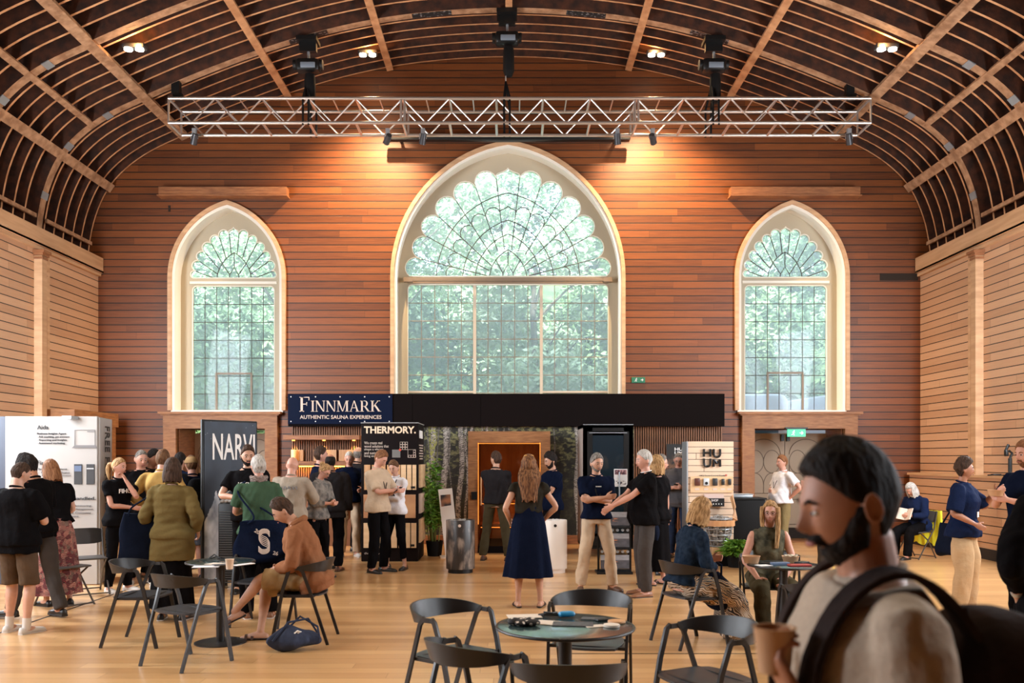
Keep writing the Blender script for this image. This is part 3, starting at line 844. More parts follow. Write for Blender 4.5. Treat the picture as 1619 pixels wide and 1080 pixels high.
# twin lamps in the vault
for i, p_ in enumerate(VAULT_LAMPS):
    lab = ('far left, beside the thick purlin', 'left of the centre hoist', 'right of the centre hoist', 'far right, beside the thick purlin')[i]
    r = empty('vault_lamp', p_, 0, 'twin round spotlight between the rafters, ' + lab, 'ceiling light', 'twin spotlights in the vault')
    b = MB(); b.rbox((0,0,0.06), (0.36,0.16,0.08), 0.02); b.build('lamp_body', m_lampb, r)
    for sx in (-1,1):
        b = MB(); b.cyl((sx*0.09,-0.03,0.022),(sx*0.09,-0.03,-0.006),0.065,n=16); b.build('lamp_lens', mat('vault_lens', (1,.9,.75), .3, emit=(1.0,0.88,0.66), estr=22) if 'vault_lens' not in bpy.data.materials else bpy.data.materials['vault_lens'], r)

# ================================================================== exhibition stands along the end wall
m_fascia = mat('fascia_black', (0.007,0.005,0.005), 0.8, spec=0.04)
m_navy = mat('banner_navy', (0.002,0.006,0.024), 0.6, spec=0.08)
m_print = vcol_mat('ink_print', 0.55)
m_gold = mat('lettering_stone', (0.62,0.50,0.42), 0.5)
m_white = mat('lettering_white', (0.85,0.83,0.80), 0.5)
m_slat = mat('slat_timber', (0.24,0.095,0.035), 0.5, col2=(0.16,0.06,0.022), scale=3)
m_alder = mat('alder_board', (0.66,0.36,0.17), 0.5, col2=(0.52,0.26,0.11), scale=3, stretch=(4,1,0.6))
m_pine = mat('pine_board', (0.74,0.50,0.29), 0.5, col2=(0.66,0.42,0.22), scale=3, stretch=(0.5,1,5))
m_warm = mat('warm_led', (1,0.55,0.15), 0.5, emit=(1.0,0.42,0.08), estr=5.0)

# fascia
FY = 17.30; Sf = F/FY
def fx(x): return (x-CX)/Sf
def fz(y): return EYE+(HY-y)/Sf
fas = empty('fascia_board', (0, FY, 2.6), 0, 'long black fascia board across the stands under the big centre window', 'fascia')
za, zb = fz(674), fz(622.5)
for i, (a, b) in enumerate(((455, 652), (652, 760), (760, 1146))):
    q = MB(); q.box(((fx(a)+fx(b))/2, 0.19, (za+zb)/2-2.6), (fx(b)-fx(a)-0.006, 0.36, zb-za)); q.build('fascia_panel', m_fascia, fas, smooth=0)
ban = empty('name_banner', (fx(538), FY-0.012, fz(647)), 0, 'navy banner reading FINNMARK fixed to the left end of the black fascia', 'banner')
bw, bh = fx(621)-fx(456), fz(624)-fz(671)
q = MB(); q.box((0,0,0), (bw, 0.014, bh)); q.build('banner_sheet', m_navy, ban, smooth=0)
for i in range(5):
    for zz in (-1,1):
        q = MB(); q.cyl((-bw/2+0.06+i*(bw-0.12)/4, -0.012, zz*(bh/2-0.05)), (-bw/2+0.06+i*(bw-0.12)/4, -0.006, zz*(bh/2-0.05)), 0.012, n=8); q.build('eyelet', m_white, ban)
# serif capitals drawn by hand
def serif(ch):
    S_, t, w = 0.16, 0.075, None          # stem, hairline
    P = []
    def rect(x0,y0,x1,y1): P.append([(x0,y0),(x1,y0),(x1,y1),(x0,y1)])
    def stem(x, y0=0, y1=1, s=S_, ser=0.09): rect(x,y0,x+s,y1); rect(x-ser,y0,x+s+ser,y0+0.045); rect(x-ser,y1-0.045,x+s+ser,y1)
    if ch == 'F': stem(0.1); rect(0.26,0.95,0.72,1.0); rect(0.665,0.76,0.72,0.95); rect(0.26,0.48,0.56,0.54); rect(0.51,0.40,0.56,0.64); w = 0.78
    if ch == 'I': stem(0.1); w = 0.36
    if ch == 'N':
        rect(0.10,0,0.16,1); rect(0.02,0,0.25,0.045); P.append([(0.02,1),(0.24,1),(0.78,0.0),(0.72,0.0),(0.10,0.9)][0:2]+[(0.86,0.0),(0.76,0.0)]); rect(0.80,0,0.86,1); rect(0.70,0.955,0.95,1); w = 0.98
    if ch == 'M':
        rect(0.10,0,0.16,1); rect(0.0,0,0.26,0.045); P.append([(0.04,1),(0.24,1),(0.60,0.0),(0.53,0.0)]); P.append([(0.94,1),(0.88,1),(0.53,0.0),(0.60,0.0)]); rect(0.90,0,1.06,1); rect(0.82,0,1.14,0.045); rect(0.9,0.955,1.14,1); rect(0.0,0.955,0.15,1); w = 1.16
    if ch == 'A':
        P.append([(0.08,0),(0.14,0),(0.45,0.9),(0.42,1.0)]); P.append([(0.42,1.0),(0.50,1.0),(0.88,0),(0.70,0)]); rect(0.22,0.32,0.66,0.37); rect(0.0,0,0.24,0.04); rect(0.60,0,0.97,0.04); w = 0.97
    if ch == 'R':
        stem(0.1); rect(0.26,0.955,0.48,1.0); rect(0.26,0.47,0.48,0.515)
        arc = [(0.48+0.25*math.sin(a*math.pi/8), 0.735+0.265*math.cos(a*math.pi/8)) for a in range(9)]; ia = [(0.48+0.11*math.sin(a*math.pi/8), 0.735+0.22*math.cos(a*math.pi/8)) for a in range(9)]
        for k in range(8): P.append([arc[k], arc[k+1], ia[k+1], ia[k]])
        P.append([(0.36,0.5),(0.52,0.5),(0.92,0),(0.74,0)]); rect(0.72,0,0.97,0.04); w = 0.95
    if ch == 'K':
        stem(0.1); P.append([(0.26,0.42),(0.26,0.50),(0.70,1.0),(0.78,1.0)]); P.append([(0.34,0.56),(0.46,0.66),(0.96,0),(0.76,0)]); rect(0.62,0.955,0.90,1); rect(0.70,0,1.02,0.04); w = 1.0
    return P, w
def serif_word(s, big, small, width, M, parent, name):
    mb = MB(); x = 0
    items = []
    for i, ch in enumerate(s):
        P, w = serif(ch); k = big if i == 0 else small
        items.append((P, x, k)); x += (w + 0.05)*k
    sc = width/x
    for n_, (P, xx, k) in enumerate(items):
        for pl in P:
            pts = [M @ Vector(((xx+p[0]*k)*sc, p[1]*k*sc*1.05, 0.0)) for p in pl]
            mb.prism(pts, M.to_3x3() @ Vector((0,0,0.006)))
    return mb.build(name, m_gold, parent, smooth=0)
M0 = Matrix.Translation((-bw/2+ (474-456)/Sf, -0.008, -(651-647)/Sf)) @ Matrix.Rotation(R(90), 4, 'X')
serif_word('FINNMARK', 0.268, 0.20, (604-474)/Sf, M0, ban, 'lettering')
text_fit('lettering', 'AUTHENTIC SAUNA EXPERIENCES', (604-475)/Sf, 0.072, m_gold, Matrix.Translation((-bw/2+(475-456)/Sf, -0.010, -(662.5-647)/Sf)) @ Matrix.Rotation(R(90),4,'X'), ban, bold=0.012)

# slatted timber linings behind the stands
def slat_wall(name, xa, xb, yd, z0, z1, label, pitch=0.045):
    mb = MB(); mb.box(((xa+xb)/2, yd+0.03, (z0+z1)/2), (xb-xa, 0.02, z1-z0)); back = mb.build(name, m_dark, smooth=0)
    tag(back, label, 'slat wall')
    n = int((xb-xa)/pitch); s_ = MB()
    for i in range(n):
        s_.box((xa+(i+0.5)*(xb-xa)/n, yd, (z0+z1)/2), (pitch*0.58, 0.04, z1-z0))
    o = s_.build('timber_slats', m_slat, back, smooth=0); o['kind'] = 'stuff'
    return back
slat_wall('slat_wall', fx(457), fx(672), 17.50, 0.05, za+0.06, 'dark slatted timber lining behind the bar at the left end of the stands')
slat_wall('slat_wall', fx(1003), fx(1146), 17.50, 0.05, za+0.06, 'red brown slatted timber lining behind the stand at the right end')
# boarded end posts either side of the fascia
# bar back: pelmet, shelf, lamps, glowing strip
bar = empty('bar_back', (fx(512), 17.3, 0), 0, 'timber bar back with pelmet, lit shelf and glowing slats on the left', 'bar back')
def bx(x): return (x-CX)/Sf - fx(512)
q = MB(); q.box(((bx(452)+bx(571))/2, -0.05, fz(692)), (bx(571)-bx(452), 0.34, 0.085)); q.build('pelmet', m_cedar, bar, smooth=0)
q = MB(); q.box(((bx(455)+bx(571))/2, -0.02, fz(732.5)), (bx(571)-bx(455), 0.30, 0.075)); q.build('shelf', m_cedar, bar, smooth=0)
for a, b in ((458,477),(494,530),(534,570)):
    q = MB(); q.box(((bx(a)+bx(b))/2, 0.13, fz(720)), ((b-a)/Sf, 0.03, 0.22)); q.build('niche_panel', m_alder, bar, smooth=0)
q = MB(); q.box(((bx(470)+bx(571))/2, 0.15, fz(737.5)), (bx(571)-bx(470), 0.02, 0.02)); q.build('led_strip', m_warm, bar, smooth=0)
q = MB(); q.box(((bx(455)+bx(571))/2, -0.10, 0.52), (bx(571)-bx(455), 0.42, 1.04)); q.build('counter', m_slat, bar, smooth=0)
for x_ in (462, 510.5, 558):
    lamp('SPOT', 'bar_spot', (fx(x_), 17.40, fz(697.5)), (fx(x_), 17.47, 1.2), 22, (1.0,0.55,0.16), spot_size=R(80), spot_blend=0.6, shadow_soft_size=0.01)
    q = MB(); q.cyl((bx(x_),0.10,fz(697)),(bx(x_),0.10,fz(695.5)),0.03,n=12); q.build('shelf_lamp', m_warm, bar)
for x_ in (485, 530):
    lamp('AREA', 'bar_strip_light', (fx(x_), 17.40, fz(737)), (fx(x_), 17.46, 1.0), 5, (1.0,0.50,0.12), shape='RECTANGLE', size=0.5, size_y=0.03)
q = MB(); q.cyl((bx(463),0.0,fz(730)),(bx(463),0.0,fz(711)),0.035,n=14); tag(q.build('table_lamp', mat('tube_lamp',(1,.7,.3),.4,emit=(1.0,0.6,0.15),estr=2.2), bar, smooth=30))

# forest mural
def forest(u, v):
    rs = np.random.RandomState(8)
    n1 = fbm(u*40, v*26, 1); n2 = fbm(u*120, v*90, 2, 3)
    c = mixc((0.010,0.009,0.006), (0.06,0.055,0.025), np.clip((n1-0.42)*3,0,1)*n2)
    leaf = np.clip((fbm(u*55, v*55, 3, 3)-0.55+0.22*(v-0.55))*7, 0, 1)*np.clip(v*1.6-0.45, 0, 1)
    c = mixc_arr(c, mixc((0.03,0.04,0.008),(0.30,0.27,0.12), fbm(u*200, v*150, 4, 2)), leaf)
    for i in range(24):
        x0 = [0.035,0.10,0.175,0.205,0.235,0.285,0.30,0.73,0.79,0.865,0.905,0.955][i] if i < 12 else rs.rand()
        w = ([0.012,0.016,0.012,0.006,0.007,0.004,0.005,0.010,0.007,0.020,0.008,0.012][i] if i < 12 else 0.003)
        x = x0 + (rs.rand()-.5)*0.05*(v-.5) + 0.006*np.sin(v*9+i)
        d = np.abs(u-x)/w
        bark = fbm(u*160+i, v*420, 20+i, 2)
        col = mixc((0.05,0.04,0.03), (0.58,0.52,0.45), np.clip((bark-0.38)*6,0,1))
        col = col*(1-0.35*np.clip(d,0,1)**2)[...,None]*(0.75 if i < 12 else 0.35)
        c = np.where((d < 1)[...,None], col, c)
        if i in (9, 11, 0):
            iv = np.clip((fbm(u*150+5, v*90, 50+i, 3)-0.5)*9,0,1)*np.clip(1.4-np.abs(u-x)/(w*2.0),0,1)
            c = mixc_arr(c, np.ones_like(c)*np.array((0.30,0.30,0.06)), iv)
    return c
def mixc_arr(a, b, t): t = np.asarray(t)[..., None]; return a*(1-t) + np.asarray(b)*t
xa, xb = fx(668), fx(1004)
mur = printed('forest_mural', xb-xa, za-0.1, 620, 330, forest, m_print, Matrix.Translation((xa, 17.46, 0.10)) @ Matrix.Rotation(R(90),4,'X'))
tag(mur, 'wide photographic mural of birch trunks and foliage behind the sauna cabin', 'mural')
q = MB(); q.box(((xa+xb)/2, 17.50, 1.2), (xb-xa, 0.06, 2.4)); q.build('mural_board', m_blackm, mur, smooth=0)
q = MB(); q.box(((xa+xb)/2, 17.40, 0.09), (xb-xa, 0.10, 0.16)); tag(q.build('skirting_timber', m_cedar, mur, smooth=0))

# sauna cabin
sx0, sx1, sy0, sy1, sz = (740-CX)/89, (870-CX)/89, 15.73, 17.36, EYE+(HY-682)/89
sc_x = (sx0+sx1)/2; W_ = sx1-sx0; Dd = sy1-sy0
sau = empty('sauna_cabin', (sc_x, sy0, 0), 0, 'timber sauna cabin with a glass front and glowing strip lights', 'sauna')
fr = 0.17
for sx in (-1,1):
    q = MB(); q.box((sx*(W_/2-fr/2), Dd/2, sz/2), (fr, Dd, sz)); q.build('side_wall', m_oak, sau, smooth=0)
q = MB(); q.box((0, Dd/2, sz-0.10), (W_-2*fr, Dd, 0.20)); q.build('roof', m_oak, sau, smooth=0)
q = MB(); q.box((0, Dd/2, 0.06), (W_-2*fr, Dd, 0.12)); q.build('base', m_fascia, sau, smooth=0)
q = MB(); q.box((0, Dd-0.04, sz/2), (W_-2*fr, 0.05, sz-0.2)); q.build('back_panel', m_alder, sau, smooth=0)
wi = W_/2-fr
led = MB()
led.box((0, 0.12, sz-0.215), (2*wi, 0.012, 0.012))
for sx in (-1,1): led.box((sx*(wi-0.008), 0.12, 1.25), (0.012, 0.012, 1.5))
led.build('led_strip', mat('sauna_led',(1,.6,.2),.5,emit=(1.0,0.45,0.10),estr=5), sau, smooth=0)
for k, (zz, yy, dd) in enumerate(((0.45, 0.95, 0.55), (0.88, 1.22, 0.55))):
    q = MB()
    for j in range(5): q.box((0, yy-0.22+j*0.11, zz), (2*wi-0.02, 0.095, 0.03))
    q.build('bench', m_alder, sau, smooth=0)
    q = MB(); q.box((0, yy-0.10, zz-0.06), (2*wi-0.05, 0.012, 0.012)); q.build('led_strip', m_warm, sau, smooth=0)
q = MB()
for j in range(3): q.box((0, Dd-0.10, 1.15+j*0.12), (2*wi-0.02, 0.02, 0.08))
q.build('backrest', m_alder, sau, smooth=0)
m_sglass = bpy.data.materials.new('smoked_glass'); m_sglass.use_nodes = True
_nt = m_sglass.node_tree; _n = _nt.nodes; _l = _nt.links; _n.clear()
_o = _n.new('ShaderNodeOutputMaterial'); _t = _n.new('ShaderNodeBsdfTransparent'); _t.inputs[0].default_value = (0.62,0.50,0.42,1)
_g = _n.new('ShaderNodeBsdfGlossy'); _g.inputs['Roughness'].default_value = 0.02
_m = _n.new('ShaderNodeMixShader'); _m.inputs[0].default_value = 0.06
_l.new(_t.outputs[0], _m.inputs[1]); _l.new(_g.outputs[0], _m.inputs[2]); _l.new(_m.outputs[0], _o.inputs[0])
q = MB(); q.box((0, 0.03, sz/2-0.04), (2*wi, 0.01, sz-0.32)); gd = q.build('glass_door', m_sglass, sau, smooth=0)
q = MB(); q.box((-wi-0.06, -0.01, 1.02), (0.10, 0.03, 0.14)); q.build('door_lock', m_black, sau, smooth=0)
q = MB(); q.cyl((-wi+0.06,-0.04,0.85),(-wi+0.06,-0.04,1.35),0.015,n=10); q.build('door_handle', m_alder, sau)
lamp('POINT', 'sauna_glow', (sc_x, sy0+0.9, 0.72), None, 5, (1.0,0.46,0.12), shadow_soft_size=0.1)
lamp('AREA', 'sauna_strip_glow', (sc_x, sy0+0.16, sz-0.24), (sc_x, sy0+0.8, 0.9), 7, (1.0,0.45,0.12), shape='RECTANGLE', size=1.1, size_y=0.03)

# black glass cabin on castors
Sc_ = 92.0
cx0, cx1 = (922-CX)/Sc_, (1001-CX)/Sc_; cy0 = F/Sc_; cz = EYE+(HY-671)/Sc_
cb = empty('cold_room_cabin', ((cx0+cx1)/2, cy0, 0), 0, 'tall black framed cabin with a dark glass door standing on castors', 'cabin')
W2 = cx1-cx0; D2 = 1.25; zb0 = 0.16
for sx in (-1,1):
    q = MB(); q.box((sx*(W2/2-0.035), D2/2, (cz+zb0)/2), (0.07, D2, cz-zb0)); q.build('side_panel', m_black if sx > 0 else mat('pale_panel', (0.42,0.36,0.32), 0.45), cb, smooth=0)
q = MB(); q.box((0, 0.03, cz-0.06), (W2, 0.06, 0.12)); q.box((0,0.03,zb0+0.09), (W2,0.06,0.18))
for sx in (-1,1): q.box((sx*(W2/2-0.08), 0.03, (cz+zb0)/2), (0.16, 0.06, cz-zb0))
q.build('front_frame', m_black, cb, smooth=0)
q = MB(); q.box((0, D2/2, cz-0.03), (W2, D2, 0.06)); q.build('roof', m_black, cb, smooth=0)
q = MB(); q.box((0, -0.004, cz-0.145), (W2-0.20, 0.008, 0.012)); q.box((0,-0.004,cz-0.005), (W2,0.008,0.012)); q.build('edge_trim', m_steel, cb, smooth=0)
q = MB(); q.box((0, D2-0.03, (cz+zb0)/2), (W2, 0.04, cz-zb0)); q.build('back_panel', m_blackm, cb, smooth=0)
q = MB(); q.box((0, 0.012, (cz+zb0)/2+0.02), (W2-0.32, 0.012, cz-zb0-0.42)); q.build('glass_door', mat('dark_glass', (0.012,0.022,0.030), 0.06, spec=0.8), cb, smooth=0)
q = MB(); q.cyl((W2/2-0.24,-0.04,0.95),(W2/2-0.24,-0.04,1.45),0.012,n=8); q.build('door_handle', m_steel, cb)
for sx in (-1,1):
    for yy in (0.08, D2-0.08):
        q = MB(); q.cyl((sx*(W2/2-0.06)-0.02,yy,0.05),(sx*(W2/2-0.06)+0.02,yy,0.05),0.05,n=14); q.box((sx*(W2/2-0.06),yy,0.12),(0.05,0.05,0.08)); q.build('castor', m_black, cb)
q = MB(); q.box((0, D2/2, 0.15), (W2, D2, 0.05)); q.build('base', m_black, cb, smooth=0)
def sale(u, v):
    c = np.ones(u.shape+(3,))*0.72
    n = fbm(u*9, v*9, 3); 
    c = np.where(((v > .68)&(v < .95)&(u > .06)&(u < .94))[...,None], mixc((0.55,0.30,0.30),(0.12,0.05,0.07), np.clip((n-.45)*8,0,1)), c)
    c = np.where(((v > .12)&(v < .32)&(n > .5)&(u > .1)&(u < .9))[...,None], np.array((0.08,0.07,0.08)), c)
    return c
ps = printed('sale_poster', 21/Sc_*1.02, 28/Sc_, 60, 80, sale, m_print, Matrix.Translation(((970.5-CX)/Sc_, cy0-0.012, EYE+(HY-769.5)/Sc_)) @ Matrix.Rotation(R(90),4,'X'))
tag(ps, 'small white and pink SALE poster stuck on the black cabin', 'poster')
text_fit('lettering', 'SALE', 0.19, 0.06, mat('sale_ink', (0.09,0.04,0.06), 0.5), Matrix.Translation(((972-CX)/Sc_, cy0-0.017, EYE+(HY-749.0)/Sc_)) @ Matrix.Rotation(R(90),4,'X'), ps, bold=0.02)

# wood sample stand
St = 97.0; ty = F/St
tx0, tx1 = (571-CX)/St, (661-CX)/St; tz = EYE+(HY-669)/St
ts = empty('sample_stand', ((tx0+tx1)/2, ty, 0), 0, 'tall dark display stand reading THERMORY with timber sample panels', 'display stand')
W3 = tx1-tx0; D3 = 0.95
m_thb = mat('stand_black', (0.009,0.006,0.006), 0.6, spec=0.06)
q = MB(); q.rbox((0, D3/2, tz/2), (W3, D3, tz), 0.012); q.build('stand_body', m_thb, ts)
q = MB(); q.box((0,D3/2,tz+0.004),(W3+0.01,D3+0.01,0.012)); q.build('top_edge', mat('stand_edge',(0.35,0.33,0.33),0.4), ts, smooth=0)
def tX(x): return (x-(571+661)/2)/St
def tZ(y): return EYE+(HY-y)/St
A90 = Matrix.Rotation(R(90),4,'X')
text_fit('lettering', 'THERMORY.', (657-575)/St, (674-685.5)/-St, mat('thermory_ink', (0.80,0.60,0.42), 0.5), Matrix.Translation((tX(575.5), -0.003, tZ(685.5))) @ A90, ts, bold=0.03)
for k, l_ in enumerate(('We create real', 'wood solutions that', 'shape a vibrant', 'and sustainable', 'living environment')):
    text_fit('lettering', l_, (614.5-576)/St*min(1, len(l_)/19), 0.045, m_gold, Matrix.Translation((tX(576), -0.003, tZ(702.5+k*5.3))) @ A90, ts)
q = MB()
def frame_sq(x0, y0, x1, y1, r=0.004):
    q.tube([(tX(x0),-0.004,tZ(y0)),(tX(x1),-0.004,tZ(y0)),(tX(x1),-0.004,tZ(y1)),(tX(x0),-0.004,tZ(y1))], r, 4, close=True)
for i in range(3):
    for j in range(3): frame_sq(632.5+i*4.2, 699+j*4.2, 636+i*4.2, 702.6+j*4.2)
frame_sq(645, 711, 657, 723.5)
for i in range(3): frame_sq(646+i*4.0, 719.8, 649.5+i*4.0, 723.2)
for j in range(2): frame_sq(653.6, 712+j*4, 656.8, 715.4+j*4)
q.build('diagram_squares', m_gold, ts, smooth=0)
q = MB(); q.box(((tX(620)+tX(633))/2, -0.003, (tZ(711)+tZ(723.5))/2), (13/St, 0.006, 12.5/St)); q.build('diagram_block', mat('grey_block', (0.16,0.15,0.135), 0.6), ts, smooth=0)
q = MB(); q.box((tX(632.5), -0.006, tZ(711.5)), (0.035, 0.006, 0.035), Matrix.Rotation(R(45),3,'Y')); q.build('diagram_block', mat('red_block', (0.62,0.07,0.04), 0.5), ts, smooth=0)
def samples(rows, side=False):
    for (ya, yb, xs) in rows:
        for (a, b) in xs:
            q = MB(); q.box(((tX(a)+tX(b))/2, -0.018, (tZ(ya)+tZ(yb))/2), ((b-a)/St-0.006, 0.03, abs(tZ(ya)-tZ(yb)))); p = q.build('timber_sample', m_pine if (int(a)*7)%3 else m_alder, ts, smooth=0)
        a, b = xs[-1]
        q = MB(); q.box(((tX(a)+tX(b))/2-0.02, -0.036, tZ(yb)+0.04), (0.07, 0.006, 0.035)); q.build('sample_tag', m_black, p, smooth=0)
samples([(735, 774.5, [(576,586),(588,598),(600,610),(612,622),(624.5,633.5),(634,642.5),(643.5,651),(652,658.5)]), (827, 866, [(575,584),(585.5,594),(595.5,604),(605.5,614.5),(616,628),(630,640),(641.5,649),(650,658.5)])])
q = MB(); q.box((0,-0.006,(tZ(782)+tZ(819))/2), (W3-0.08, 0.012, 37/St)); q.build('photo_panel', mat('sauna_photo', (0.36,0.15,0.07), 0.4, col2=(0.62,0.33,0.16), scale=3.0, detail=1), ts, smooth=0)
text_fit('lettering', 'thermory.com', 0.34, 0.045, m_gold, Matrix.Translation((tX(566+10), -0.003, tZ(877.5))) @ A90, ts)
# right-hand side of the stand
def side_panel(z0, z1, m, nm='side_sample'):
    q = MB(); q.box((W3/2+0.018, D3/2, (z0+z1)/2), (0.03, D3-0.14, z1-z0)); return q.build(nm, m, ts, smooth=0)
side_panel(1.20, 1.58, m_pine); side_panel(0.78, 1.10, mat('pale_sample',(0.62,0.46,0.36),0.5)); side_panel(0.30, 0.68, m_pine)
Mside = Matrix.Translation((W3/2+0.006, 0.12, 2.04)) @ Matrix.Rotation(R(90),4,'Z') @ A90
q = MB(); q.box((W3/2+0.004, 0.42, 2.08), (0.006, 0.5, 0.13)); q.build('side_logo', m_white, ts, smooth=0)
for k in range(6):
    q = MB(); q.box((W3/2+0.004, 0.45, 1.90-k*0.045), (0.006, 0.62-(k%3)*0.08, 0.018)); q.build('side_text_line', m_gold, ts, smooth=0)

# slatwall stand with heater controls
Sh = 98.0; hy = F/Sh
hx0, hx1 = (1088-CX)/Sh, (1160-CX)/Sh; hz = EYE+(HY-698)/Sh
hs = empty('slatwall_stand', ((hx0+hx1)/2, hy, 0), 0, 'pine slatwall stand reading HUUM with control panels and a heater', 'display stand')
def hX(x): return (x-(1088+1160)/2)/Sh
def hZ(y): return EYE+(HY-y)/Sh
W4 = hx1-hx0
m_slatw = plank_mat('slatwall_pine', 'X', (0.66,0.47,0.32), (0.76,0.57,0.41), pitch=0.0995, offset=0.03, groove=0.09, c_groove=(0.05,0.02,0.01), seg=9)
q = MB(); q.box((0,0.06,(hz+0.18)/2), (W4, 0.10, hz-0.18)); q.build('slat_board', m_slatw, hs, smooth=0)
q = MB(); q.box((-W4/2-0.012,0.2,hz/2), (0.022,0.40,hz)); q.build('stand_side', m_steel, hs, smooth=0)
q = MB(); q.box((0,0.22,hz/2), (W4,0.24,hz-0.02)); q.build('stand_core', m_blackm, hs, smooth=0)
q = MB(); q.box((0.42, -0.10, 0.085), (W4+1.0, 0.75, 0.17)); q.build('black_plinth', m_blackm, hs, smooth=0)
# logo strokes
lg = MB()
def st(pts, w=0.035): 
    for a, b in zip(pts[:-1], pts[1:]): lg.bar((hX(a[0]),-0.010,hZ(a[1])), (hX(b[0]),-0.010,hZ(b[1])), 0.02, w, up=(0,1,0)) if False else lg.tube([(hX(a[0]),-0.008,hZ(a[1])),(hX(b[0]),-0.008,hZ(b[1]))], w/2, 6)
def ulet(x0, x1, y0, y1): st([(x0,y0),(x0,y1-5)] + [((x0+x1)/2-(x1-x0)/2*math.cos(a*math.pi/6), y1-5+5*math.sin(a*math.pi/6)) for a in range(1,6)] + [(x1,y1-5),(x1,y0)])
st([(1113,710),(1113,722)]); st([(1123,710),(1123,722)]); st([(1113,716),(1123,716)])
ulet(1128.5, 1138.5, 710, 723); ulet(1113, 1123, 725, 738)
st([(1128.5,738),(1128.5,727),(1133.5,733),(1138.5,727),(1138.5,738)])
lg.build('logo', m_black, hs)
text_fit('lettering', 'UKU Sauna Control Panels', 40/Sh, 0.028, m_black, Matrix.Translation((hX(1106), -0.002, hZ(753.5))) @ A90, hs)
q = MB(); q.box((hX(1148), 0.0, hZ(751.5)), (0.03,0.008,0.03)); q.build('badge', mat('badge_red',(0.5,0.12,0.08),.5), hs, smooth=0)
q = MB(); q.box((0.01, -0.006, hZ(766)), (W4-0.05, 0.012, 0.26)); q.build('panel_board', m_pine, hs, smooth=0)
for x_, w_, h_, c_ in ((1102,0.09,0.12,(0.10,0.03,0.02)),(1116,0.09,0.12,(0.55,0.57,0.58)),(1130,0.08,0.12,(0.03,0.03,0.03)),(1142.5,0.05,0.10,(0.02,0.02,0.02)),(1153,0.05,0.10,(0.02,0.02,0.02))):
    q = MB(); q.rbox((hX(x_), -0.03, hZ(762)), (w_, 0.03, h_), 0.01); c = q.build('control_panel', mat('panel_col', c_, 0.35), hs)
    if x_ == 1116: q = MB(); q.cyl((hX(x_),-0.05,hZ(764)),(hX(x_),-0.042,hZ(764)),0.024,n=16); q.build('dial', m_black, c)
    q = MB(); q.box((hX(x_), -0.014, hZ(773.5)), (0.07, 0.006, 0.03)); q.build('price_label', m_gold, hs, smooth=0)
q = MB(); q.box((hX(1128), -0.05, hZ(794)), (0.31, 0.08, 0.13)); sg_ = q.build('shop_sign', m_black, hs, smooth=0)
q = MB(); q.box((hX(1128), -0.03, hZ(784.5)), (0.31, 0.05, 0.07)); q.build('sign_header', mat('pinkish_card',(0.62,0.46,0.40),.6), hs, smooth=0)
text_fit('lettering', 'SHOP', 0.11, 0.035, m_white, Matrix.Translation((hX(1128)-0.055, -0.093, hZ(792.5))) @ A90, sg_)
q = MB()
for k in range(6): q.cyl((hX(1128)-0.11+k*0.044,-0.088,hZ(796.5)),(hX(1128)-0.11+k*0.044,-0.093,hZ(796.5)),0.009,n=10)
q.build('sign_icons', m_white, hs)
# heater: steel basket of stones with a timber guard
m_stone = mat('heater_stone', (0.20,0.18,0.16), 0.85, col2=(0.33,0.30,0.27), scale=9, bump=0.4)
ht = empty('sauna_heater', (hx0+ (1129-1088)/Sh, hy-0.28, 0), 0, 'drop shaped steel basket heater full of stones hung before the slatwall', 'sauna heater')
zt = hZ(816)
prof = [(0.02,zt-0.62),(0.09,zt-0.58),(0.15,zt-0.45),(0.20,zt-0.28),(0.225,zt-0.12),(0.215,zt)]
q = MB()
for zz, rr in ((zt-0.02,0.218),(zt-0.10,0.226),(zt-0.18,0.22),(zt-0.27,0.205),(zt-0.36,0.182),(zt-0.45,0.152),(zt-0.53,0.118),(zt-0.59,0.08)):
    q.tube([(rr*math.cos(a*math.tau/28), rr*math.sin(a*math.tau/28), zz) for a in range(28)], 0.009, 6, close=True)
for a in range(10): q.tube([(r_*math.cos(a*math.tau/10), r_*math.sin(a*math.tau/10), z_) for r_, z_ in prof], 0.007, 5)
q.build('steel_basket', m_steel, ht)
rs = np.random.RandomState(4); q = MB()
for k in range(150):
    zz = rs.uniform(zt-0.58, zt+0.02); rr = np.interp(zz, [p[1] for p in prof], [p[0] for p in prof])*0.86
    a = rs.uniform(0,6.28); r_ = rr*(0.75+0.25*rs.rand()) if zz < zt-0.05 else rr*math.sqrt(rs.rand())
    q.ell((r_*math.cos(a), r_*math.sin(a), zz), (rs.uniform(.03,.05), rs.uniform(.025,.045), rs.uniform(.02,.035)), 8, 6, Matrix.Rotation(rs.uniform(0,3), 3, 'Z'))
o = q.build('stones', m_stone, ht); o['kind'] = 'stuff'
pts = []
for k in range(25):
    a = R(170 + k*(230)/24); rr = 0.25; pts.append((rr*math.cos(a), rr*math.sin(a), zt-0.085))
pts += [(0.28, 0.05, zt-0.03),(0.285,0.10,zt+0.14),(0.26,0.20,zt+0.32)]
q = MB(); q.sweep(pts, [(-0.009,-0.045),(0.009,-0.045),(0.009,0.045),(-0.009,0.045)], (0,0,1)); q.build('timber_guard', m_alder, ht, smooth=40)
q = MB(); q.cyl((0,0.0,0.17),(0,0.0,zt-0.58),0.03,n=12); q.cyl((0,0,0.17),(0,0,0.19),0.15,n=20); q.build('heater_stem', m_black, ht)
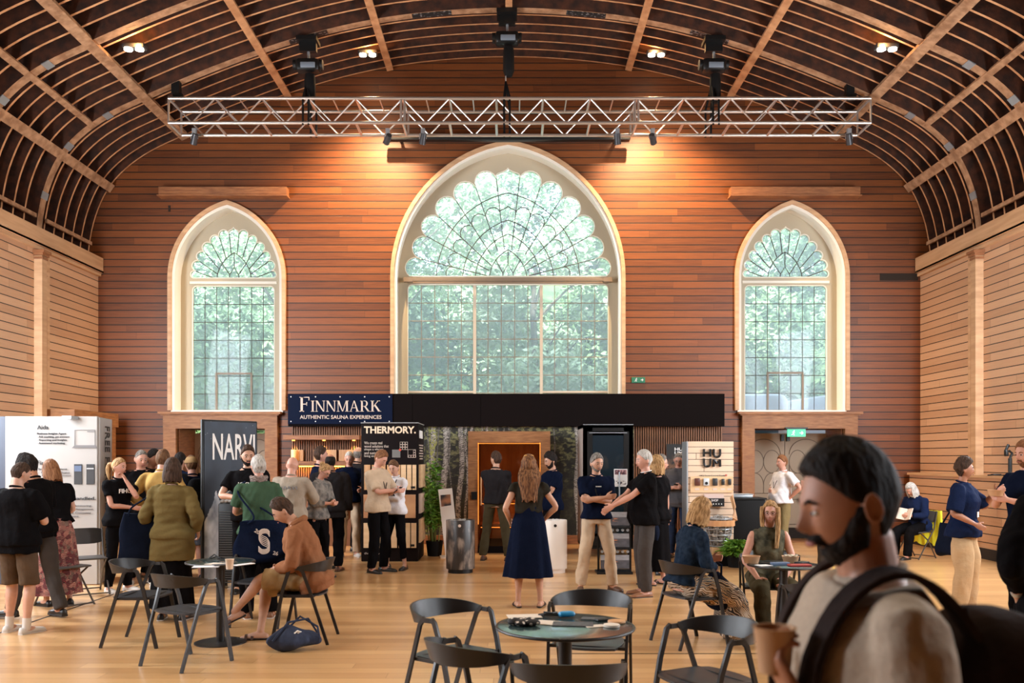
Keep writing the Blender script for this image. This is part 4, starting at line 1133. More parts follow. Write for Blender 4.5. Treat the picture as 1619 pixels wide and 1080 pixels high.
# black counter beside the slatwall
bc = empty('demo_counter', ((1188-CX)/93, 15.2, 0), 0, 'black counter with leaflets and equipment on top, right of the pine slatwall', 'counter')
q = MB(); q.rbox((0,0.25,0.49), (0.56,0.5,0.98), 0.01); q.build('counter_body', m_blackm, bc)
q = MB(); q.box((0,0.25,0.99), (0.60,0.54,0.025)); q.build('counter_top', m_black, bc, smooth=0)
q = MB(); q.rbox((-0.10,0.2,1.03),(0.36,0.3,0.05),0.01); q.box((-0.10,0.2,1.062),(0.38,0.32,0.012)); tag(q.build('display_case', m_steel), 'flat glass topped display case on the black counter', 'display case')
COL.objects[-1].location = bc.location
q = MB(); q.box((0.0,0.6,0.05),(0.9,0.3,0.11)); 
# poster on the right slat wall
def glow(u, v):
    n = fbm(u*7, v*9, 9); c = mixc((0.012,0.010,0.009), (0.30,0.14,0.06), np.clip((n-0.45)*4,0,1)*np.clip(1.1-abs(v-.4)*2.6,0,1))
    return c
pp = printed('heater_poster', fx(1096)-fx(1056), 0.98, 60, 90, glow, m_print, Matrix.Translation((fx(1056), 17.472, fz(702)-0.98)) @ A90)
tag(pp, 'dark poster with a white HUUM logo on the right slatted lining', 'poster')
for k, (wd, dz) in enumerate((('HU', 0), ('UM', -0.075))):
    text_fit('lettering', wd, 0.16, 0.062, m_white, Matrix.Translation((fx(1069), 17.465, fz(711)-0.02+dz)) @ A90, pp, bold=0.03)

# --- left-hand software stand: angled white wall with print
m_wpanel = mat('white_print_panel', (0.40,0.375,0.355), 0.5)
m_ink = mat('ink_black', (0.03,0.028,0.03), 0.55)
m_inkg = mat('ink_grey', (0.16,0.15,0.15), 0.55)
Sp = 119.0; py_ = F/Sp
pw = empty('printed_wall', ((81-CX)/Sp, py_, 0), 0, 'white printed exhibition wall with Aida and Finn text at the far left', 'exhibition wall')
def qX(x): return (x-81)/Sp
def qZ(y): return EYE+(HY-y)/Sp
q = MB(); q.box(((qX(8)+qX(153))/2,0.03,1.125), ((153-8)/Sp,0.05,2.23)); q.build('wall_panel', m_wpanel, pw, smooth=0)
q = MB(); q.box((qX(-8),0.03,1.125), (31/Sp,0.05,2.23)); q.build('blue_panel', mat('slate_panel',(0.06,0.07,0.10),.5), pw, smooth=0)
# return panel angled away, lettered up its edge
q = MB(); a0 = Vector((qX(153),0.03,0)); a1 = Vector(((174-CX)*(py_+0.75)/F - pw.location.x, 0.75, 0)); q.bar(a0+Vector((0,0,1.12)), a1+Vector((0,0,1.12)), 2.22, 0.05, up=(0,1,0)) 
q.build('return_panel', m_wpanel, pw, smooth=0)
text_fit('lettering', 'Aida', 18/Sp, 0.055, m_ink, Matrix.Translation((qX(58.5),0.0,qZ(679))) @ A90, pw, bold=0.015)
for k, l_ in enumerate(('Business Insights Agent', '- Ask anything, get answers', '- Reporting and Insights', '- Automated marketing')):
    text_fit('lettering', l_, (46, 51, 47, 44)[k]/Sp, 0.032, m_ink, Matrix.Translation((qX(58.5),0.0,qZ(688+k*5.0))) @ A90, pw, bold=0.03 if k == 0 else 0.012)
text_fit('lettering', 'Finn', 18/Sp, 0.055, m_ink, Matrix.Translation((qX(58.5),0.0,qZ(735))) @ A90, pw)
for k, l_ in enumerate(('Service Agent', '- Conversations', '- Integrations')):
    text_fit('lettering', l_, (46, 50, 52, 46)[k]/Sp, 0.032, m_ink if k == 0 else m_inkg, Matrix.Translation((qX(60),0.0,qZ(744+k*5.0))) @ A90, pw)
text_fit('lettering', 'Support, handled.', 75/Sp, 0.055, m_ink, Matrix.Translation((qX(76),0.0,qZ(792))) @ A90, pw, bold=0.015)
for k, l_ in enumerate(('Fully Monitoring', 'Ticket Management', 'Fewer Customer', 'Issues')):
    text_fit('lettering', l_, (42, 45, 42, 22)[k]/Sp, 0.032, m_inkg, Matrix.Translation((qX(102),0.0,qZ(802+k*5.4))) @ A90, pw)
# laptop outline, phones
q = MB(); q.tube([(qX(118),0,qZ(706)),(qX(118),0,qZ(680)),(qX(150),0,qZ(680)),(qX(150),0,qZ(706))], 0.004, 4); q.prism([(qX(114),0,qZ(708.5)),(qX(154),0,qZ(708.5)),(qX(151),0,qZ(704)),(qX(118),0,qZ(704))], (0,-0.004,0)); q.box((qX(144),0,qZ(682.5)),(0.10,0.004,0.012)); q.build('laptop_print', m_inkg, pw, smooth=0)
for x_ in (123.5, 143):
    q = MB(); q.rbox((0,0,0), (13/Sp, 32/Sp, 0.006), 0.012, ); ph = q.build('phone_print', m_ink, pw, smooth=0); ph.location = (qX(x_),0.0,qZ(750)); ph.rotation_euler = (R(90),0,0)
    q = MB(); q.box((qX(x_),-0.006,qZ(741)), (11/Sp,0.004,9/Sp if x_ < 130 else 2/Sp)); q.build('screen_print', mat('phone_screen', (0.10,0.14,0.24) if x_ < 130 else (0.5,0.5,0.5), 0.5), pw, smooth=0)
vt = Matrix.Translation(a0.lerp(a1, 0.55) + Vector((0.036,0.0,2.12))) @ Matrix.Rotation(math.atan2(a1.y-a0.y, a1.x-a0.x),4,'Z') @ A90 @ Matrix.Rotation(R(-90),4,'Z')
text_fit('lettering', 'FREE FOREVER WORK', 1.75, 0.28, m_ink, vt @ Matrix.Translation((0,-0.12,0.0)), pw)
q = MB(); q.box((qX(117),-0.10,qZ(661)),(0.12,0.20,0.04)); hl = q.build('spot_arm', m_steel, pw, smooth=0)
lamp('SPOT', 'panel_spot', pw.location + Vector((qX(120),-0.42,2.28)), pw.location + Vector((qX(128),0.0,1.85)), 5, (1.0,0.97,0.93), spot_size=R(105), spot_blend=0.8, shadow_soft_size=0.03)

# --- tall blue banner NARVI
nb = empty('tall_banner', ((323-CX)/118, F/118, 0), 0, 'tall dark blue banner reading NARVI with a snowy slope at its foot', 'banner')
hN = EYE+(HY-666)/118
vec = Vector(((405-CX)/112 - (323-CX)/118, F/112-F/118, 0)); ang = math.atan2(vec.y, vec.x); Ln = vec.length
def snow(u, v):
    n = fbm(u*6, v*9, 12); st_ = fbm(u*90, v*120, 13, 2)
    c = mixc((0.005,0.009,0.018), (0.014,0.026,0.05), np.clip(v*1.2-.2,0,1)*n*1.6)
    slope = (v < 0.55 - 0.9*np.abs(u-0.22) + 0.10*(n-.5)) | (v < 0.28+0.2*(n-.5))
    c = np.where(slope[...,None], mixc((0.16,0.19,0.24),(0.62,0.65,0.70), np.clip((n-0.3)*2.2,0,1)), c)
    c = np.where((st_ > .93)[...,None]&(v > .5)[...,None], np.array((.2,.22,.25)), c)
    for a_ in (0.0, 0.05): 
        d = np.abs((v-0.60+a_) - (u-0.45)*0.22)
        c = np.where(((d < 0.0025)&(u > .35)&(u < .72))[...,None], np.array((0.45,0.5,0.42)), c)
    return c
MN = Matrix.Rotation(ang,4,'Z') @ A90
prn = printed('banner_print', Ln, hN-0.05, 90, 240, snow, m_print, MN @ Matrix.Translation((0,0.05,0.0)), nb)
q = MB(); q.rbox((Ln/2,0.03,hN/2+0.015),(Ln+0.06,0.04,hN+0.02),0.012); fr_ = q.build('banner_frame', m_black, nb); fr_.rotation_euler = (0,0,ang)
text_fit('lettering', 'NARVI', Ln*0.82, 0.36, m_white, MN @ Matrix.Translation((Ln*0.15,1.66,0.004)), nb, bold=0.01)

# ================================================================== more stand furniture
def stove(x, s, h, w, label, rz=0):
    r = empty('display_stove', ((x-CX)/s, F/s, 0), R(rz), label, 'stove')
    q = MB(); q.rbox((0,0,h/2+0.05), (w, w*0.9, h-0.1), 0.015); q.build('stove_body', m_black, r)
    q = MB()
    n = int(h/0.035)
    for k in range(n): q.box((0,-w*0.46,0.08+k*(h-0.16)/n), (w*0.86,0.02,0.012))
    q.build('front_ribs', mat('rib_grey', (0.05,0.05,0.05), 0.5), r, smooth=0)
    for sx in (-1,1):
        for sy in (-1,1):
            q = MB(); q.box((sx*w*.4,sy*w*.36,0.05),(0.04,0.04,0.10)); q.build('foot', m_black, r, smooth=0)
    q = MB(); rs = np.random.RandomState(3)
    for k in range(40): q.ell((rs.uniform(-w*.38,w*.38), rs.uniform(-w*.34,w*.34), h+rs.uniform(-.01,.03)), (rs.uniform(.03,.05),rs.uniform(.025,.04),rs.uniform(.02,.03)), 8, 6)
    o = q.build('stones', m_stone, r); o['kind'] = 'stuff'
    return r
stove(366, 121, 1.10, 0.27, 'tall black ribbed stove at the foot of the dark blue banner')
stove(440, 112, 1.05, 0.40, 'black ribbed stove behind the woman with the navy tote')
q = MB()
for a, b in (((0,-0.15,0.06),(0.40,0.02,0.12)),((0,0.15,0.06),(0.40,0.02,0.12)),((-0.19,0,0.06),(0.02,0.28,0.12)),((0.19,0,0.06),(0.02,0.28,0.12)),((0,0,0.01),(0.38,0.28,0.02))): q.box(a, b)
o = q.build('wooden_crate', m_pine, smooth=0); o.location = ((1152-CX)/103, 13.98, 0.17); tag(o, 'low pine crate standing on the black plinth before the slatwall', 'crate')

# ================================================================== chairs, tables and what lies on them
m_chair = mat('chair_steel', (0.011,0.0085,0.0078), 0.42)
m_seat = mat('chair_seat', (0.030,0.032,0.038), 0.38)
m_ttop = mat('table_top', (0.035,0.060,0.062), 0.16, coat=0.3)
def make_chair():
    r = empty('cafe_chair')
    # wrap-round backrest band
    mb = MB(); rings = []; N = 30
    for i in range(N+1):
        t = R(-14 + (208)*i/N); w = math.sin(max(0,min(1,(i/N)))*math.pi)
        x = 0.272*math.cos(t); y = 0.01 + 0.25*math.sin(t) if math.sin(t) > 0 else 0.01 + 0.25*math.sin(t)
        b = max(0, math.sin(t))**0.8
        top = 0.705 + 0.055*b; hh = 0.028 + 0.085*b
        o_ = Vector((math.cos(t), math.sin(t), 0))*0.007; tilt = Vector((math.cos(t), math.sin(t), 0))*0.018*b
        c = Vector((x, y, 0))
        rings.append([c-o_+tilt+Vector((0,0,top)), c+o_+tilt+Vector((0,0,top)), c+o_-tilt+Vector((0,0,top-hh)), c-o_-tilt+Vector((0,0,top-hh))])
    mb.loftrings(rings); mb.build('backrest', m_chair, r, smooth=40)
    for sx in (-1, 1):
        mb = MB(); mb.sweep([(sx*0.268,-0.045,0.700),(sx*0.270,-0.072,0.680),(sx*0.262,-0.125,0.52),(sx*0.250,-0.235,0.012),(sx*0.250,-0.237,0.0)], [(-0.009,-0.015),(0.009,-0.015),(0.009,0.015),(-0.009,0.015)], (0,-1,0.3)); mb.build('leg', m_chair, r, smooth=40)
        mb = MB(); mb.sweep([(sx*0.270,0.01,0.705),(sx*0.268,0.05,0.66),(sx*0.255,0.12,0.46),(sx*0.245,0.265,0.012),(sx*0.245,0.267,0.0)], [(-0.009,-0.013),(0.009,-0.013),(0.009,0.013),(-0.009,0.013)], (0,1,0.3)); mb.build('leg', m_chair, r, smooth=40)
    # dished seat
    mb = MB(); nx = 14; vs = []; fs = []
    for j in range(nx+1):
        for i in range(nx+1):
            u = -1+2*i/nx; v = -1+2*j/nx
            x = u*math.sqrt(1-0.28*v*v)*0.225; y = v*math.sqrt(1-0.28*u*u)*0.22 - 0.01
            vs.append((x, y, 0.448 - 0.016*(1-u*u)*(1-v*v) - 0.010*max(0,-v-0.6)))
    n1 = len(vs); vs += [(x,y,z-0.014) for x,y,z in vs]
    for j in range(nx):
        for i in range(nx):
            a = j*(nx+1)+i; fs.append((a,a+1,a+nx+2,a+nx+1)); fs.append((n1+a,n1+a+nx+1,n1+a+nx+2,n1+a+1))
    edge = [i for i in range(nx+1)] + [j*(nx+1)+nx for j in range(1,nx+1)] + [nx*(nx+1)+i for i in range(nx-1,-1,-1)] + [j*(nx+1) for j in range(nx-1,0,-1)]
    for a, b in zip(edge, edge[1:]+edge[:1]): fs.append((a, n1+a, n1+b, b))
    mb.add(vs, fs); mb.build('seat', m_seat, r, smooth=50)
    mb = MB(); mb.bar((-0.258,-0.14,0.435),(0.258,-0.14,0.435),0.02,0.02); mb.bar((-0.252,0.13,0.435),(0.252,0.13,0.435),0.02,0.02)
    for sx in (-1,1): mb.bar((sx*0.235,-0.14,0.435),(sx*0.235,0.13,0.435),0.016,0.02)
    mb.build('seat_frame', m_chair, r, smooth=0)
    return r
CH = [(-3.37,8.08,88,'black armchair left of the small table with papers, turned sideways to the right'),
      (-2.66,7.27,150,'black armchair with its back to us, nearest at the left table'),
      (-2.52,8.98,-8,'black armchair behind the left table, its curved back towards the tote bag'),
      (-1.93,8.22,-90,'black armchair the man in the brown hoodie sits on'),
      (-0.36,5.62,52,'black armchair left of the front table, open side towards the table'),
      (0.53,5.98,-14,'black armchair behind the front table, its curved back highest of the group'),
      (-0.17,4.60,132,'black armchair at the front left of the front table, its back to us'),
      (0.268,4.22,180,'black armchair nearest the camera, its straight back cut by the bottom edge'),
      (1.10,5.00,-62,'black armchair right of the front table, standing apart and turned left'),
      (1.62,8.05,112,'black armchair the woman in the denim jacket sits on'),
      (2.50,8.62,-6,'black armchair the long haired woman in the sleeveless top sits on'),
      (2.36,6.85,188,'black armchair at the near side of the right table, behind the man with the backpack')]
chair0 = make_chair(); chairs = []
for i, (x, y, rz, lab) in enumerate(CH):
    c = chair0 if i == 0 else copy_tree(chair0)
    c.location = (x, y, 0); c.rotation_euler = (0,0,R(rz)); tag(c, lab, 'chair', 'black cafe armchairs'); chairs.append(c)

def make_table(x, y, dia, label, base=0.46):
    r = empty('cafe_table', (x, y, 0), 0, label, 'table', 'round black cafe tables')
    q = MB(); q.lathe([(0,0.722),(dia/2-0.03,0.722),(dia/2-0.004,0.728),(dia/2,0.735),(dia/2-0.002,0.741),(dia/2-0.012,0.744),(0,0.744)], n=56); q.build('tabletop', m_ttop, r)
    q = MB(); q.tube([((dia/2-0.004)*math.cos(a*math.tau/56), (dia/2-0.004)*math.sin(a*math.tau/56), 0.737) for a in range(56)], 0.009, 8, close=True); q.build('table_edge', m_chair, r)
    q = MB(); q.cyl((0,0,0.015),(0,0,0.722),0.038,n=24); q.cyl((0,0,0.70),(0,0,0.722),0.11,n=24); q.build('column', m_chair, r)
    q = MB(); q.lathe([(0,0),(base/2,0),(base/2,0.008),(base/2-0.02,0.014),(0.05,0.018),(0,0.018)], n=48); q.build('base_plate', m_chair, r)
    return r
TL = (-2.66, 8.08); TF = (0.298, 4.97); TR_ = (2.40, 7.83)
make_table(*TL, 0.61, 'small round black table with papers and a paper cup, left foreground')
make_table(*TF, 0.775, 'large round table with leaflets and pouches at the bottom centre', 0.5)
make_table(*TR_, 0.62, 'small round table with food bowls before the seated long haired woman')

# grey folding chairs by the printed wall
def make_fold():
    r = empty('folding_chair')
    mpl = mat('folding_plastic', (0.050,0.045,0.043), 0.45); mfr = mat('folding_frame', (0.10,0.09,0.085), 0.4, 0.6)
    q = MB(); rings = []
    for i in range(13):
        u = -1+2*i/12; x = u*0.215; cy = 0.20-0.035*(1-u*u)+0.03; e = 0.02*(abs(u)**4)
        rings.append([Vector((x,cy-0.006,0.60+e)),Vector((x,cy+0.006,0.60+e)),Vector((x,cy+0.035,0.80-e)),Vector((x,cy+0.023,0.80-e))])
    q.loftrings(rings); q.build('backrest', mpl, r, smooth=40)
    q = MB(); q.rbox((0,-0.02,0.445),(0.41,0.40,0.022),0.05); q.build('seat', mpl, r)
    for sx in (-1,1):
        q = MB(); q.tube([(sx*0.22,0.25,0.79),(sx*0.22,0.17,0.5),(sx*0.22,-0.24,0.0)],0.011,8); q.build('leg', mfr, r)
        q = MB(); q.tube([(sx*0.20,-0.16,0.44),(sx*0.20,0.05,0.30),(sx*0.20,0.25,0.0)],0.011,8); q.build('leg', mfr, r)
    q = MB(); q.tube([(-0.22,-0.22,0.02),(0.22,-0.22,0.02)],0.009,6); q.tube([(-0.20,0.235,0.03),(0.20,0.235,0.03)],0.009,6); q.build('cross_bar', mfr, r)
    return r
f0 = make_fold()
for i, (x, y, rz, lab) in enumerate((((137-CX)/127, F/127, 35, 'grey folding chair beside the printed wall, nearest the blond woman'), ((101-CX)/138, F/138, 60, 'grey folding chair with a hand on its back, left of the other folding chair'), ((1448-CX)/93.5, F/93.5, -60, 'folding chair by the right wall with a yellow vest over it'))):
    c = f0 if i == 0 else copy_tree(f0)
    c.location = (x, y, 0); c.rotation_euler = (0,0,R(rz)); tag(c, lab, 'chair', 'folding chairs')
# hi-vis vest over the reader's chair
m_hiv = mat('hi_vis', (0.80,0.72,0.03), 0.6, emit=None); m_refl = mat('reflective_tape', (0.55,0.56,0.56), 0.3, 0.4)
hv = empty('hi_vis_vest', c.location, R(-60), 'yellow reflective vest draped over the chair of the reading woman', 'vest')
q = MB(); rings = []
for i in range(15):
    u = -1+2*i/14; x = u*0.25
    rings.append([Vector((x, 0.27+0.02*math.sin(i*1.9), 0.80)), Vector((x*1.1, 0.30+0.015*math.sin(i*2.3), 0.80)), Vector((x*1.15, 0.33+0.02*math.sin(i*1.7), 0.22+0.03*math.sin(i))), Vector((x*1.12, 0.31+0.02*math.sin(i*1.7), 0.22+0.03*math.sin(i)))])
q.loftrings(rings); q.build('vest_back', m_hiv, hv, smooth=40)
q = MB(); q.box((0,0.352,0.42),(0.56,0.008,0.05)); q.box((0,0.346,0.56),(0.55,0.008,0.05)); q.build('reflective_band', m_refl, hv, smooth=0)

# cylinder heaters
m_marble = mat('dark_marble', (0.035,0.027,0.023), 0.34, col2=(0.26,0.20,0.16), scale=9, stretch=(1.0,1.0,0.4), detail=10, lo=0.50, hi=0.66)
m_enam = mat('white_enamel', (0.80,0.74,0.68), 0.35)
def cyl_heater(x, s, rad, label, m, mrim):
    r = empty('column_heater', (x, F/s, 0), 0, label, 'heater', 'cylinder sauna heaters')
    q = MB(); q.lathe([(0,0.06),(rad,0.06),(rad,0.765),(rad-0.004,0.775),(rad-0.03,0.775),(rad-0.035,0.70),(0,0.70)], n=56); q.build('shell', m, r, smooth=40)
    q = MB(); q.lathe([(0,0),(rad*0.86,0),(rad*0.86,0.06),(0,0.06)], n=48); q.build('foot_ring', mrim, r, smooth=40)
    q = MB(); rs = np.random.RandomState(int(s))
    for k in range(60):
        a = rs.uniform(0,6.28); rr = (rad-0.06)*math.sqrt(rs.rand())
        q.ell((rr*math.cos(a), rr*math.sin(a), 0.735+rs.uniform(-.01,.02)), (rs.uniform(.02,.04), rs.uniform(.02,.035), rs.uniform(.015,.03)), 8, 6)
    o = q.build('stones', m_stone if m is m_marble else mat('white_stone', (0.7,0.68,0.66), .7), r); o['kind'] = 'stuff'
    q = MB(); q.cyl((0,-rad+0.01,0.70),(0,-rad-0.008,0.70),0.022,n=16); q.build('badge', m_gold if m is m_marble else m_black, r)
cyl_heater((728-CX)/107, 107, 0.213, 'short cylinder heater clad in dark veined marble', m_marble, m_black)
cyl_heater((877-CX)/107, 107, 0.182, 'short white cylinder heater behind the woman in the dress', m_enam, m_enam)

# leaflet stand
ls = empty('leaflet_stand', ((710-CX)/93, F/93, 0), R(8), 'slim white leaflet stand behind the marble heater', 'leaflet stand')
q = MB(); q.bar((0.06,0.05,0.02),(-0.06,0.12,1.16),0.24,0.02,up=(0,1,0)); q.build('panel', m_enam, ls, smooth=0)
q = MB(); q.box((0,0.0,0.01),(0.30,0.30,0.02)); q.build('base', m_enam, ls, smooth=0)
q = MB(); q.bar((-0.035,0.095,0.78),(-0.055,0.105,1.06),0.17,0.012,up=(0,1,0)); q.build('leaflet', mat('leaflet_photo', (0.03,0.03,0.035), .4, col2=(0.45,0.20,0.10), scale=6, detail=1), ls, smooth=0)
# postcard rack
pr = empty('postcard_rack', ((970-CX)/109, F/109, 0), 0, 'black rack of sauna photo cards behind the man with folded arms', 'card rack')
q = MB(); q.box((0.02,0.16,0.015),(0.52,0.36,0.03)); q.box((-0.20,0.20,0.5),(0.03,0.03,1.0)); q.box((0.27,0.20,0.5),(0.03,0.03,1.0)); q.box((0.035,0.20,1.0),(0.47,0.03,0.03)); q.build('rack_frame', m_black, pr, smooth=0)
def card(u, v):
    n = fbm(u*6, v*5, 31); c = mixc((0.02,0.018,0.02),(0.10,0.09,0.10), n)
    c = np.where((v > .62)[...,None], mixc((0.35,0.33,0.33),(0.16,0.15,0.16), n), c)
    c = mixc_arr(c, np.array((0.75,0.22,0.04))+0*c, np.clip(1-((u-.5)**2*40+(v-.42)**2*50),0,1)*np.clip((n-.35)*4,0,1))
    return c
for k in range(3):
    zc = 0.80-k*0.315
    o = printed('photo_card', 0.42, 0.20, 50, 26, card, m_print, Matrix.Translation((-0.175,0.10,zc-0.10)) @ Matrix.Rotation(R(-12),4,'X') @ A90, pr)
    q = MB(); q.box((0.035,0.17,zc-0.13),(0.46,0.16,0.02)); q.build('rack_shelf', m_black, pr, smooth=0)
    q = MB()
    for j in range(6): q.cyl((-0.15+j*0.075,0.14,zc-0.17),(-0.15+j*0.075,0.155,zc-0.17),0.022,n=10)
    q.build('magnet_row', m_steel, pr)

# potted bamboo-like plant
def plant(x, y, h, label):
    r = empty('potted_plant', (x, y, 0), 0, label, 'plant')
    q = MB(); q.lathe([(0,0),(0.12,0),(0.15,0.26),(0.135,0.26),(0.13,0.22),(0,0.22)], n=24); q.build('pot', m_blackm, r, smooth=40)
    rs = np.random.RandomState(3); st_ = MB(); lv = MB()
    for k in range(16):
        a = rs.uniform(0,6.28); rr = rs.uniform(0.01,0.09); hh = h*rs.uniform(.55,1.0)
        p = [(rr*math.cos(a)*(1+1.2*t), rr*math.sin(a)*(1+1.2*t), 0.2+(hh-0.2)*t) for t in (0,.3,.6,1)]
        st_.tube(p, [0.010,0.009,0.007,0.004], 6)
        for j in range(46):
            t = rs.uniform(0.30,1.0); b = Vector((rr*math.cos(a)*(1+1.2*t), rr*math.sin(a)*(1+1.2*t), 0.2+(hh-0.2)*t)); an = rs.uniform(0,6.28)
            d = Vector((math.cos(an), math.sin(an), rs.uniform(-.3,.9))).normalized(); L_ = rs.uniform(.10,.20); u, w = frame_from(d)
            lv.add([b, b+d*L_*.5+u*0.024, b+d*L_+Vector((0,0,-L_*.25)), b+d*L_*.5-u*0.024], [(0,1,2,3)])
    st_.build('stems', mat('plant_stem', (0.16,0.20,0.05), .6), r); o = lv.build('leaves', mat('plant_leaf', (0.09,0.26,0.03), .45, col2=(0.26,0.48,0.08), scale=5), r, smooth=0, fix=False); o['kind'] = 'stuff'
plant((687-CX)/91.5, F/91.5, 1.72, 'tall leafy potted plant between the dark stand and the birch mural')
plant((1160-CX)/101, F/101-0.15, 0.42, 'small dark leafy plant at the foot of the slatwall stand')

# loose things on the tables ------------------------------------------------
def flat(name, c, w, d, rz, m, label, cat, th=0.003, z=0.744, group=None):
    q = MB(); q.rbox((0,0,th/2), (w, d, th), 0.004) if th > 0.004 else q.box((0,0,th/2), (w, d, th)); o = q.build(name, m, smooth=0)
    o.location = (c[0], c[1], z+0.0005); o.rotation_euler = (0,0,R(rz)); tag(o, label, cat, group); return o
m_paper = mat('paper_cream', (0.72,0.62,0.52), 0.7); m_paperw = mat('paper_white', (0.78,0.77,0.78), 0.7); m_dpap = mat('paper_dark', (0.035,0.04,0.05), 0.5, col2=(0.10,0.10,0.11), scale=40)
m_polka = mat('polka_cloth', (0.015,0.012,0.012), 0.8)
_nt = m_polka.node_tree; _tc = _nt.nodes.new('ShaderNodeTexCoord'); _v = _nt.nodes.new('ShaderNodeTexVoronoi'); _v.inputs['Scale'].default_value = 38; _cr = _nt.nodes.new('ShaderNodeValToRGB')
_cr.color_ramp.elements[0].position = 0.30; _cr.color_ramp.elements[0].color = (0.7,0.6,0.5,1); _cr.color_ramp.elements[1].position = 0.34; _cr.color_ramp.elements[1].color = (0.015,0.012,0.012,1)
_nt.links.new(_tc.outputs['Object'], _v.inputs['Vector']); _nt.links.new(_v.outputs['Distance'], _cr.inputs[0]); _nt.links.new(_cr.outputs[0], _nt.nodes['Principled BSDF'].inputs['Base Color'])
def T3(x, y):            # photo pixel lying on a table top
    return gnd(x, y, 0.746)
flat('booklet', T3(829,975), 0.20, 0.12, 8, m_paper, 'cream booklet lying at the back left of the front table', 'booklet', 0.006)
flat('leaflet', T3(872,985), 0.19, 0.13, -20, m_paper, 'cream leaflet beside the spotted pouch on the front table', 'leaflet')
flat('booklet', T3(906,987), 0.23, 0.13, -6, m_dpap, 'dark speckled booklet in the middle of the front table', 'booklet', 0.005)
flat('leaflet', T3(937,978), 0.13, 0.08, -12, m_dpap, 'small dark leaflet at the right back of the front table', 'leaflet')
flat('leaflet', T3(941,990), 0.11, 0.07, 14, m_paper, 'small cream card at the right of the front table', 'leaflet')
flat('phone', T3(951,981), 0.07, 0.05, 20, m_black, 'small black device lying at the right of the front table', 'device', 0.012)
q = MB(); q.lathe([(0,0),(0.045,0),(0.047,0.008),(0.045,0.014),(0,0.014)], n=28); o = q.build('coaster', m_paper); o.location = T3(967,991); tag(o, 'round pale coaster at the right edge of the front table', 'coaster')
q = MB(); q.lathe([(0,0),(0.05,0),(0.052,0.006),(0.05,0.012),(0,0.012)], n=28); o = q.build('coaster', m_alder); o.location = T3(975,984.5); tag(o, 'round wooden coaster behind the pale one on the front table', 'coaster')
q = MB(); q.rbox((0,0,0.016), (0.10,0.05,0.032), 0.015); o = q.build('blue_pouch', mat('blue_plastic', (0.02,0.28,0.55), .4)); o.location = T3(896,975); o.rotation_euler = (0,0,R(15)); tag(o, 'bright blue plastic packet at the back of the front table', 'packet')
q = MB(); rs = np.random.RandomState(2)
for k in range(9): q.ell((rs.uniform(-.07,.07), rs.uniform(-.04,.04), 0.018), (rs.uniform(.04,.06), rs.uniform(.025,.04), rs.uniform(.014,.024)), 12, 8, Matrix.Rotation(rs.uniform(0,3),3,'Z'))
o = q.build('spotted_pouch', m_polka); o.location = T3(827,988); tag(o, 'crumpled black cloth pouch with pale spots at the left of the front table', 'pouch')
q = MB(); q.tube([(-0.06,0,0.008),(-0.02,0.03,0.01),(0.03,0.02,0.012),(0.07,-0.01,0.008),(0.03,-0.03,0.01),(-0.03,-0.02,0.012)], 0.006, 6, close=True); q.tube([(-0.03,0.02,0.02),(0.02,-0.02,0.022),(0.05,0.03,0.018)],0.005,6); o = q.build('lanyard_cord', m_black); o.location = T3(868,974); tag(o, 'tangle of black cord at the back of the front table', 'cord')
# left table
def cup(loc, m, label, name='paper_cup', h=0.085, r=0.036, lidm=None):
    q = MB(); q.lathe([(0,0.001),(r*.75,0),(r,h-0.004),(r+0.003,h),(r-0.003,h),(r*.72,0.008),(0,0.008)], n=24); o = q.build(name, m, smooth=40); o.location = loc; tag(o, label, 'cup'); return o
m_kraft = mat('kraft_paper', (0.52,0.30,0.16), 0.7); m_cupw = mat('cup_paper', (0.70,0.52,0.38), 0.7)
cup(gnd(363,900,0.744), m_cupw, 'pale paper cup standing on the left table')
flat('leaflet', gnd(326,896,0.745), 0.22, 0.14, 12, m_paperw, 'white leaflet at the left side of the left table', 'leaflet')
flat('leaflet', gnd(344,892,0.748), 0.18, 0.13, -18, m_paper, 'cream leaflet partly under the others on the left table', 'leaflet', z=0.748)
flat('magazine', gnd(352,893,0.752), 0.16, 0.11, 30, m_dpap, 'dark magazine in the middle of the left table', 'magazine', z=0.752)
o = flat('leaflet', gnd(386,893,0.745), 0.06, 0.20, -35, m_paperw, 'folded white leaflet at the right edge of the left table', 'leaflet', th=0.008)
q = MB(); q.tube([(-0.07,0.02,0.012),(-0.03,0.03,0.045),(0.02,0.0,0.02),(0.07,0.02,0.012),(0.02,-0.03,0.01)],0.007,6); q.tube([(-0.05,-0.01,0.01),(0.0,0.01,0.03),(0.05,-0.02,0.01)],0.006,6); o = q.build('charging_cable', m_black); o.location = gnd(342,885,0.744); tag(o, 'coiled black cable at the back of the left table', 'cable')
# right table
def bowl(loc, m, label, name='food_bowl', r=0.075, h=0.062, cat='bowl'):
    q = MB(); q.lathe([(0,0.001),(r*.78,0),(r,h-0.004),(r+0.003,h),(r-0.003,h),(r*.74,0.012),(0,0.012)], n=32); o = q.build(name, m, smooth=40); o.location = loc; tag(o, label, cat); return o
bowl((2.14,7.92,0.745), m_kraft, 'brown paper food bowl before the seated woman, left of the table', r=0.078, h=0.065)
b_ = bowl((2.50,7.95,0.745), m_kraft, 'brown food bowl filled with salad at the back of the right table', r=0.075, h=0.06)
q = MB(); rs = np.random.RandomState(9)
for k in range(24): a = rs.uniform(0,6.28); rr = 0.055*math.sqrt(rs.rand()); q.ell((rr*math.cos(a), rr*math.sin(a), 0.057+rs.uniform(-.006,.01)), (.014,.012,.008), 8, 6)
q.build('salad', mat('salad', (0.45,0.35,0.22), .7, col2=(0.7,0.65,0.55), scale=30), b_)
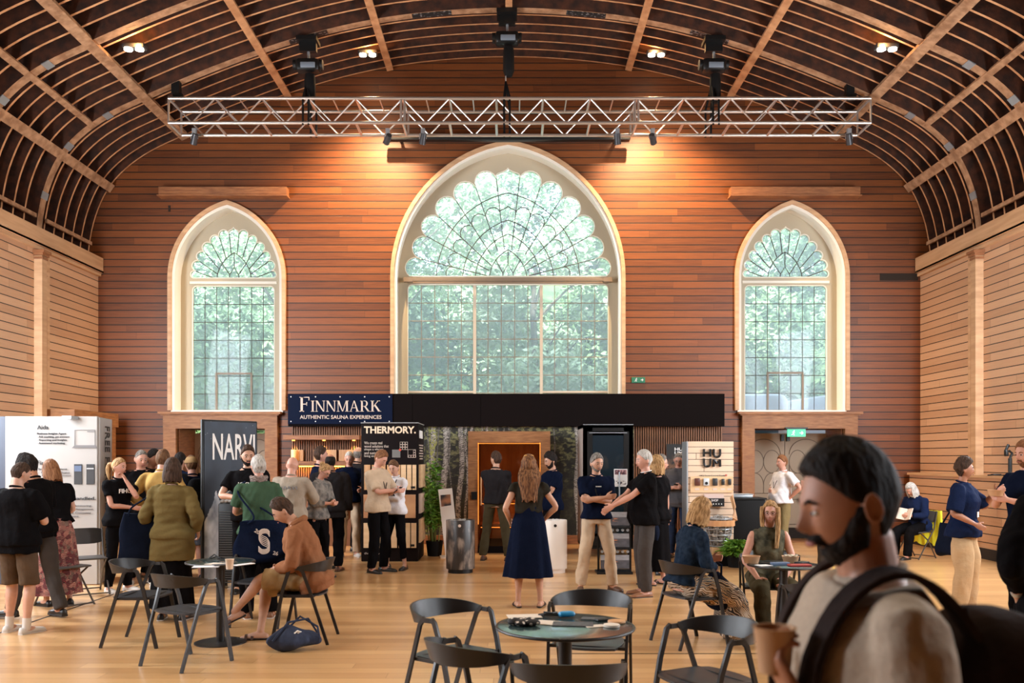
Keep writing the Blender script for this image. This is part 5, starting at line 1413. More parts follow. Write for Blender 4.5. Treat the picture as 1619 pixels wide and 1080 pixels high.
flat('phone', (2.28,7.86), 0.08, 0.15, 50, m_black, 'black phone with blue case on the right table', 'phone', 0.010)
flat('glasses_case', (2.36,7.80), 0.16, 0.06, 10, mat('blue_grey', (0.14,0.20,0.32), .4), 'blue grey glasses case in the middle of the right table', 'case', 0.022)
flat('wallet', (2.50,7.70), 0.19, 0.09, 4, mat('red_leather', (0.42,0.05,0.04), .5), 'red wallet at the near edge of the right table', 'wallet', 0.016)
flat('keys_pouch', (2.56,7.82), 0.12, 0.08, 40, m_black, 'small black pouch behind the red wallet on the right table', 'pouch', 0.025)
flat('leaflet', (2.20,7.74), 0.12, 0.10, 20, m_paperw, 'white leaflet at the near left of the right table', 'leaflet')
# things on the dado shelf
r_ = empty('camera_gimbal', ((1597-CX)/101, F/101, 1.404), 0, 'small black camera gimbal standing on the dado shelf', 'gimbal')
q = MB(); q.lathe([(0,0),(0.07,0),(0.02,0.03),(0.02,0.06),(0.03,0.06),(0.03,0.28),(0,0.28)], n=16); q.build('handle', m_black, r_)
q = MB(); q.tube([(0,0,0.28),(0.03,0,0.36),(-0.02,0,0.40)],0.02,8); q.rbox((-0.06,0,0.36),(0.05,0.06,0.10),0.01); q.rbox((-0.05,0,0.44),(0.04,0.03,0.13),0.01,Matrix.Rotation(R(25),3,'Y')); q.build('gimbal_head', m_black, r_)
q = MB(); q.tube([(-0.15,0,0.012),(-0.06,0.03,0.015),(0.04,-0.02,0.012),(0.15,0.02,0.01)],0.012,6); q.rbox((-0.02,0,0.02),(0.14,0.08,0.03),0.01); o = q.build('cable_bundle', m_black); o.location = ((1577-CX)/100, F/100, 1.404); tag(o, 'flat black bundle lying on the dado shelf beside the gimbal', 'cable')
# emergency exit signs
m_green = mat('exit_green', (0.02,0.30,0.14), .4, emit=(0.05,0.75,0.35), estr=0.8); m_signw = mat('sign_white', (0.8,0.9,0.82), .4, emit=(0.8,1,0.85), estr=1.0)
def exit_sign(loc, w, h, label, lit):
    r = empty('exit_sign', loc, 0, label, 'exit sign')
    q = MB(); q.box((0,0,0),(w,0.03,h)); q.build('sign_panel', m_green if lit else mat('green_sign', (0.02,0.16,0.08), .5), r, smooth=0)
    mw = m_signw if lit else m_white; q = MB(); s_ = h
    X = -w*0.18                      # running figure
    q.cyl((X+0.10*s_,-0.016,0.30*s_),(X+0.10*s_,-0.022,0.30*s_),0.07*s_,n=10)
    for a, b in (((0.08,0.20),(-0.02,-0.05)),((0.06,0.16),(0.22,0.05)),((0.05,0.15),(-0.14,0.10)),((-0.02,-0.05),(0.12,-0.14)),((0.12,-0.14),(0.08,-0.34)),((-0.02,-0.05),(-0.12,-0.22)),((-0.12,-0.22),(-0.26,-0.24))):
        q.bar((X+a[0]*s_,-0.019,a[1]*s_),(X+b[0]*s_,-0.019,b[1]*s_),0.006,0.07*s_,up=(0,1,0)) if False else q.tube([(X+a[0]*s_,-0.018,a[1]*s_),(X+b[0]*s_,-0.018,b[1]*s_)],0.035*s_,5)
    X = w*0.25
    q.tube([(X-0.2*s_,-0.018,0),(X+0.25*s_,-0.018,0)],0.05*s_,5); q.tube([(X+0.05*s_,-0.018,0.2*s_),(X+0.25*s_,-0.018,0),(X+0.05*s_,-0.018,-0.2*s_)],0.05*s_,5)
    q.build('pictogram', mw, r, smooth=0)
    return r
e_ = exit_sign((wx(1255), WY-0.16, wz(685)), 0.36, 0.15, 'lit green exit sign hanging under the right door lintel', True)
q = MB(); q.box((0,0.0,0.095),(0.44,0.06,0.03)); q.build('sign_rail', m_black, e_, smooth=0)
exit_sign((wx(1009), WY-0.016, wz(601)), 0.27, 0.11, 'small green exit arrow sign on the end wall right of the big window', False)

# bags on the floor
def floor_bag(x, y, label, m, w, d, h, seed, name='tote_bag', rz=0):
    r = empty(name, (x, y, 0), R(rz), label, 'bag')
    rs = np.random.RandomState(seed)
    def fn(v):
        z = v.z*0.5+0.5; f_ = 1+0.12*math.sin(5*math.atan2(v.y,v.x)+seed)+0.06*math.sin(11*math.atan2(v.y,v.x)); return Vector((v.x*f_*(1-0.35*z), v.y*f_*(1-0.45*z), v.z*(0.9+0.2*math.sin(v.x*4+seed))))
    q = MB(); q.ell((0,0,h/2), (w/2,d/2,h/2), 40, 20, fn=fn); o = q.build('bag_body', m, r)
    return r
m_navyc = mat('navy_canvas', (0.012,0.020,0.050), 0.85, col2=(0.022,0.034,0.075), scale=14, bump=0.5, bscale=12)
fb = floor_bag((466-CX)/180, F/180-0.02, 'slumped navy canvas tote lying on the floor by the sandalled foot', m_navyc, 0.52, 0.30, 0.22, 3, rz=12)
q = MB(); q.tube([(-0.18,-0.08,0.10),(-0.05,-0.02,0.25),(0.12,0.02,0.27),(0.2,0.03,0.14)],0.010,6); q.tube([(-0.1,0.04,0.14),(0.05,0.03,0.29),(0.2,0.0,0.20),(0.22,-0.06,0.1)],0.010,6); q.build('strap', m_navyc, fb)
q = MB(); q.tube([(0.0,-0.09,0.16),(0.03,-0.085,0.185),(0.06,-0.08,0.175),(0.03,-0.08,0.165)],0.008,5); q.build('print', m_white, fb)
m_canvas = mat('cream_canvas', (0.62,0.50,0.38), 0.85, bump=0.4, bscale=14)
cb_ = floor_bag(2.42, 7.50, 'cream canvas tote with a leaf print standing under the right table', m_canvas, 0.40, 0.20, 0.34, 7, rz=-5)
text_fit('lettering', 'CRAFORM', 0.20, 0.035, m_inkg, Matrix.Translation((-0.10,-0.104,0.10)) @ A90, cb_)
q = MB()
for k, (a, b) in enumerate(((0.02,0.18),(0.06,0.22),(-0.03,0.22),(-0.06,0.17))): q.add([(a-0.03,-0.10,b),(a,-0.102,b+0.02),(a+0.03,-0.10,b),(a,-0.102,b-0.02)],[(0,1,2,3)])
q.build('leaf_print', m_inkg, cb_, smooth=0)
# small black spotlight bar pieces / floor box left out of the way

# ================================================================== people
def skin(n, c): return mat('skin_'+n, c, 0.5, col2=tuple(k*0.86 for k in c), scale=14)
SK = {'fair': skin('fair', (0.60,0.33,0.23)), 'pink': skin('pink', (0.62,0.31,0.22)), 'tan': skin('tan', (0.44,0.19,0.105)), 'warm': skin('warm', (0.52,0.27,0.17))}
def hairm(n, c, c2): return mat('hair_'+n, c, 0.65, col2=c2, scale=60, stretch=(1,1,0.25), bump=0.9, bscale=60, spec=0.15)
HR = {'black': hairm('black', (0.006,0.004,0.004),(0.020,0.013,0.010)), 'dark': hairm('dark', (0.03,0.016,0.010),(0.075,0.04,0.025)), 'brown': hairm('brown', (0.085,0.04,0.02),(0.17,0.085,0.04)),
      'ginger': hairm('ginger', (0.13,0.05,0.02),(0.26,0.115,0.05)), 'blond': hairm('blond', (0.20,0.105,0.04),(0.52,0.31,0.14)), 'grey': hairm('grey', (0.10,0.085,0.075),(0.28,0.25,0.22)),
      'white': hairm('white', (0.30,0.28,0.25),(0.62,0.58,0.54)), 'long': hairm('long', (0.06,0.024,0.012),(0.26,0.12,0.05))}
_cl = {}
def cloth(col, col2=None, sc=10, rough=0.85, **kw):
    k = (col, col2, sc)
    if k not in _cl: _cl[k] = mat('cloth', col, rough, col2=col2 or tuple(min(1,c*1.12+0.0005) for c in col), scale=sc, bump=0.35, bscale=26, spec=0.03, **kw)
    return _cl[k]
m_eye = mat('eye_white', (0.70,0.66,0.62), 0.25); m_iris = mat('iris', (0.03,0.02,0.015), 0.2); m_lip = mat('lips', (0.30,0.09,0.07), 0.6)
m_sole = mat('sole_white', (0.62,0.58,0.54), 0.6); m_soleb = mat('sole_dark', (0.02,0.016,0.014), 0.7)

def remesh(mb, name, m, parent, vox, smooth_it=3, fold=0.0, seed=0, ffreq=13.0):
    o = mb.build('tmp', m, None, smooth=0, fix=True)
    r = o.modifiers.new('r', 'REMESH'); r.mode = 'VOXEL'; r.voxel_size = vox; r.adaptivity = 0.0
    s = o.modifiers.new('s', 'SMOOTH'); s.factor = 0.5; s.iterations = smooth_it
    me = ev_mesh(o); old = o.data
    bpy.data.objects.remove(o); bpy.data.meshes.remove(old)
    n = len(me.vertices)
    if fold and n:
        co = np.empty(n*3); me.vertices.foreach_get('co', co); co = co.reshape(-1,3)
        nr = np.empty(n*3); me.vertex_normals.foreach_get('vector', nr); nr = nr.reshape(-1,3)
        rs = np.random.RandomState(seed); d = np.zeros(n)
        for k in range(7):
            w = rs.normal(size=3)*ffreq*(1+0.35*k); w[2] *= 0.8; ph = rs.uniform(0, 6.28)
            w2 = rs.normal(size=3)*ffreq*0.6
            d += np.sin(co@w + ph + 1.6*np.sin(co@w2 + ph*2))/(1+0.35*k)
        d = np.sign(d)*np.abs(d)**1.2
        co += nr*(d*fold*0.55)[:,None]; me.vertices.foreach_set('co', co.reshape(-1))
    me.polygons.foreach_set('use_smooth', [True]*len(me.polygons))
    me.materials.clear(); me.materials.append(m); me.name = name; me.update()
    return link(name, me, parent)

def ik(A, T, l1, l2, pole):
    d = T-A; L = d.length
    if L > (l1+l2)*0.995: T = A + d.normalized()*(l1+l2)*0.995; d = T-A; L = d.length
    L = max(L, abs(l1-l2)+0.02)
    a = (l1*l1 - l2*l2 + L*L)/(2*L); h = math.sqrt(max(l1*l1-a*a, 0)); u = d.normalized()
    p = pole - u*pole.dot(u)
    if p.length < 1e-4: p = Vector((0,1,0)) - u*u.y
    p.normalize()
    return A + u*a + p*h, T

def limb(mb, pts, rad, n=14, flat=None, sub=3):
    """smooth tapered limb through joints"""
    P = catmull([tuple(p)+(r,) for p, r in zip(pts, rad)], sub)
    mb.tube([Vector(p[:3]) for p in P], [max(p[3], 0.003) for p in P], n)
    for e in (0, -1): mb.ell(Vector(P[e][:3]), (P[e][3]*0.98,)*3, 12, 8)

def head_fn(v, fem=False):
    x, y, z = v.x, v.y, v.z
    g = lambda a, s: math.exp(-(a/s)**2)
    if z < 0:
        x *= 1 - (0.42 if fem else 0.34)*(-z)**1.7
        if y > 0: y *= 1 - 0.50*(-z)**0.9
        else: y *= 1 - 0.10*(-z)
    if y < 0:
        y *= 0.94
        f_ = max(0, -v.y)
        d = 0.0
        d += -0.115*g(abs(v.x)-0.36, 0.17)*g(v.z-0.00, 0.15)*f_        # sockets
        d += 0.055*g(v.x, 0.55)*g(v.z-0.20, 0.12)*f_                    # brow
        d += 0.27*g(v.x, 0.12)*g(v.z+0.26, 0.12)*f_ + 0.15*g(v.x, 0.10)*g(v.z+0.08, 0.16)*f_   # nose
        d += 0.06*g(v.x, 0.26)*g(v.z+0.57, 0.12)*f_                     # mouth
        d += 0.12*g(v.x, 0.28)*g(v.z+0.88, 0.16)*f_                     # chin
        d += 0.03*g(abs(v.x)-0.5, 0.2)*g(v.z+0.28, 0.2)*f_              # cheeks
        y -= d
    return Vector((x, y, z))
HRAD = (0.077, 0.099, 0.118)
def hair_shell(mask, thick, noise=0.0, extra=None, seed=1, stretch=(1,1,1)):
    """closed shell that stands proud of the skull where mask(v) > 0 and sinks into it elsewhere"""
    rs = np.random.RandomState(seed); W = rs.normal(size=(6,3))*9; ph = rs.uniform(0,6.28,6)
    def fn(v):
        b = head_fn(v); m = max(0.0, min(1.0, mask(v)))
        t = thick(v) if callable(thick) else thick
        n = sum(math.sin(v.dot(Vector(W[i])) + ph[i]) for i in range(6))/6*noise
        k = (1 - 0.16) + m*(0.16 + t/0.095 + n)
        return Vector((b.x*k*stretch[0], b.y*k*stretch[1], b.z*k*stretch[2]))
    return fn
def sstep(x, a, b):
    t = max(0, min(1, (x-a)/(b-a))); return t*t*(3-2*t)
def hairline(v, recede=0.0, nape=-0.62):
    y = v.y
    if y < -0.75: zl = 0.60+recede
    elif y < -0.25: zl = 0.60+recede - (0.60+recede-0.12)*(y+0.75)/0.5
    elif y < 0.15: zl = 0.12 - 0.22*(y+0.25)/0.4
    else: zl = -0.10 + (nape+0.10)*min(1,(y-0.15)/0.3)
    return sstep(v.z, zl-0.04, zl+0.07)

def add_hair(style, color, H, parent, k, seed=0, fem=False):
    m = HR[color]; mb = MB(); rad = tuple(r*k for r in HRAD)
    if style in ('none',): return
    if style == 'buzz': fn = hair_shell(lambda v: hairline(v, 0.05), 0.004, 0.01, seed=seed)
    elif style == 'short': fn = hair_shell(lambda v: hairline(v), lambda v: 0.007+0.013*max(0,v.z), 0.03, seed=seed)
    elif style == 'crop': fn = hair_shell(lambda v: hairline(v, 0.04), lambda v: 0.005+0.016*max(0,v.z)*(1-.4*v.y), 0.05, seed=seed)
    elif style == 'curly': fn = hair_shell(lambda v: hairline(v, -0.04, -0.7), lambda v: 0.012+0.020*max(0,v.z+.2), 0.12, seed=seed)
    elif style == 'bald': fn = hair_shell(lambda v: hairline(v)*sstep(v.y, -0.35, -0.05)*(1-sstep(v.z, 0.30, 0.55)), 0.006, 0.02, seed=seed)
    elif style == 'thin': fn = hair_shell(lambda v: hairline(v)*max(sstep(v.y, -0.35, -0.05)*(1-sstep(v.z, 0.55, 0.8)), 0.0), 0.006, 0.02, seed=seed)
    elif style in ('bob', 'long', 'mid'):
        def mask(v):
            face = sstep(-v.y, 0.30, 0.55)*(1-sstep(v.z, 0.45, 0.62))*(1-sstep(abs(v.x), 0.62, 0.80))
            return 1-face
        fn = hair_shell(mask, lambda v: 0.022+0.014*max(0,-v.z)+(0.010*max(0,v.z)), 0.03, seed=seed)
    elif style in ('pony', 'bun'): fn = hair_shell(lambda v: hairline(v, -0.02, -0.6), 0.010, 0.02, seed=seed)
    else: fn = hair_shell(lambda v: hairline(v), 0.012, 0.02, seed=seed)
    mb.ell((0,0,0), rad, 96, 64, fn=fn)
    o = mb.build('hair', m, parent, smooth=60); o.matrix_local = H
    g = MB(); R_ = np.random.RandomState(seed+9)
    if style == 'bob' or style == 'mid':
        L = (0.15 if style == 'bob' else 0.19)*k
        rings = []
        for j in range(9):
            t = j/8; z = 0.02*k - t*L; ring = []
            for i in range(26):
                a = R(-200 + 220*i/25) if False else R(-52 + 284*i/25)
                rr = 1.0 + 0.12*math.sin(t*2.6) + 0.03*math.sin(i*1.7+seed)
                ring.append((math.cos(a)*0.094*k*rr, math.sin(a)*0.104*k*rr+0.008*k, z - 0.012*math.sin(i*2.1+seed)*t))
            rings.append(ring)
        full_ = []
        for ring in rings:
            inner = [(x*0.80, y*0.80, z) for x, y, z in ring[::-1]]
            full_.append([Vector(p) for p in ring+inner])
        g.loftrings(full_)
    if style == 'long':
        rings = []
        for j in range(15):
            t = j/14; z = 0.03 - t*0.44; w = 0.092 + 0.052*math.sin(min(1,t*1.5)*math.pi*.8) - 0.03*t; y0 = 0.055+0.07*sstep(t,0.05,0.4)
            ring = []
            for i in range(30):
                a = math.tau*i/30; rr = 1+0.06*math.sin(i*2.3+t*3)+0.04*math.sin(i*5.1)
                ring.append(Vector((math.cos(a)*w*rr*k, (y0+math.sin(a)*0.045*rr)*k, (z-0.02*math.sin(i*1.3)*t)*k)))
            rings.append(ring)
        g.loftrings(rings)
    if style == 'sidelong':
        for sx in (-1,1):
            rings = []
            for j in range(13):
                t = j/12; z = 0.06-t*(0.42 if sx > 0 else 0.20); ring = []
                for i in range(18):
                    a = math.tau*i/18; rr = 1+0.08*math.sin(i*2.3+t*4)
                    ring.append(Vector(((sx*(0.070+0.010*math.sin(t*3))+math.cos(a)*0.030*rr*(1-.3*t))*k, (-0.01-0.045*t+math.sin(a)*0.055*rr*(1-.35*t))*k, z*k)))
                rings.append(ring)
            g.loftrings(rings)
    if style == 'pony':
        P = [(0,0.10,0.03),(0,0.15,0.02),(0,0.165,-0.06),(0,0.145,-0.15),(0,0.13,-0.20)]
        limb(g, [Vector(p)*k for p in P], [0.02,0.032,0.034,0.022,0.008], 10)
    if style == 'bun': g.ell((0,0.10*k,0.07*k),(0.045*k,0.04*k,0.045*k),16,12)
    if g.v:
        o = g.build('hair_length', m, parent, smooth=60); o.matrix_local = H

def person(label, x, s, ytop, rot, hair=('short','dark'), sk='fair', fem=False, top=None, bottom=None, shoes=None, armL=None, armR=None, head=(0,0), lean=0, side=0, wide=1.0, belly=0.0,
           feet=None, beard=None, seated=None, h=None, vox=None, parts=None, X=None, Y=None, glasses=False, lanyard=None, curl=0.5, name='person', lean_h=0, handL=None, handR=None, face=True, socks=False):
    """top=(color, sleeve 0..1.9, hem z, extra) ; bottom=(kind, color) ; arms: (out, fwd, up[, pole])"""
    if X is None: X = (x-CX)/s
    if Y is None: Y = F/s
    if h is None: h = EYE + (HY-ytop)/s
    k = h/1.75
    d_ = max(1.5, math.hypot(X, Y)); vox = vox or min(0.0095, max(0.0075, 0.00075*d_))
    root = empty(name, (X, Y, 0), R(rot), label, 'person')
    fw = 0.90 if fem else 1.0
    W = wide*fw
    # ---- pelvis and torso frame
    pz = 0.94
    P0 = Vector((0,0,pz*k)) if not seated else Vector((seated.get('x',0), seated.get('y',0.06), seated['z']))
    Rt = Matrix.Rotation(R(lean), 3, 'X') @ Matrix.Rotation(R(side), 3, 'Y')
    def U(p): return P0 + Rt @ ((Vector(p) - Vector((0,0,pz)))*k)
    Mt = Matrix.Translation(P0) @ Rt.to_4x4() @ Matrix.Translation((0,0,-pz*k))
    def ring(z, w, dpt, y=0, n=28, sq=2.5):
        out = []
        for i in range(n):
            a = math.tau*i/n; c, s_ = math.cos(a), math.sin(a)
            out.append(U((math.copysign(abs(c)**(2/sq), c)*w, math.copysign(abs(s_)**(2/sq), s_)*dpt + y, z)))
        return out
    if fem: tor = [(0.86,0.150,0.115,0.0),(0.94,0.168,0.118,0.0),(1.06,0.128,0.094,0),(1.17,0.130,0.098,-.004),(1.27,0.148,0.115,-.012),(1.35,0.150,0.098,-.002),(1.42,0.135,0.075,0.008),(1.455,0.075,0.058,0.015),(1.48,0.050,0.05,0.012)]
    else: tor = [(0.86,0.155,0.115,0),(0.94,0.165,0.118,0),(1.06,0.148,0.105,0),(1.18,0.158,0.112,-.003),(1.29,0.176,0.118,-.006),(1.37,0.176,0.105,0),(1.43,0.155,0.080,0.008),(1.47,0.090,0.062,0.015),(1.50,0.058,0.055,0.012)]
    def bel(z): return belly*math.exp(-((z-1.06)/0.13)**2)
    def torso(mb, f=1.0, add=0.0, z0=None, z1=9, n=28):
        rr = [(z, w*wide*f+add+bel(z)*.3+(0.026*(1-sstep(z,0.90,1.05)) if add else 0), dd*f*(.5+.5*wide)+add+bel(z)*.8+(0.030*(1-sstep(z,0.90,1.05)) if add else 0), y-bel(z)*.9) for z, w, dd, y in tor]
        if z0 is not None:
            zs = [r_[0] for r_ in rr]
            def ip(z): return tuple([z]+[float(np.interp(z, zs, [r_[j] for r_ in rr])) for j in (1,2,3)])
            rr = [ip(z0)] + [r_ for r_ in rr if z0+0.015 < r_[0] < z1-0.01] + ([ip(z1)] if z1 < 1.49 else [])
        mb.loftrings([ring(z, w, dd, y) for z, w, dd, y in rr])
    # ---- head frame
    hx = 0.155 if fem else 0.182
    neck = U((0,0.012,1.475)); 
    Hc = U((0,-0.012-0.0*lean_h,1.632)) 
    hy, hp = head[0], head[1]
    Rh = Rt @ Matrix.Rotation(R(-lean*0.6), 3, 'X') @ Matrix.Rotation(R(hy), 3, 'Z') @ Matrix.Rotation(R(hp), 3, 'X')
    if hp: Hc = neck + (Rt @ Matrix.Rotation(R(hp*0.55), 3, 'X')) @ (Vector((0,-0.024,0.157))*k)
    H = Matrix.Translation(Hc) @ Rh.to_4x4()
    hk = k*(0.965 if fem else 1.0)
    body = MB()
    torso(body, 0.93)
    near = d_ < 3
    body.ell((0,0,0), tuple(r*hk for r in HRAD), 64 if near else 40, 48 if near else 30, M=None, fn=lambda v: head_fn(v, fem))
    nh = 2 + (64*47 if near else 40*29); 
    for i in range(len(body.v)-nh, len(body.v)): body.v[i] = tuple(H @ Vector(body.v[i]))
    for sx in (-1,1):
        e = MB(); e.ell((sx*0.0285*hk,-0.0735*hk,0.0075*hk),(0.0165*hk,0.0125*hk,0.0075*hk),14,10); e.ell((sx*0.0285*hk,-0.0725*hk,-0.009*hk),(0.015*hk,0.011*hk,0.006*hk),14,10); body.add([H @ Vector(v) for v in e.v], e.f)
        e = MB(); e.ell((sx*0.079*hk, 0.010*hk, -0.008*hk), (0.009*hk,0.017*hk,0.030*hk), 14, 10, Matrix.Rotation(R(-sx*20),3,'Z'))
        if near: e.tube([(sx*(0.080)*hk+sx*0.012*hk*1, (0.012+0.016*math.cos(a*math.tau/14))*hk, (-0.006+0.028*math.sin(a*math.tau/14))*hk) for a in range(14)], 0.0036, 6, close=True)
        b0 = len(body.v); body.add([H @ Vector(v) for v in e.v], e.f)
    jaw = H @ (Vector((0,0.012,-0.07))*hk)
    limb(body, [U((0,0.014,1.42)), neck, jaw], [0.058*W, 0.054*W, 0.052*W] if not fem else [0.05,0.046,0.044], 16)
    # ---- arms
    ul, fl = 0.285*k, 0.255*k
    arms = {}
    for sx, sp in ((1, armL), (-1, armR)):
        sp = sp or (0.25, 0.03, 0.86)
        S_ = U((sx*hx*wide, 0.008, 1.405))
        T_ = U((sx*sp[0], -sp[1], sp[2]))
        pole = sp[3] if len(sp) > 3 else (0.45, -0.6, -0.45)      # out, fwd, up
        pv = Rt @ Vector((sx*pole[0], -pole[1], pole[2]))
        E_, T_ = ik(S_, T_, ul, fl, pv)
        arms[sx] = (S_, E_, T_)
        q = 0.88 if fem else 1.0
        limb(body, [U((sx*hx*0.6*wide,0.008,1.37)), S_ + Rt @ Vector((0,0,-0.008)), S_.lerp(E_,.5), E_, E_.lerp(T_,.35), T_], [0.038*q,0.044*q*wide,0.043*q*wide,0.037*q,0.038*q*wide,0.025*q], 14)
        # hand
        d = (T_-E_).normalized()
        hs_ = (handL if sx > 0 else handR) or {}
        if 'dir' in hs_: d = (Rt @ Vector((sx*hs_['dir'][0], -hs_['dir'][1], hs_['dir'][2]))).normalized()
        upv = Rt @ Vector((0,-1,0)) if abs(d.z) > 0.75 else Vector((0,0,1))
        if 'thumb' in hs_: upv = Rt @ Vector((sx*hs_['thumb'][0], -hs_['thumb'][1], hs_['thumb'][2]))
        th = (upv - d*upv.dot(d)).normalized(); pn = d.cross(th)*(sx)        # palm normal
        inward = Rt @ Vector((-sx,0,0))
        pn = th.cross(d) if th.cross(d).dot(inward) > d.cross(th).dot(inward) else d.cross(th)
        if 'flip' in hs_: pn = -pn
        kk = k*(0.90 if fem else 1.0); cu = hs_.get('curl', curl)
        rings = []
        for t, w_, t_ in ((0,0.026,0.020),(0.35,0.036,0.016),(0.8,0.041,0.014),(1.0,0.039,0.012)):
            c_ = T_ + d*(t*0.088*kk)
            rings.append([c_ + th*(math.cos(a*math.tau/14)*w_*kk) + pn*(math.sin(a*math.tau/14)*t_*kk) for a in range(14)])
        body.loftrings(rings)
        for j, (off_, L_) in enumerate(((0.028,0.072),(0.0095,0.080),(-0.0095,0.074),(-0.028,0.058))):
            b_ = T_ + d*0.080*kk + th*off_*kk; dd = d.copy(); pts = [b_ - d*0.012*kk, b_]
            for seg, fr in enumerate((0.42,0.32,0.26)):
                an = cu*(0.75+0.12*j)*(0.9 if seg == 0 else 1.0)
                dd = (dd*math.cos(an*0.9) + pn*math.sin(an*0.9)).normalized() if seg == 0 else (Matrix.Rotation(-an, 3, pn.cross(d)) @ dd if False else (dd*math.cos(an) + (pn - dd*pn.dot(dd)).normalized()*math.sin(an) if (pn - dd*pn.dot(dd)).length > 0.05 else dd))
                dd.normalize(); pts.append(pts[-1] + dd*L_*fr*kk)
            limb(body, pts, [0.0098*kk,0.0096*kk,0.009*kk,0.0085*kk,0.0075*kk], 8, sub=2)
        tb = T_ + d*0.022*kk + th*0.020*kk
        t1 = (d*0.55 + th*0.75 + pn*0.35).normalized(); t2 = (d*0.8 + th*0.35 + pn*0.5).normalized()
        limb(body, [tb, tb+t1*0.036*kk, tb+t1*0.036*kk+t2*0.030*kk, tb+t1*0.036*kk+t2*0.056*kk], [0.014*kk,0.012*kk,0.0105*kk,0.0085*kk], 8, sub=2)
        arms[(sx,'hand')] = T_ + d*0.09*kk + pn*0.03*kk
    # ---- legs
    tl, sl = 0.43*k, 0.40*k
    legs = {}
    feet = feet or ((0.12,0.02,10),(0.12,-0.02,12))
    for sx, ft in ((1, feet[0]), (-1, feet[1])):
        A_ = P0 + Vector((sx*0.092*k*W, 0, -0.03*k)) if not seated else P0 + Vector((sx*0.095*k, -0.02, -0.01))
        fz_ = ft[3] if len(ft) > 3 else 0.0
        T_ = Vector((sx*ft[0], -ft[1], 0.085*k + fz_))
        pole = Vector((sx*(ft[4] if len(ft) > 4 else 0.15), -1, 0.3 if seated else 0.0))
        K_, T_ = ik(A_, T_, tl, sl, pole)
        legs[sx] = (A_, K_, T_, ft[2], ft[5] if len(ft) > 5 else 0)
        q = 0.94 if fem else 1.0
        limb(body, [A_+Vector((0,0,0.02)), A_, A_.lerp(K_,.5), K_, K_.lerp(T_,.3), K_.lerp(T_,.75), T_], [0.080*q,0.082*q,0.068*q,0.052*q,0.054*q,0.036*q,0.034*q], 16)
        # foot
        a = R(ft[2])*sx; fd = Vector((math.sin(a), -math.cos(a), 0)); 
        pit = R(legs[sx][4]); fd = (fd*math.cos(pit) + Vector((0,0,-1))*math.sin(pit)).normalized(); up_ = (Vector((0,0,1)) - fd*fd.z).normalized() if abs(fd.z) < .95 else Vector((0,-1,0))
        sd = fd.cross(up_); base = T_ - up_*0.055*k
        limb(body, [base - fd*0.045*k, base + fd*0.03*k + up_*0.01, base + fd*0.12*k - up_*0.012*k, base+fd*0.165*k - up_*0.016*k], [0.032*k,0.038*k,0.030*k,0.020*k], 12)
        legs[(sx,'f')] = (base, fd, up_, sd)
    bo = remesh(body, 'body', SK[sk], root, vox if not near else 0.0045, 2)
    # ---- face
    face_on = face
    if face_on:
        for sx in (-1,1):
            e = MB(); e.ell((sx*0.0285*hk,-0.0785*hk,0.000*hk),(0.0120*hk,0.0100*hk,0.0062*hk),14,10); eo = e.build('eye', m_eye, root); eo.matrix_local = H
            e = MB(); ir = 0.0052 if near else 0.0082; e.ell((sx*0.0285*hk,-0.0860*hk,0.000*hk),(ir*1.1*hk,0.0036*hk,ir*hk*(1 if near else .75)),10,8); io = e.build('iris', m_iris, eo)
            e = MB(); e.tube([(sx*0.012*hk,-0.092*hk,0.020*hk),(sx*0.028*hk,-0.090*hk,0.026*hk),(sx*0.045*hk,-0.079*hk,0.019*hk)],[0.0028,0.0038,0.0022] if near else [0.0038,0.0052,0.0032],6); bo2 = e.build('eyebrow', HR[hair[1]] if hair[1] not in ('white',) else HR['grey'], root); bo2.matrix_local = H
        e = MB(); e.ell((0,-0.0955*hk,-0.062*hk),(0.022*hk,0.007*hk,0.0065*hk),14,8,fn=lambda v: Vector((v.x, v.y+0.6*v.x*v.x, v.z))); mo = e.build('lips', m_lip, root); mo.matrix_local = H
        if glasses:
            g = MB()
            for sx in (-1,1):
                g.tube([((sx*0.031+0.022*math.cos(a*math.tau/16))*hk,-0.096*hk,(0.0+0.018*math.sin(a*math.tau/16))*hk) for a in range(16)],0.0018,5,close=True)
                g.tube([(sx*0.053*hk,-0.096*hk,0.004*hk),(sx*0.078*hk,-0.05*hk,0.006*hk),(sx*0.082*hk,0.01*hk,0.004*hk)],0.0018,5)
            g.tube([(-0.009*hk,-0.097*hk,0.003*hk),(0.009*hk,-0.097*hk,0.003*hk)],0.0018,5)
            o = g.build('glasses', m_black, root); o.matrix_local = H
    add_hair(hair[0], hair[1], H, root, hk, seed=len(label)%17, fem=fem)
    if beard:
        def bm_(v):
            zl = -0.56 + 0.62*sstep(v.y, -0.75, -0.02)            # cheek line rises to the sideburn
            jaw_ = sstep(-v.y, -0.22, -0.05)*(1-sstep(v.z, zl-0.07, zl+0.07))
            mus = (1-sstep(abs(v.x), 0.30, 0.42))*(1-sstep(abs(v.z+0.45), 0.05, 0.11))*(1 if v.y < -.3 else 0)
            mouth = math.exp(-(v.x/0.24)**4-((v.z+0.57)/0.065)**4)
            return max(jaw_*(1-mouth), mus)
        b = MB(); b.ell((0,0,0), tuple(r*hk for r in HRAD), 40, 30, fn=hair_shell(bm_, beard[1] if len(beard) > 1 else 0.006, 0.02)); o = b.build('beard', HR[beard[0]], root, smooth=60); o.matrix_local = H
    # ---- clothes
    cv = min(0.013, max(0.010, 0.0011*d_)) if not near else 0.007
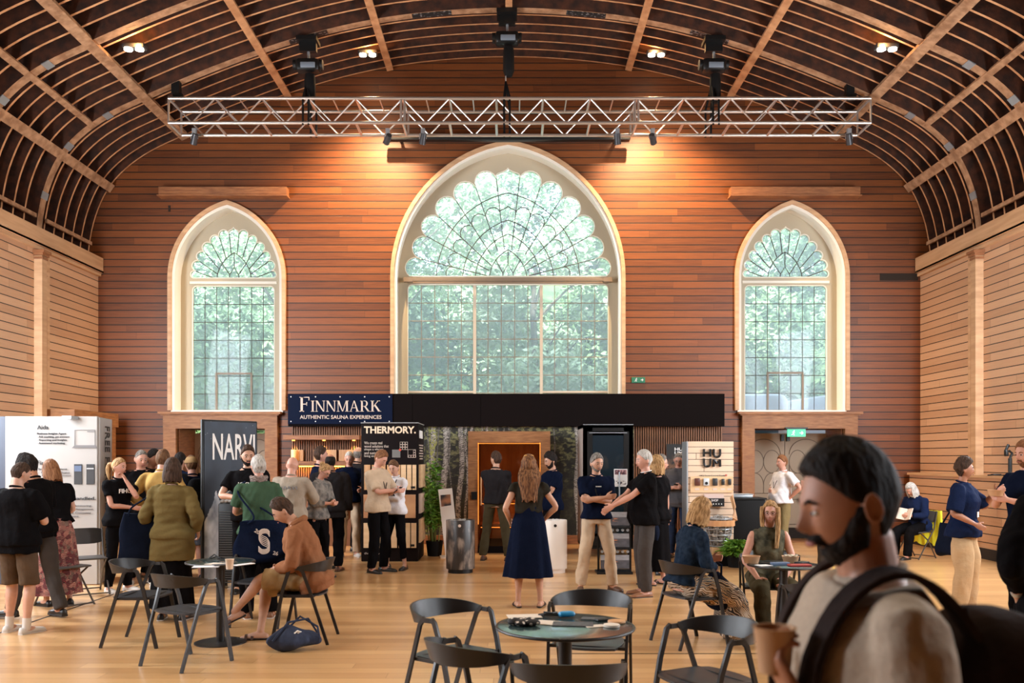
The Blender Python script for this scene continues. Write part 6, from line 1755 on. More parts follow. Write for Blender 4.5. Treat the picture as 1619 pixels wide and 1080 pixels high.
    if top:
        tc, slv, hem = top[0], top[1], top[2]; ex = max(0.020, top[3] if len(top) > 3 else 0.012); flare = top[4] if len(top) > 4 else 0.0
        t = MB()
        neckz = 1.475 if slv >= 0 else 1.44
        if hem < 0.86:
            torso(t, 1.0, ex, 0.90, neckz)
            base = [r_ for r_ in tor if r_[0] == 0.94][0]
            if not seated: t.loftrings([ring(z, base[1]*wide+ex+flare*(0.94-z), base[2]*(.5+.5*wide)+ex+flare*(0.94-z)+bel(z)) for z in (hem, (hem+0.94)/2, 0.95)])
            else: t.loftrings([ring(z, base[1]*wide+ex+0.01, base[2]+ex+0.01) for z in (max(hem,0.84), 0.95)])
        else: torso(t, 1.0, ex, hem, neckz)
        for sx in (-1,1):
            S_, E_, T_ = arms[sx]; q = 0.90 if fem else 1.0
            if slv > 0:
                A0 = U((sx*hx*0.55*wide,0.008,1.39)); pts = [A0, S_]; rr = [0.058*q*wide+.004, 0.057*q*wide+ex*.35]
                if slv <= 1: pts.append(S_.lerp(E_, slv*0.5)); rr.append(0.058*q*wide+ex*.6); pts.append(S_.lerp(E_, slv)); rr.append(0.056*q*wide+ex*0.8)
                else:
                    pts += [S_.lerp(E_,.5), E_, E_.lerp(T_, (slv-1)*.5), E_.lerp(T_, slv-1)]; rr += [0.054*q*wide+ex*.5, 0.048*q*wide+ex*.6, 0.045*q+ex*.5, 0.038*q+ex*.4]
                P_ = catmull([tuple(p)+(r_,) for p, r_ in zip(pts, rr)], 3); t.tube([Vector(p[:3]) for p in P_], [p[3] for p in P_], 16); t.ell(Vector(P_[0][:3]), (P_[0][3],)*3, 12, 8)
            else:
                limb(t, [U((sx*0.05,0.01,1.41)), U((sx*hx*0.78*wide,0.01,1.405))], [0.05,0.045])
        o = remesh(t, 'shirt' if slv < 1.2 else 'jacket', tc, root, cv, 3, 0.008 if not near else 0.006, seed=len(label))
        if slv >= 0:
            c_ = MB(); c_.tube([U((0.062*math.cos(a*math.tau/20)*(1.0 if not fem else .9), 0.012+0.060*math.sin(a*math.tau/20), 1.488+0.016*math.sin(a*math.tau/20))) for a in range(20)], 0.011*k, 8, close=True)
            c_.build('collar', tc, root)
    if bottom:
        kind, bc = bottom[0], bottom[1]; q = (bottom[2] if len(bottom) > 2 else 1.0)
        t = MB()
        if kind in ('trousers','shorts','capri'):
            zz = [(0.86,0.150,0.112),(0.93,0.162,0.114),(0.985,0.148,0.102)]
            t.loftrings([ring(z, w*wide*(0.96 if fem else 1)+0.004, dd*(.5+.5*wide)+0.004+bel(z)*.6, -bel(z)*.5) for z, w, dd in zz])
            for sx in (-1,1):
                A_, K_, T_ = legs[sx][:3]
                if kind == 'shorts': pts = [A_+Vector((0,0,0.04)), A_, A_.lerp(K_,.5), A_.lerp(K_,.97)]; rr = [0.084,0.089*W,0.088*q,0.088*q]
                elif kind == 'capri': pts = [A_+Vector((0,0,0.04)), A_, A_.lerp(K_,.5), K_, K_.lerp(T_,.35), K_.lerp(T_,.78)]; rr = [0.09,0.095*W,0.086*q,0.072*q,0.070*q,0.060*q]
                else: pts = [A_+Vector((0,0,0.04)), A_, A_.lerp(K_,.5), K_, K_.lerp(T_,.4), T_+(T_-K_).normalized()*0.005+Vector((0,0,-0.01))]; rr = [0.084,0.090*W,0.085*q,0.072*q,0.070*q,0.062*q]
                P_ = catmull([tuple(p)+(r_,) for p, r_ in zip(pts, rr)], 3); t.tube([Vector(p[:3]) for p in P_], [p[3] for p in P_], 16); t.ell(Vector(P_[0][:3]), (P_[0][3],)*3, 12, 8)
                if seated: t.ell(A_, (0.115*k,0.12*k,0.095*k), 14, 10)
            remesh(t, kind if kind != 'capri' else 'trousers', bc, root, cv, 3, 0.007, seed=len(label)+3)
        elif kind == 'skirt':
            zt_ = bottom[5] if len(bottom) > 5 else 1.04; zh = bottom[3]; fl_ = bottom[4] if len(bottom) > 4 else 0.10
            rings = []
            for j in range(12):
                u = j/11; z = zt_ - (zt_-zh)*u; w = 0.138+0.03*sstep(u,0,.25)+fl_*u; ring_ = []
                for i in range(60):
                    a = math.tau*i/60; rr = 1 + 0.07*u*math.sin(7*a+1.3)+0.035*u*math.sin(13*a)
                    p = Vector((math.cos(a)*w*rr, math.sin(a)*(w*0.78)*rr, z)); ring_.append(P0 + (p-Vector((0,0,pz)))*k)
                rings.append(ring_)
            t.loftrings(rings); t.build('skirt', bc, root, smooth=60)
        elif kind == 'seatskirt':
            t.loftrings([ring(z, w+0.014, dd+0.014) for z, w, dd in ((0.86,0.150,0.112),(0.94,0.160,0.115),(1.02,0.135,0.10))])
            for sx in (-1,1):
                A_, K_, T_ = legs[sx][:3]
                limb(t, [A_, A_.lerp(K_,.5), K_+Vector((0,-0.01,0.01)), K_.lerp(T_,.5), K_.lerp(T_,.92)], [0.12,0.11,0.10,0.10,0.12], 18)
            A_, K_, T_ = legs[1][:3]; B_, L_, V_ = legs[-1][:3]
            limb(t, [A_.lerp(B_,.5), K_.lerp(L_,.5), K_.lerp(L_,.5).lerp(T_.lerp(V_,.5),.5), K_.lerp(L_,.5).lerp(T_.lerp(V_,.5),.9)], [0.12,0.10,0.10,0.12], 16)
            remesh(t, 'trousers', bc, root, 0.012, 3, 0.012, seed=5)
    if shoes:
        kind, sc1 = shoes[0], shoes[1]
        for sx in (-1,1):
            base, fd, up_, sd = legs[(sx,'f')]
            def ff(t, w_, hh): 
                c = base + fd*(-0.075+t*0.285)*k - up_*0.028*k; out = []
                for i in range(16):
                    a = math.tau*i/16; cz = math.sin(a); out.append(c + sd*math.cos(a)*w_*k + up_*((hh if cz > 0 else 0.012)*cz)*k + up_*0.012*k)
                return out
            if kind == 'sandal':
                sb = MB(); sb.loftrings([ff(t_, w_, 0.006) for t_, w_ in ((0,0.02),(0.05,0.034),(0.3,0.036),(0.7,0.046),(0.9,0.040),(1.0,0.018))]); so = sb.build('sandal_sole', m_soleb, root)
                for t_ in (0.50, 0.70):
                    sb = MB(); c = base + fd*(-0.075+t_*0.285)*k; pts = [c + sd*math.cos(a)*0.047*k + up_*(math.sin(a)*0.042-0.022)*k for a in [math.pi*j/10 for j in range(11)]]
                    sb.sweep(pts, [(-0.012,-0.002),(0.012,-0.002),(0.012,0.002),(-0.012,0.002)], [(p-c).normalized() for p in pts]); sb.build('sandal_strap', sc1, root, smooth=40)
                continue
            hi = 0.078 if kind == 'boot' else 0.058
            sb = MB(); sb.loftrings([ff(t_, w_, h_) for t_, w_, h_ in ((0,0.018,0.03),(0.04,0.034,hi),(0.22,0.038,hi+0.004),(0.40,0.038,0.062),(0.55,0.042,0.048),(0.75,0.046,0.038),(0.92,0.038,0.028),(1.0,0.014,0.012))]); sh = sb.build('shoe', sc1, root, smooth=60)
            sb = MB()
            def f2(t, w_): 
                c = base + fd*(-0.075+t*0.285)*k - up_*0.030*k
                return [c + sd*math.cos(a*math.tau/14)*w_*k + up_*math.copysign(min(0.009,abs(math.sin(a*math.tau/14))*0.03), math.sin(a*math.tau/14))*k for a in range(14)]
            sb.loftrings([f2(t_, w_) for t_, w_ in ((-0.01,0.016),(0.03,0.037),(0.35,0.038),(0.7,0.050),(0.92,0.042),(1.02,0.014))]); sb.build('sole', m_sole if (kind in ('sneaker',)) else m_soleb, sh, smooth=40)
    if socks:
        for sx in (-1,1):
            A_, K_, T_ = legs[sx][:3]; sk_ = MB(); sk_.cyl(T_+(K_-T_).normalized()*0.075*k, T_-Vector((0,0,0.045*k)), 0.042*k, 0.040*k, n=18); sk_.build('sock', m_sole, root)
    if lanyard:
        l_ = MB()
        l_.sweep([U((0.055,0.02,1.50)), U((0.060,-0.085,1.42)), U((0.035,-0.135-bel(1.2),1.28)), U((0.0,-0.145-bel(1.15),1.16))], [(-0.007,-0.0015),(0.007,-0.0015),(0.007,0.0015),(-0.007,0.0015)], [Rt@Vector(v) for v in ((0,0,1),(0,-1,.3),(0,-1,0),(0,-1,0))])
        l_.sweep([U((-0.055,0.02,1.50)), U((-0.060,-0.085,1.42)), U((-0.035,-0.135-bel(1.2),1.28)), U((0.0,-0.145-bel(1.15),1.16))], [(-0.007,-0.0015),(0.007,-0.0015),(0.007,0.0015),(-0.007,0.0015)], [Rt@Vector(v) for v in ((0,0,1),(0,-1,.3),(0,-1,0),(0,-1,0))])
        l_.build('lanyard', m_black, root, smooth=0)
        if lanyard == 'badge':
            b = MB(); b.box((0,0,0), (0.085,0.004,0.06)); o = b.build('name_badge', m_white, root, smooth=0); o.matrix_local = Matrix.Translation(U((0.0,-0.152-bel(1.12),1.12))) @ Rt.to_4x4()
    root['_'] = 0; del root['_']
    info = dict(root=root, U=U, Rt=Rt, arms=arms, legs=legs, H=H, k=k, Mt=Mt, P0=P0, world=lambda p: Matrix.Translation((X,Y,0)) @ Matrix.Rotation(R(rot),4,'Z') @ p)
    return info

BLK = cloth((0.0045,0.004,0.0045)); CHAR = cloth((0.016,0.014,0.015)); NAVY = cloth((0.0035,0.006,0.017)); NAVY2 = cloth((0.008,0.014,0.042)); OLIVE = cloth((0.135,0.095,0.035)); KHAKI = cloth((0.36,0.22,0.07))
BEIGE = cloth((0.48,0.36,0.25)); CREAM = cloth((0.52,0.42,0.31)); STONE = cloth((0.30,0.245,0.19)); GREEN = cloth((0.048,0.088,0.052)); DGREY = cloth((0.055,0.047,0.043)); WHITE = cloth((0.68,0.66,0.68))
JEAN = cloth((0.02,0.03,0.06)); BROWNH = cloth((0.23,0.095,0.045)); DENIM = cloth((0.008,0.014,0.026),(0.018,0.029,0.048),22); OLV2 = cloth((0.060,0.048,0.026)); SHORTG = cloth((0.075,0.085,0.12),(0.15,0.16,0.20),20); TAUPE = cloth((0.085,0.055,0.035))
m_shoeb = mat('shoe_black', (0.015,0.013,0.012), 0.35); m_shoew = mat('shoe_white', (0.62,0.58,0.54), 0.55); m_shoet = mat('shoe_tan', (0.26,0.11,0.05), 0.5); m_shoed = mat('shoe_brown', (0.10,0.045,0.025), 0.5); m_shoey = mat('shoe_mustard', (0.55,0.33,0.05), 0.6); m_strap = mat('sandal_leather', (0.055,0.022,0.012), 0.5)
def vor_cloth(name, cols, sc):
    m = mat(name, cols[0], 0.85); nt = m.node_tree; tc = nt.nodes.new('ShaderNodeTexCoord'); v = nt.nodes.new('ShaderNodeTexVoronoi'); v.inputs['Scale'].default_value = sc
    w = nt.nodes.new('ShaderNodeTexWave'); w.wave_type = 'RINGS'; w.inputs['Scale'].default_value = sc*1.1; w.inputs['Distortion'].default_value = 9; w.inputs['Detail'].default_value = 1
    cr = nt.nodes.new('ShaderNodeValToRGB'); cr.color_ramp.interpolation = 'CONSTANT'
    cr.color_ramp.elements[0].color = (*cols[0],1); cr.color_ramp.elements[1].color = (*cols[-1],1); cr.color_ramp.elements[1].position = 0.8
    for i, c in enumerate(cols[1:-1]): e = cr.color_ramp.elements.new(0.8*(i+1)/(len(cols)-1)); e.color = (*c,1)
    mx = nt.nodes.new('ShaderNodeMath'); mx.operation = 'MULTIPLY'
    nt.links.new(tc.outputs['Object'], v.inputs['Vector']); nt.links.new(tc.outputs['Object'], w.inputs['Vector'])
    ad = nt.nodes.new('ShaderNodeMath'); ad.operation = 'MULTIPLY_ADD'; ad.inputs[1].default_value = 0.55
    sp = nt.nodes.new('ShaderNodeSeparateColor'); nt.links.new(v.outputs['Color'], sp.inputs[0]); nt.links.new(sp.outputs[0], ad.inputs[0])
    m2 = nt.nodes.new('ShaderNodeMath'); m2.operation = 'MULTIPLY'; m2.inputs[1].default_value = 0.45; nt.links.new(w.outputs['Fac'], m2.inputs[0]); nt.links.new(m2.outputs[0], ad.inputs[2])
    nt.links.new(ad.outputs[0], cr.inputs[0]); nt.links.new(cr.outputs[0], nt.nodes['Principled BSDF'].inputs['Base Color']); return m
FLORAL = vor_cloth('floral_print', [(0.02,0.012,0.012),(0.02,0.012,0.012),(0.35,0.04,0.05),(0.02,0.012,0.012),(0.55,0.33,0.24),(0.03,0.02,0.02)], 26)
BOLD = vor_cloth('bold_print', [(0.012,0.008,0.006),(0.62,0.47,0.33),(0.012,0.008,0.006),(0.30,0.16,0.06),(0.66,0.54,0.42),(0.012,0.008,0.006)], 10)
CAMO = cloth((0.030,0.030,0.022),(0.16,0.15,0.10),9)
FISH = cloth((0.10,0.095,0.09),(0.26,0.23,0.20),14)
# arm presets
HANG = (0.25,0.03,0.86); PHONE = (0.06,0.27,1.17,(0.6,-0.2,-0.8)); HIP = (0.19,0.0,1.0,(1,-0.7,0.2)); FOLD = (-0.10,0.19,1.17,(0.9,-0.1,-0.5)); FOLD2 = (-0.07,0.22,1.20,(0.9,-0.1,-0.5)); GEST = (0.12,0.30,1.18,(0.7,-0.2,-0.8)); POCK = (0.20,0.05,0.95,(1,-0.8,0)); CHIN = (0.00,0.16,1.46,(0.5,0.3,-1))
def chest_text(p, s, w, hgt, z, m=m_white, back=False, x0=None, off=0.0):
    yb = 0.135+off if back else -(0.142+off)
    M = Matrix.Translation(p['U']((w/2 if back else -w/2, yb, z))) @ p['Rt'].to_4x4() @ (Matrix.Rotation(R(180),4,'Z') if back else Matrix.Identity(4)) @ A90
    return text_fit('shirt_print', s, w, hgt, m, M, p['root'], bold=0.02)

P = {}
P[1] = person('man seen from behind at the far left in a black tee and brown shorts', 28, 164, 730, 165, ('buzz','dark'), 'fair', top=(BLK,0.85,0.82,0.038), bottom=('shorts',TAUPE,1.06), shoes=('sneaker',m_shoew), armL=PHONE, armR=PHONE, head=(-15,18), wide=1.08, socks=True)
P[2] = person('bearded man in black tee and grey jeans leaning over at the far left', 60, 150, 717, -112, ('curly','black'), 'tan', top=(BLK,0.8,0.84,0.02), bottom=('trousers',DGREY,1.1), shoes=('shoe',m_shoeb), armL=(0.12,0.32,1.08), armR=PHONE, head=(10,28), lean=8, beard=('black',0.012), feet=((0.14,0.22,8),(0.12,-0.20,10)))
P[3] = person('woman with auburn hair, black top and long floral skirt, hand on a folding chair', 92, 138, 737, -128, ('mid','ginger'), 'fair', True, top=(BLK,0.6,0.98,0.014), bottom=('skirt',FLORAL,1.0,0.14,0.10), shoes=('shoe',m_shoeb), armL=(0.20,0.20,0.90), armR=PHONE, head=(0,20), lean=12, h=1.68)
P[4] = person('blond woman with ponytail and black printed tee, hand at her chin', 187, 125, 724, 58, ('pony','blond'), 'pink', True, top=(BLK,0.55,0.86,0.014), bottom=('trousers',BLK,0.9), shoes=('sneaker',m_shoew), armL=CHIN, armR=(-0.08,0.18,1.10,(0.9,-0.1,-0.6)), head=(18,4))
chest_text(P[4], 'FIHU', 0.17, 0.055, 1.29)
P[5] = person('balding man in black printed tee, facing us in the left group', 223, 117, 711, 28, ('buzz','grey'), 'pink', top=(BLK,0.7,0.86,0.014), bottom=('trousers',BLK), shoes=('sneaker',m_shoew), armL=HANG, armR=HANG, head=(12,14), wide=1.05)
chest_text(P[5], 'FIHU', 0.17, 0.055, 1.27)
P[6] = person('dark haired man mostly hidden between the bald man and the khaki jacket', 240, 111, 711, 70, ('short','black'), 'tan', top=(CHAR,1.8,0.84,0.016), bottom=('trousers',BLK), shoes=('shoe',m_shoeb), head=(0,12))
P[7] = person('man in a yellow khaki jacket from behind, hands on hips', 256, 122, 712, 176, ('short','brown'), 'fair', top=(KHAKI,1.85,0.84,0.028), bottom=('trousers',BLK), shoes=('sneaker',m_shoew), armL=HIP, armR=HIP, head=(0,8), wide=1.02)
P[8] = person('woman with a dark bob and olive jacket seen from behind, long black skirt', 272, 152, 727, 182, ('bob','dark'), 'fair', True, top=(OLIVE,1.85,0.66,0.035,0.06), bottom=('skirt',BLK,1.0,0.13,0.06), shoes=('sneaker',m_shoeb), armL=(0.24,0.16,0.98), armR=(0.25,0.10,0.95), head=(0,4), wide=1.1)
P[9] = person('man in a tan cap and navy tee wearing a black backpack and shorts', 303, 114, 722, -142, ('short','brown'), 'pink', top=(NAVY,0.7,0.86,0.014), bottom=('shorts',SHORTG,1.05), shoes=('sneaker',m_shoeb), armL=PHONE, armR=PHONE, head=(0,5))
P[10] = person('dark haired person whose head shows behind the cap wearer', 284, 104, 717, 160, ('short','black'), 'fair', top=(NAVY,0.7,0.86,0.014), bottom=('trousers',BLK), shoes=('shoe',m_shoeb))
P[11] = person('bearded man in black tee facing us before the dark blue banner', 392, 126, 705, 12, ('crop','dark'), 'warm', top=(BLK,0.65,0.86,0.014), bottom=('trousers',BLK), shoes=('shoe',m_shoeb), armL=(0.02,0.24,1.20,(0.9,-0.1,-0.7)), armR=(0.10,0.26,1.14,(0.9,-0.1,-0.7)), head=(12,8), beard=('black',0.010))
chest_text(P[11], 'ICTLU', 0.20, 0.04, 1.28)
P[12] = person('woman with short grey hair, green top and patterned scarf seen from behind', 409, 150, 721, -158, ('crop','white'), 'pink', True, top=(GREEN,0.75,0.90,0.026), bottom=('trousers',BLK,1.15), shoes=('sneaker',m_shoet), armL=PHONE, armR=(0.16,0.14,1.0), head=(12,4), wide=1.12)
P[13] = person('bald man in a beige overshirt reading NARVI across the back', 461, 118, 722, 172, ('none','grey'), 'pink', top=(STONE,1.5,0.84,0.026), bottom=('trousers',BLK), shoes=('shoe',m_shoeb), armL=PHONE, armR=GEST, head=(0,14), wide=1.08)
chest_text(P[13], 'NARVI', 0.27, 0.045, 1.30, m_inkg, True, off=0.018)
P[14] = person('dark haired man in navy behind the group at the bar, facing right', 506, 103, 707, 118, ('short','dark'), 'pink', top=(NAVY,1.8,0.84,0.016), bottom=('trousers',BLK), shoes=('shoe',m_shoeb), armL=PHONE, armR=PHONE)
P[15] = person('fair haired woman in a patterned blouse looking down at the bar', 501, 112, 730, 62, ('bun','blond'), 'pink', True, top=(FISH,1.7,0.9,0.016), bottom=('trousers',BLK), shoes=('shoe',m_shoeb), armL=PHONE, armR=PHONE, head=(0,30), lean=8, glasses=True)
P[16] = person('broad balding man in a dark charcoal overshirt, back to us', 522, 106, 718, 184, ('thin','black'), 'tan', top=(CHAR,1.9,0.80,0.034), bottom=('trousers',BLK,1.1), shoes=('shoe',m_shoed), armL=(0.27,0.05,0.86), armR=(0.27,0.08,0.88), head=(0,10), wide=1.16)
P[17] = person('grey haired man in navy polo and cream trousers reaching to the right', 552, 92, 713, 18, ('buzz','white'), 'pink', top=(NAVY,0.7,0.90,0.014), bottom=('trousers',BEIGE,1.1), shoes=('sneaker',m_shoew), armL=(0.16,0.34,1.12), armR=HANG, head=(-15,20))
P[18] = person('balding man in a dark jacket behind the navy polo man', 566, 87.5, 707, 150, ('bald','grey'), 'warm', top=(CHAR,1.85,0.84,0.02), bottom=('trousers',BLK), shoes=('shoe',m_shoeb))
P[19] = person('man in beige tee and black trousers bending his head over a phone', 597, 107, 711, 62, ('short','ginger'), 'pink', top=(BEIGE,0.85,0.86,0.022), bottom=('trousers',BLK,1.08), shoes=('shoe',m_shoeb), armL=(0.06,0.32,1.17,(0.6,-0.2,-0.8)), armR=(0.02,0.33,1.17,(0.6,-0.2,-0.8)), head=(0,30), lanyard='cord')
P[20] = person('woman in white shirt and black cropped trousers beside the dark display stand', 625, 104, 727, -20, ('crop','brown'), 'fair', True, top=(WHITE,1.7,0.88,0.016), bottom=('capri',BLK,0.9), shoes=('shoe',m_shoeb), armL=FOLD, armR=(0.02,0.24,1.20,(0.8,-0.1,-0.7)), head=(0,22), lanyard='cord', feet=((0.16,0.0,8),(0.14,0.0,10)))
P[21] = person('man in dark grey sweater and olive trousers before the sauna cabin', 784, 96, 715, 168, ('crop','dark'), 'warm', top=(CHAR,1.85,0.92,0.018), bottom=('trousers',OLV2,1.05), shoes=('shoe',m_shoed), armL=FOLD, armR=FOLD2, head=(58,0), wide=1.02, feet=((0.22,0.0,5),(0.20,0.0,10)))
P[22] = person('woman with long wavy hair in a navy midi dress, back to us, centre', 836, 140, 722, 182, ('long','long'), 'warm', True, top=(cloth((0.022,0.019,0.014)),0.35,1.10,0.012), bottom=('skirt',NAVY,1.0,0.36,0.115,1.17), shoes=('sandal',m_strap), armL=(0.22,0.10,1.0), armR=(0.18,0.12,1.0,(1,-0.6,0)), feet=((0.12,0.0,8),(0.13,0.0,14)))
P[23] = person('curly haired bearded man in navy polo with folded arms, facing left', 873, 100, 717, -62, ('curly','black'), 'warm', top=(NAVY,0.7,0.86,0.016), bottom=('trousers',BLK), shoes=('shoe',m_shoeb), armL=FOLD, armR=FOLD2, head=(-5,12), beard=('black',0.010))
P[24] = person('man in navy polo and beige chinos with folded arms, facing us', 943, 124, 718, 6, ('short','grey'), 'warm', top=(NAVY,0.75,0.92,0.012), bottom=('trousers',BEIGE,1.08), shoes=('shoe',m_shoed), armL=FOLD, armR=FOLD2, head=(16,6), lanyard='cord', beard=('grey',0.003), feet=((0.20,0.05,22),(0.20,-0.02,14)))
chest_text(P[24], 'FINNMARK', 0.075, 0.014, 1.33, m_white)
P[25] = person('grey haired man in a black polo with white trim reaching out to the left', 1020, 129, 713, -80, ('short','white'), 'pink', top=(BLK,0.7,0.86,0.018), bottom=('trousers',DGREY,1.1), shoes=('shoe',m_shoet), armL=(0.06,0.48,1.05,(0.5,-0.4,-0.9)), armR=(0.10,0.46,1.02,(0.5,-0.4,-0.9)), head=(5,2), belly=0.05, wide=1.06, curl=0.25)
P[26] = person('blond person in black standing just behind the black polo man', 1039, 119, 722, -132, ('bob','blond'), 'pink', True, top=(BLK,0.5,0.84,0.018), bottom=('skirt',BLK,1.0,0.2,0.06), shoes=('sandal',m_strap), wide=1.1)
P[27] = person('grey haired man with glasses looking right, behind the blond person', 1044, 109, 720, 92, ('short','grey'), 'pink', top=(CHAR,1.8,0.84,0.016), bottom=('trousers',BLK), shoes=('shoe',m_shoeb), glasses=True)
P[28] = person('man in grey overshirt looking at a phone left of the slatwall stand', 1073, 93, 715, -14, ('buzz','grey'), 'pink', top=(cloth((0.085,0.08,0.085)),1.7,0.84,0.018), bottom=('trousers',JEAN), shoes=('shoe',m_shoeb), armL=PHONE, armR=PHONE, head=(0,24), glasses=True)
P[29] = person('man in white polo and khaki trousers with a hand on his hip', 1237, 91, 721, -74, ('short','ginger'), 'pink', top=(WHITE,0.7,0.92,0.014), bottom=('trousers',cloth((0.20,0.15,0.07)),1.08), shoes=('shoe',m_shoed), armL=(0.20,-0.02,1.02,(1,-0.6,0.1)), armR=(0.02,0.24,1.14,(0.6,-0.2,-0.8)), head=(0,-2), belly=0.06, wide=1.05, lanyard='cord')
P[30] = person('person in dark trousers and mustard shoes hidden behind the nearest man', 1306, 108, 712, -82, ('short','white'), 'pink', top=(CHAR,1.6,0.84,0.018), bottom=('trousers',DGREY,1.0), shoes=('sneaker',m_shoey), armL=(0.10,0.30,1.25,(0.6,-0.2,-0.8)), armR=(0.06,0.30,1.22,(0.6,-0.2,-0.8)), feet=((0.12,0.12,8),(0.12,-0.12,10)))
P[31] = person('smiling woman in navy shirt and beige trousers, hand raised, by the right wall', 1523, 144, 726, 52, ('curly','dark'), 'tan', True, top=(NAVY2,0.95,0.86,0.034), bottom=('trousers',cloth((0.50,0.34,0.19)),1.35), shoes=('sneaker',m_shoew), armL=(0.16,0.30,1.38,(0.5,-0.2,-1)), armR=(0.20,0.16,1.02), head=(20,0), wide=1.12, lanyard='badge', handL=dict(dir=(-0.1,0.7,0.7), curl=0.2))
P[32] = person('ginger bearded man in dark tee holding a bowl at the right edge', 1624, 163, 698, -72, ('short','ginger'), 'pink', top=(NAVY,0.7,0.86,0.018), bottom=('trousers',BLK), shoes=('shoe',m_shoeb), armL=(0.06,0.30,1.22,(0.6,-0.2,-0.8)), armR=(0.06,0.28,1.26,(0.6,-0.2,-0.8)), head=(0,4), beard=('ginger',0.010))
P[33] = person('person in a black long sleeved top and watch, cut by the right edge', 1690, 330, None, 186, ('short','dark'), 'warm', top=(BLK,1.75,0.84,0.03), bottom=('trousers',BLK,1.1), shoes=('shoe',m_shoeb), armL=(0.21,0.06,0.99,(1,-0.8,0)), armR=(0.21,0.06,0.99,(1,-0.8,0)), h=1.80, wide=1.1)
# nearest man with the backpack
P[34] = person('nearest man in profile, dark hair and beard, beige tee and backpack, holding a cup', 1366, 800, 702, -92, ('short','black'), 'tan', top=(cloth((0.42,0.335,0.26),(0.46,0.37,0.29),90),0.9,0.84,0.022), bottom=('trousers',BLK), shoes=('shoe',m_shoeb), armL=(0.12,0.17,1.265,(0.5,-0.5,-1)), armR=(0.10,0.22,0.95), head=(2,12), beard=('black',0.012), wide=1.1, handL=dict(dir=(-0.15,0.45,0.85), thumb=(-0.9,0.3,0.2), curl=0.75))
# seated people
P[35] = person('seated man in a brown hoodie and beige shorts eating from a bowl', None, None, None, -86, ('crop','dark'), 'warm', X=-1.93, Y=8.20, h=1.78, top=(BROWNH,1.8,0.80,0.034), bottom=('shorts',cloth((0.30,0.20,0.10)),1.12), shoes=('sandal',m_strap), seated=dict(z=0.56,y=0.10), lean=20, head=(8,26), armL=(0.05,0.28,1.14,(0.8,-0.3,-0.8)), armR=(0.05,0.27,1.14,(0.8,-0.3,-0.8)), feet=((0.03,0.62,0,0.19,0.0,25),(0.04,0.40,0,0.0,0.1)), curl=0.7)
P[36] = person('seated woman in a dark denim jacket and bold printed trousers', None, None, None, 104, ('bob','blond'), 'pink', True, X=1.62, Y=8.05, h=1.68, top=(DENIM,1.75,0.93,0.030), bottom=('seatskirt',BOLD), shoes=('sandal',m_strap), seated=dict(z=0.55,y=0.06), lean=12, head=(-8,10), armL=(0.05,0.26,1.22,(0.8,-0.2,-0.8)), armR=(0.05,0.26,1.14,(0.8,-0.2,-0.8)), feet=((0.10,0.46,0),(0.10,0.52,0)))
P[37] = person('seated woman with long fair hair, glasses and sleeveless green top', None, None, None, -4, ('sidelong','blond'), 'pink', True, X=2.47, Y=8.58, h=1.66, top=(CAMO,0,0.86,0.012), bottom=('trousers',OLV2,1.1), shoes=('shoe',m_shoeb), seated=dict(z=0.53,y=0.02), lean=14, head=(-14,-2), armL=(0.10,0.34,1.06,(0.9,-0.2,-0.6)), armR=(0.16,0.34,1.06,(0.9,-0.2,-0.6)), feet=((0.14,0.42,5),(0.10,0.36,5)), glasses=True)
P[38] = person('white haired person in navy reading on a chair by the right wall', None, None, None, -62, ('bob','white'), 'pink', True, X=(1450-CX)/93.5, Y=F/93.5, h=1.62, top=(NAVY2,1.8,0.84,0.022), bottom=('trousers',BLK,1.1), shoes=('shoe',m_shoeb), seated=dict(z=0.55,y=0.05), lean=14, head=(0,24), armL=(0.06,0.28,1.20,(0.8,-0.2,-0.8)), armR=(0.06,0.28,1.20,(0.8,-0.2,-0.8)), feet=((0.12,0.40,5),(0.12,0.40,5)), wide=1.15)

# ================================================================== things people wear or hold
def LW(p, loc):
    """point in a person's own frame (out to their left, towards their back, up; at 1.75 m) -> hall"""
    r = p['root']; M = Matrix.Translation(r.location) @ Matrix.Rotation(r.rotation_euler[2], 4, 'Z')
    return M @ p['U'](loc)
def rzof(p): return p['root'].rotation_euler[2]
def tote(p, side, label, m, w=0.42, h=0.40, d=0.12, top=1.02, back=0.04, out=0.30, group=None, seed=1, strap=True, rz=90):
    """flat shopping bag hanging beside the hip from the shoulder"""
    c = LW(p, (side*out, back, top - h/2)); r = empty('tote_bag', c, rzof(p)+R(rz), label, 'bag')
    M = (Matrix.Translation(c) @ Matrix.Rotation(rzof(p)+R(rz),4,'Z')).inverted()
    rings = []
    for j in range(13):
        t = j/12; z = -h/2 + h*t; ww = w/2*(1.0-0.25*t**2+0.04*math.sin(t*9+seed)); dd = d/2*(1.05-0.8*t)*min(1, 0.35+t*6)
        rings.append([Vector((math.copysign(abs(math.cos(a))**0.7, math.cos(a))*ww, math.copysign(abs(math.sin(a))**0.8, math.sin(a))*dd + 0.012*math.sin(a*3+t*5+seed), z + 0.02*math.sin(a*2+seed)*(1 if j < 12 else .4))) for a in [math.tau*i/36 for i in range(36)]])
    q = MB(); q.loftrings(rings); q.build('bag_body', m, r, smooth=50)
    if strap:
        for dy in (-1, 1):
            q = MB(); pts = [M @ LW(p, (side*0.135, dy*0.01, 1.475)), M @ LW(p, (side*0.22, dy*0.055, 1.36)), Vector((w*0.16*dy, 0.02*dy, h*0.62)), Vector((w*0.26*dy, 0.015, h/2-0.03))]
            q.tube([Vector(v) for v in catmull([tuple(v) for v in pts], 5)], 0.010, 6); q.build('strap', m, r)
    return r
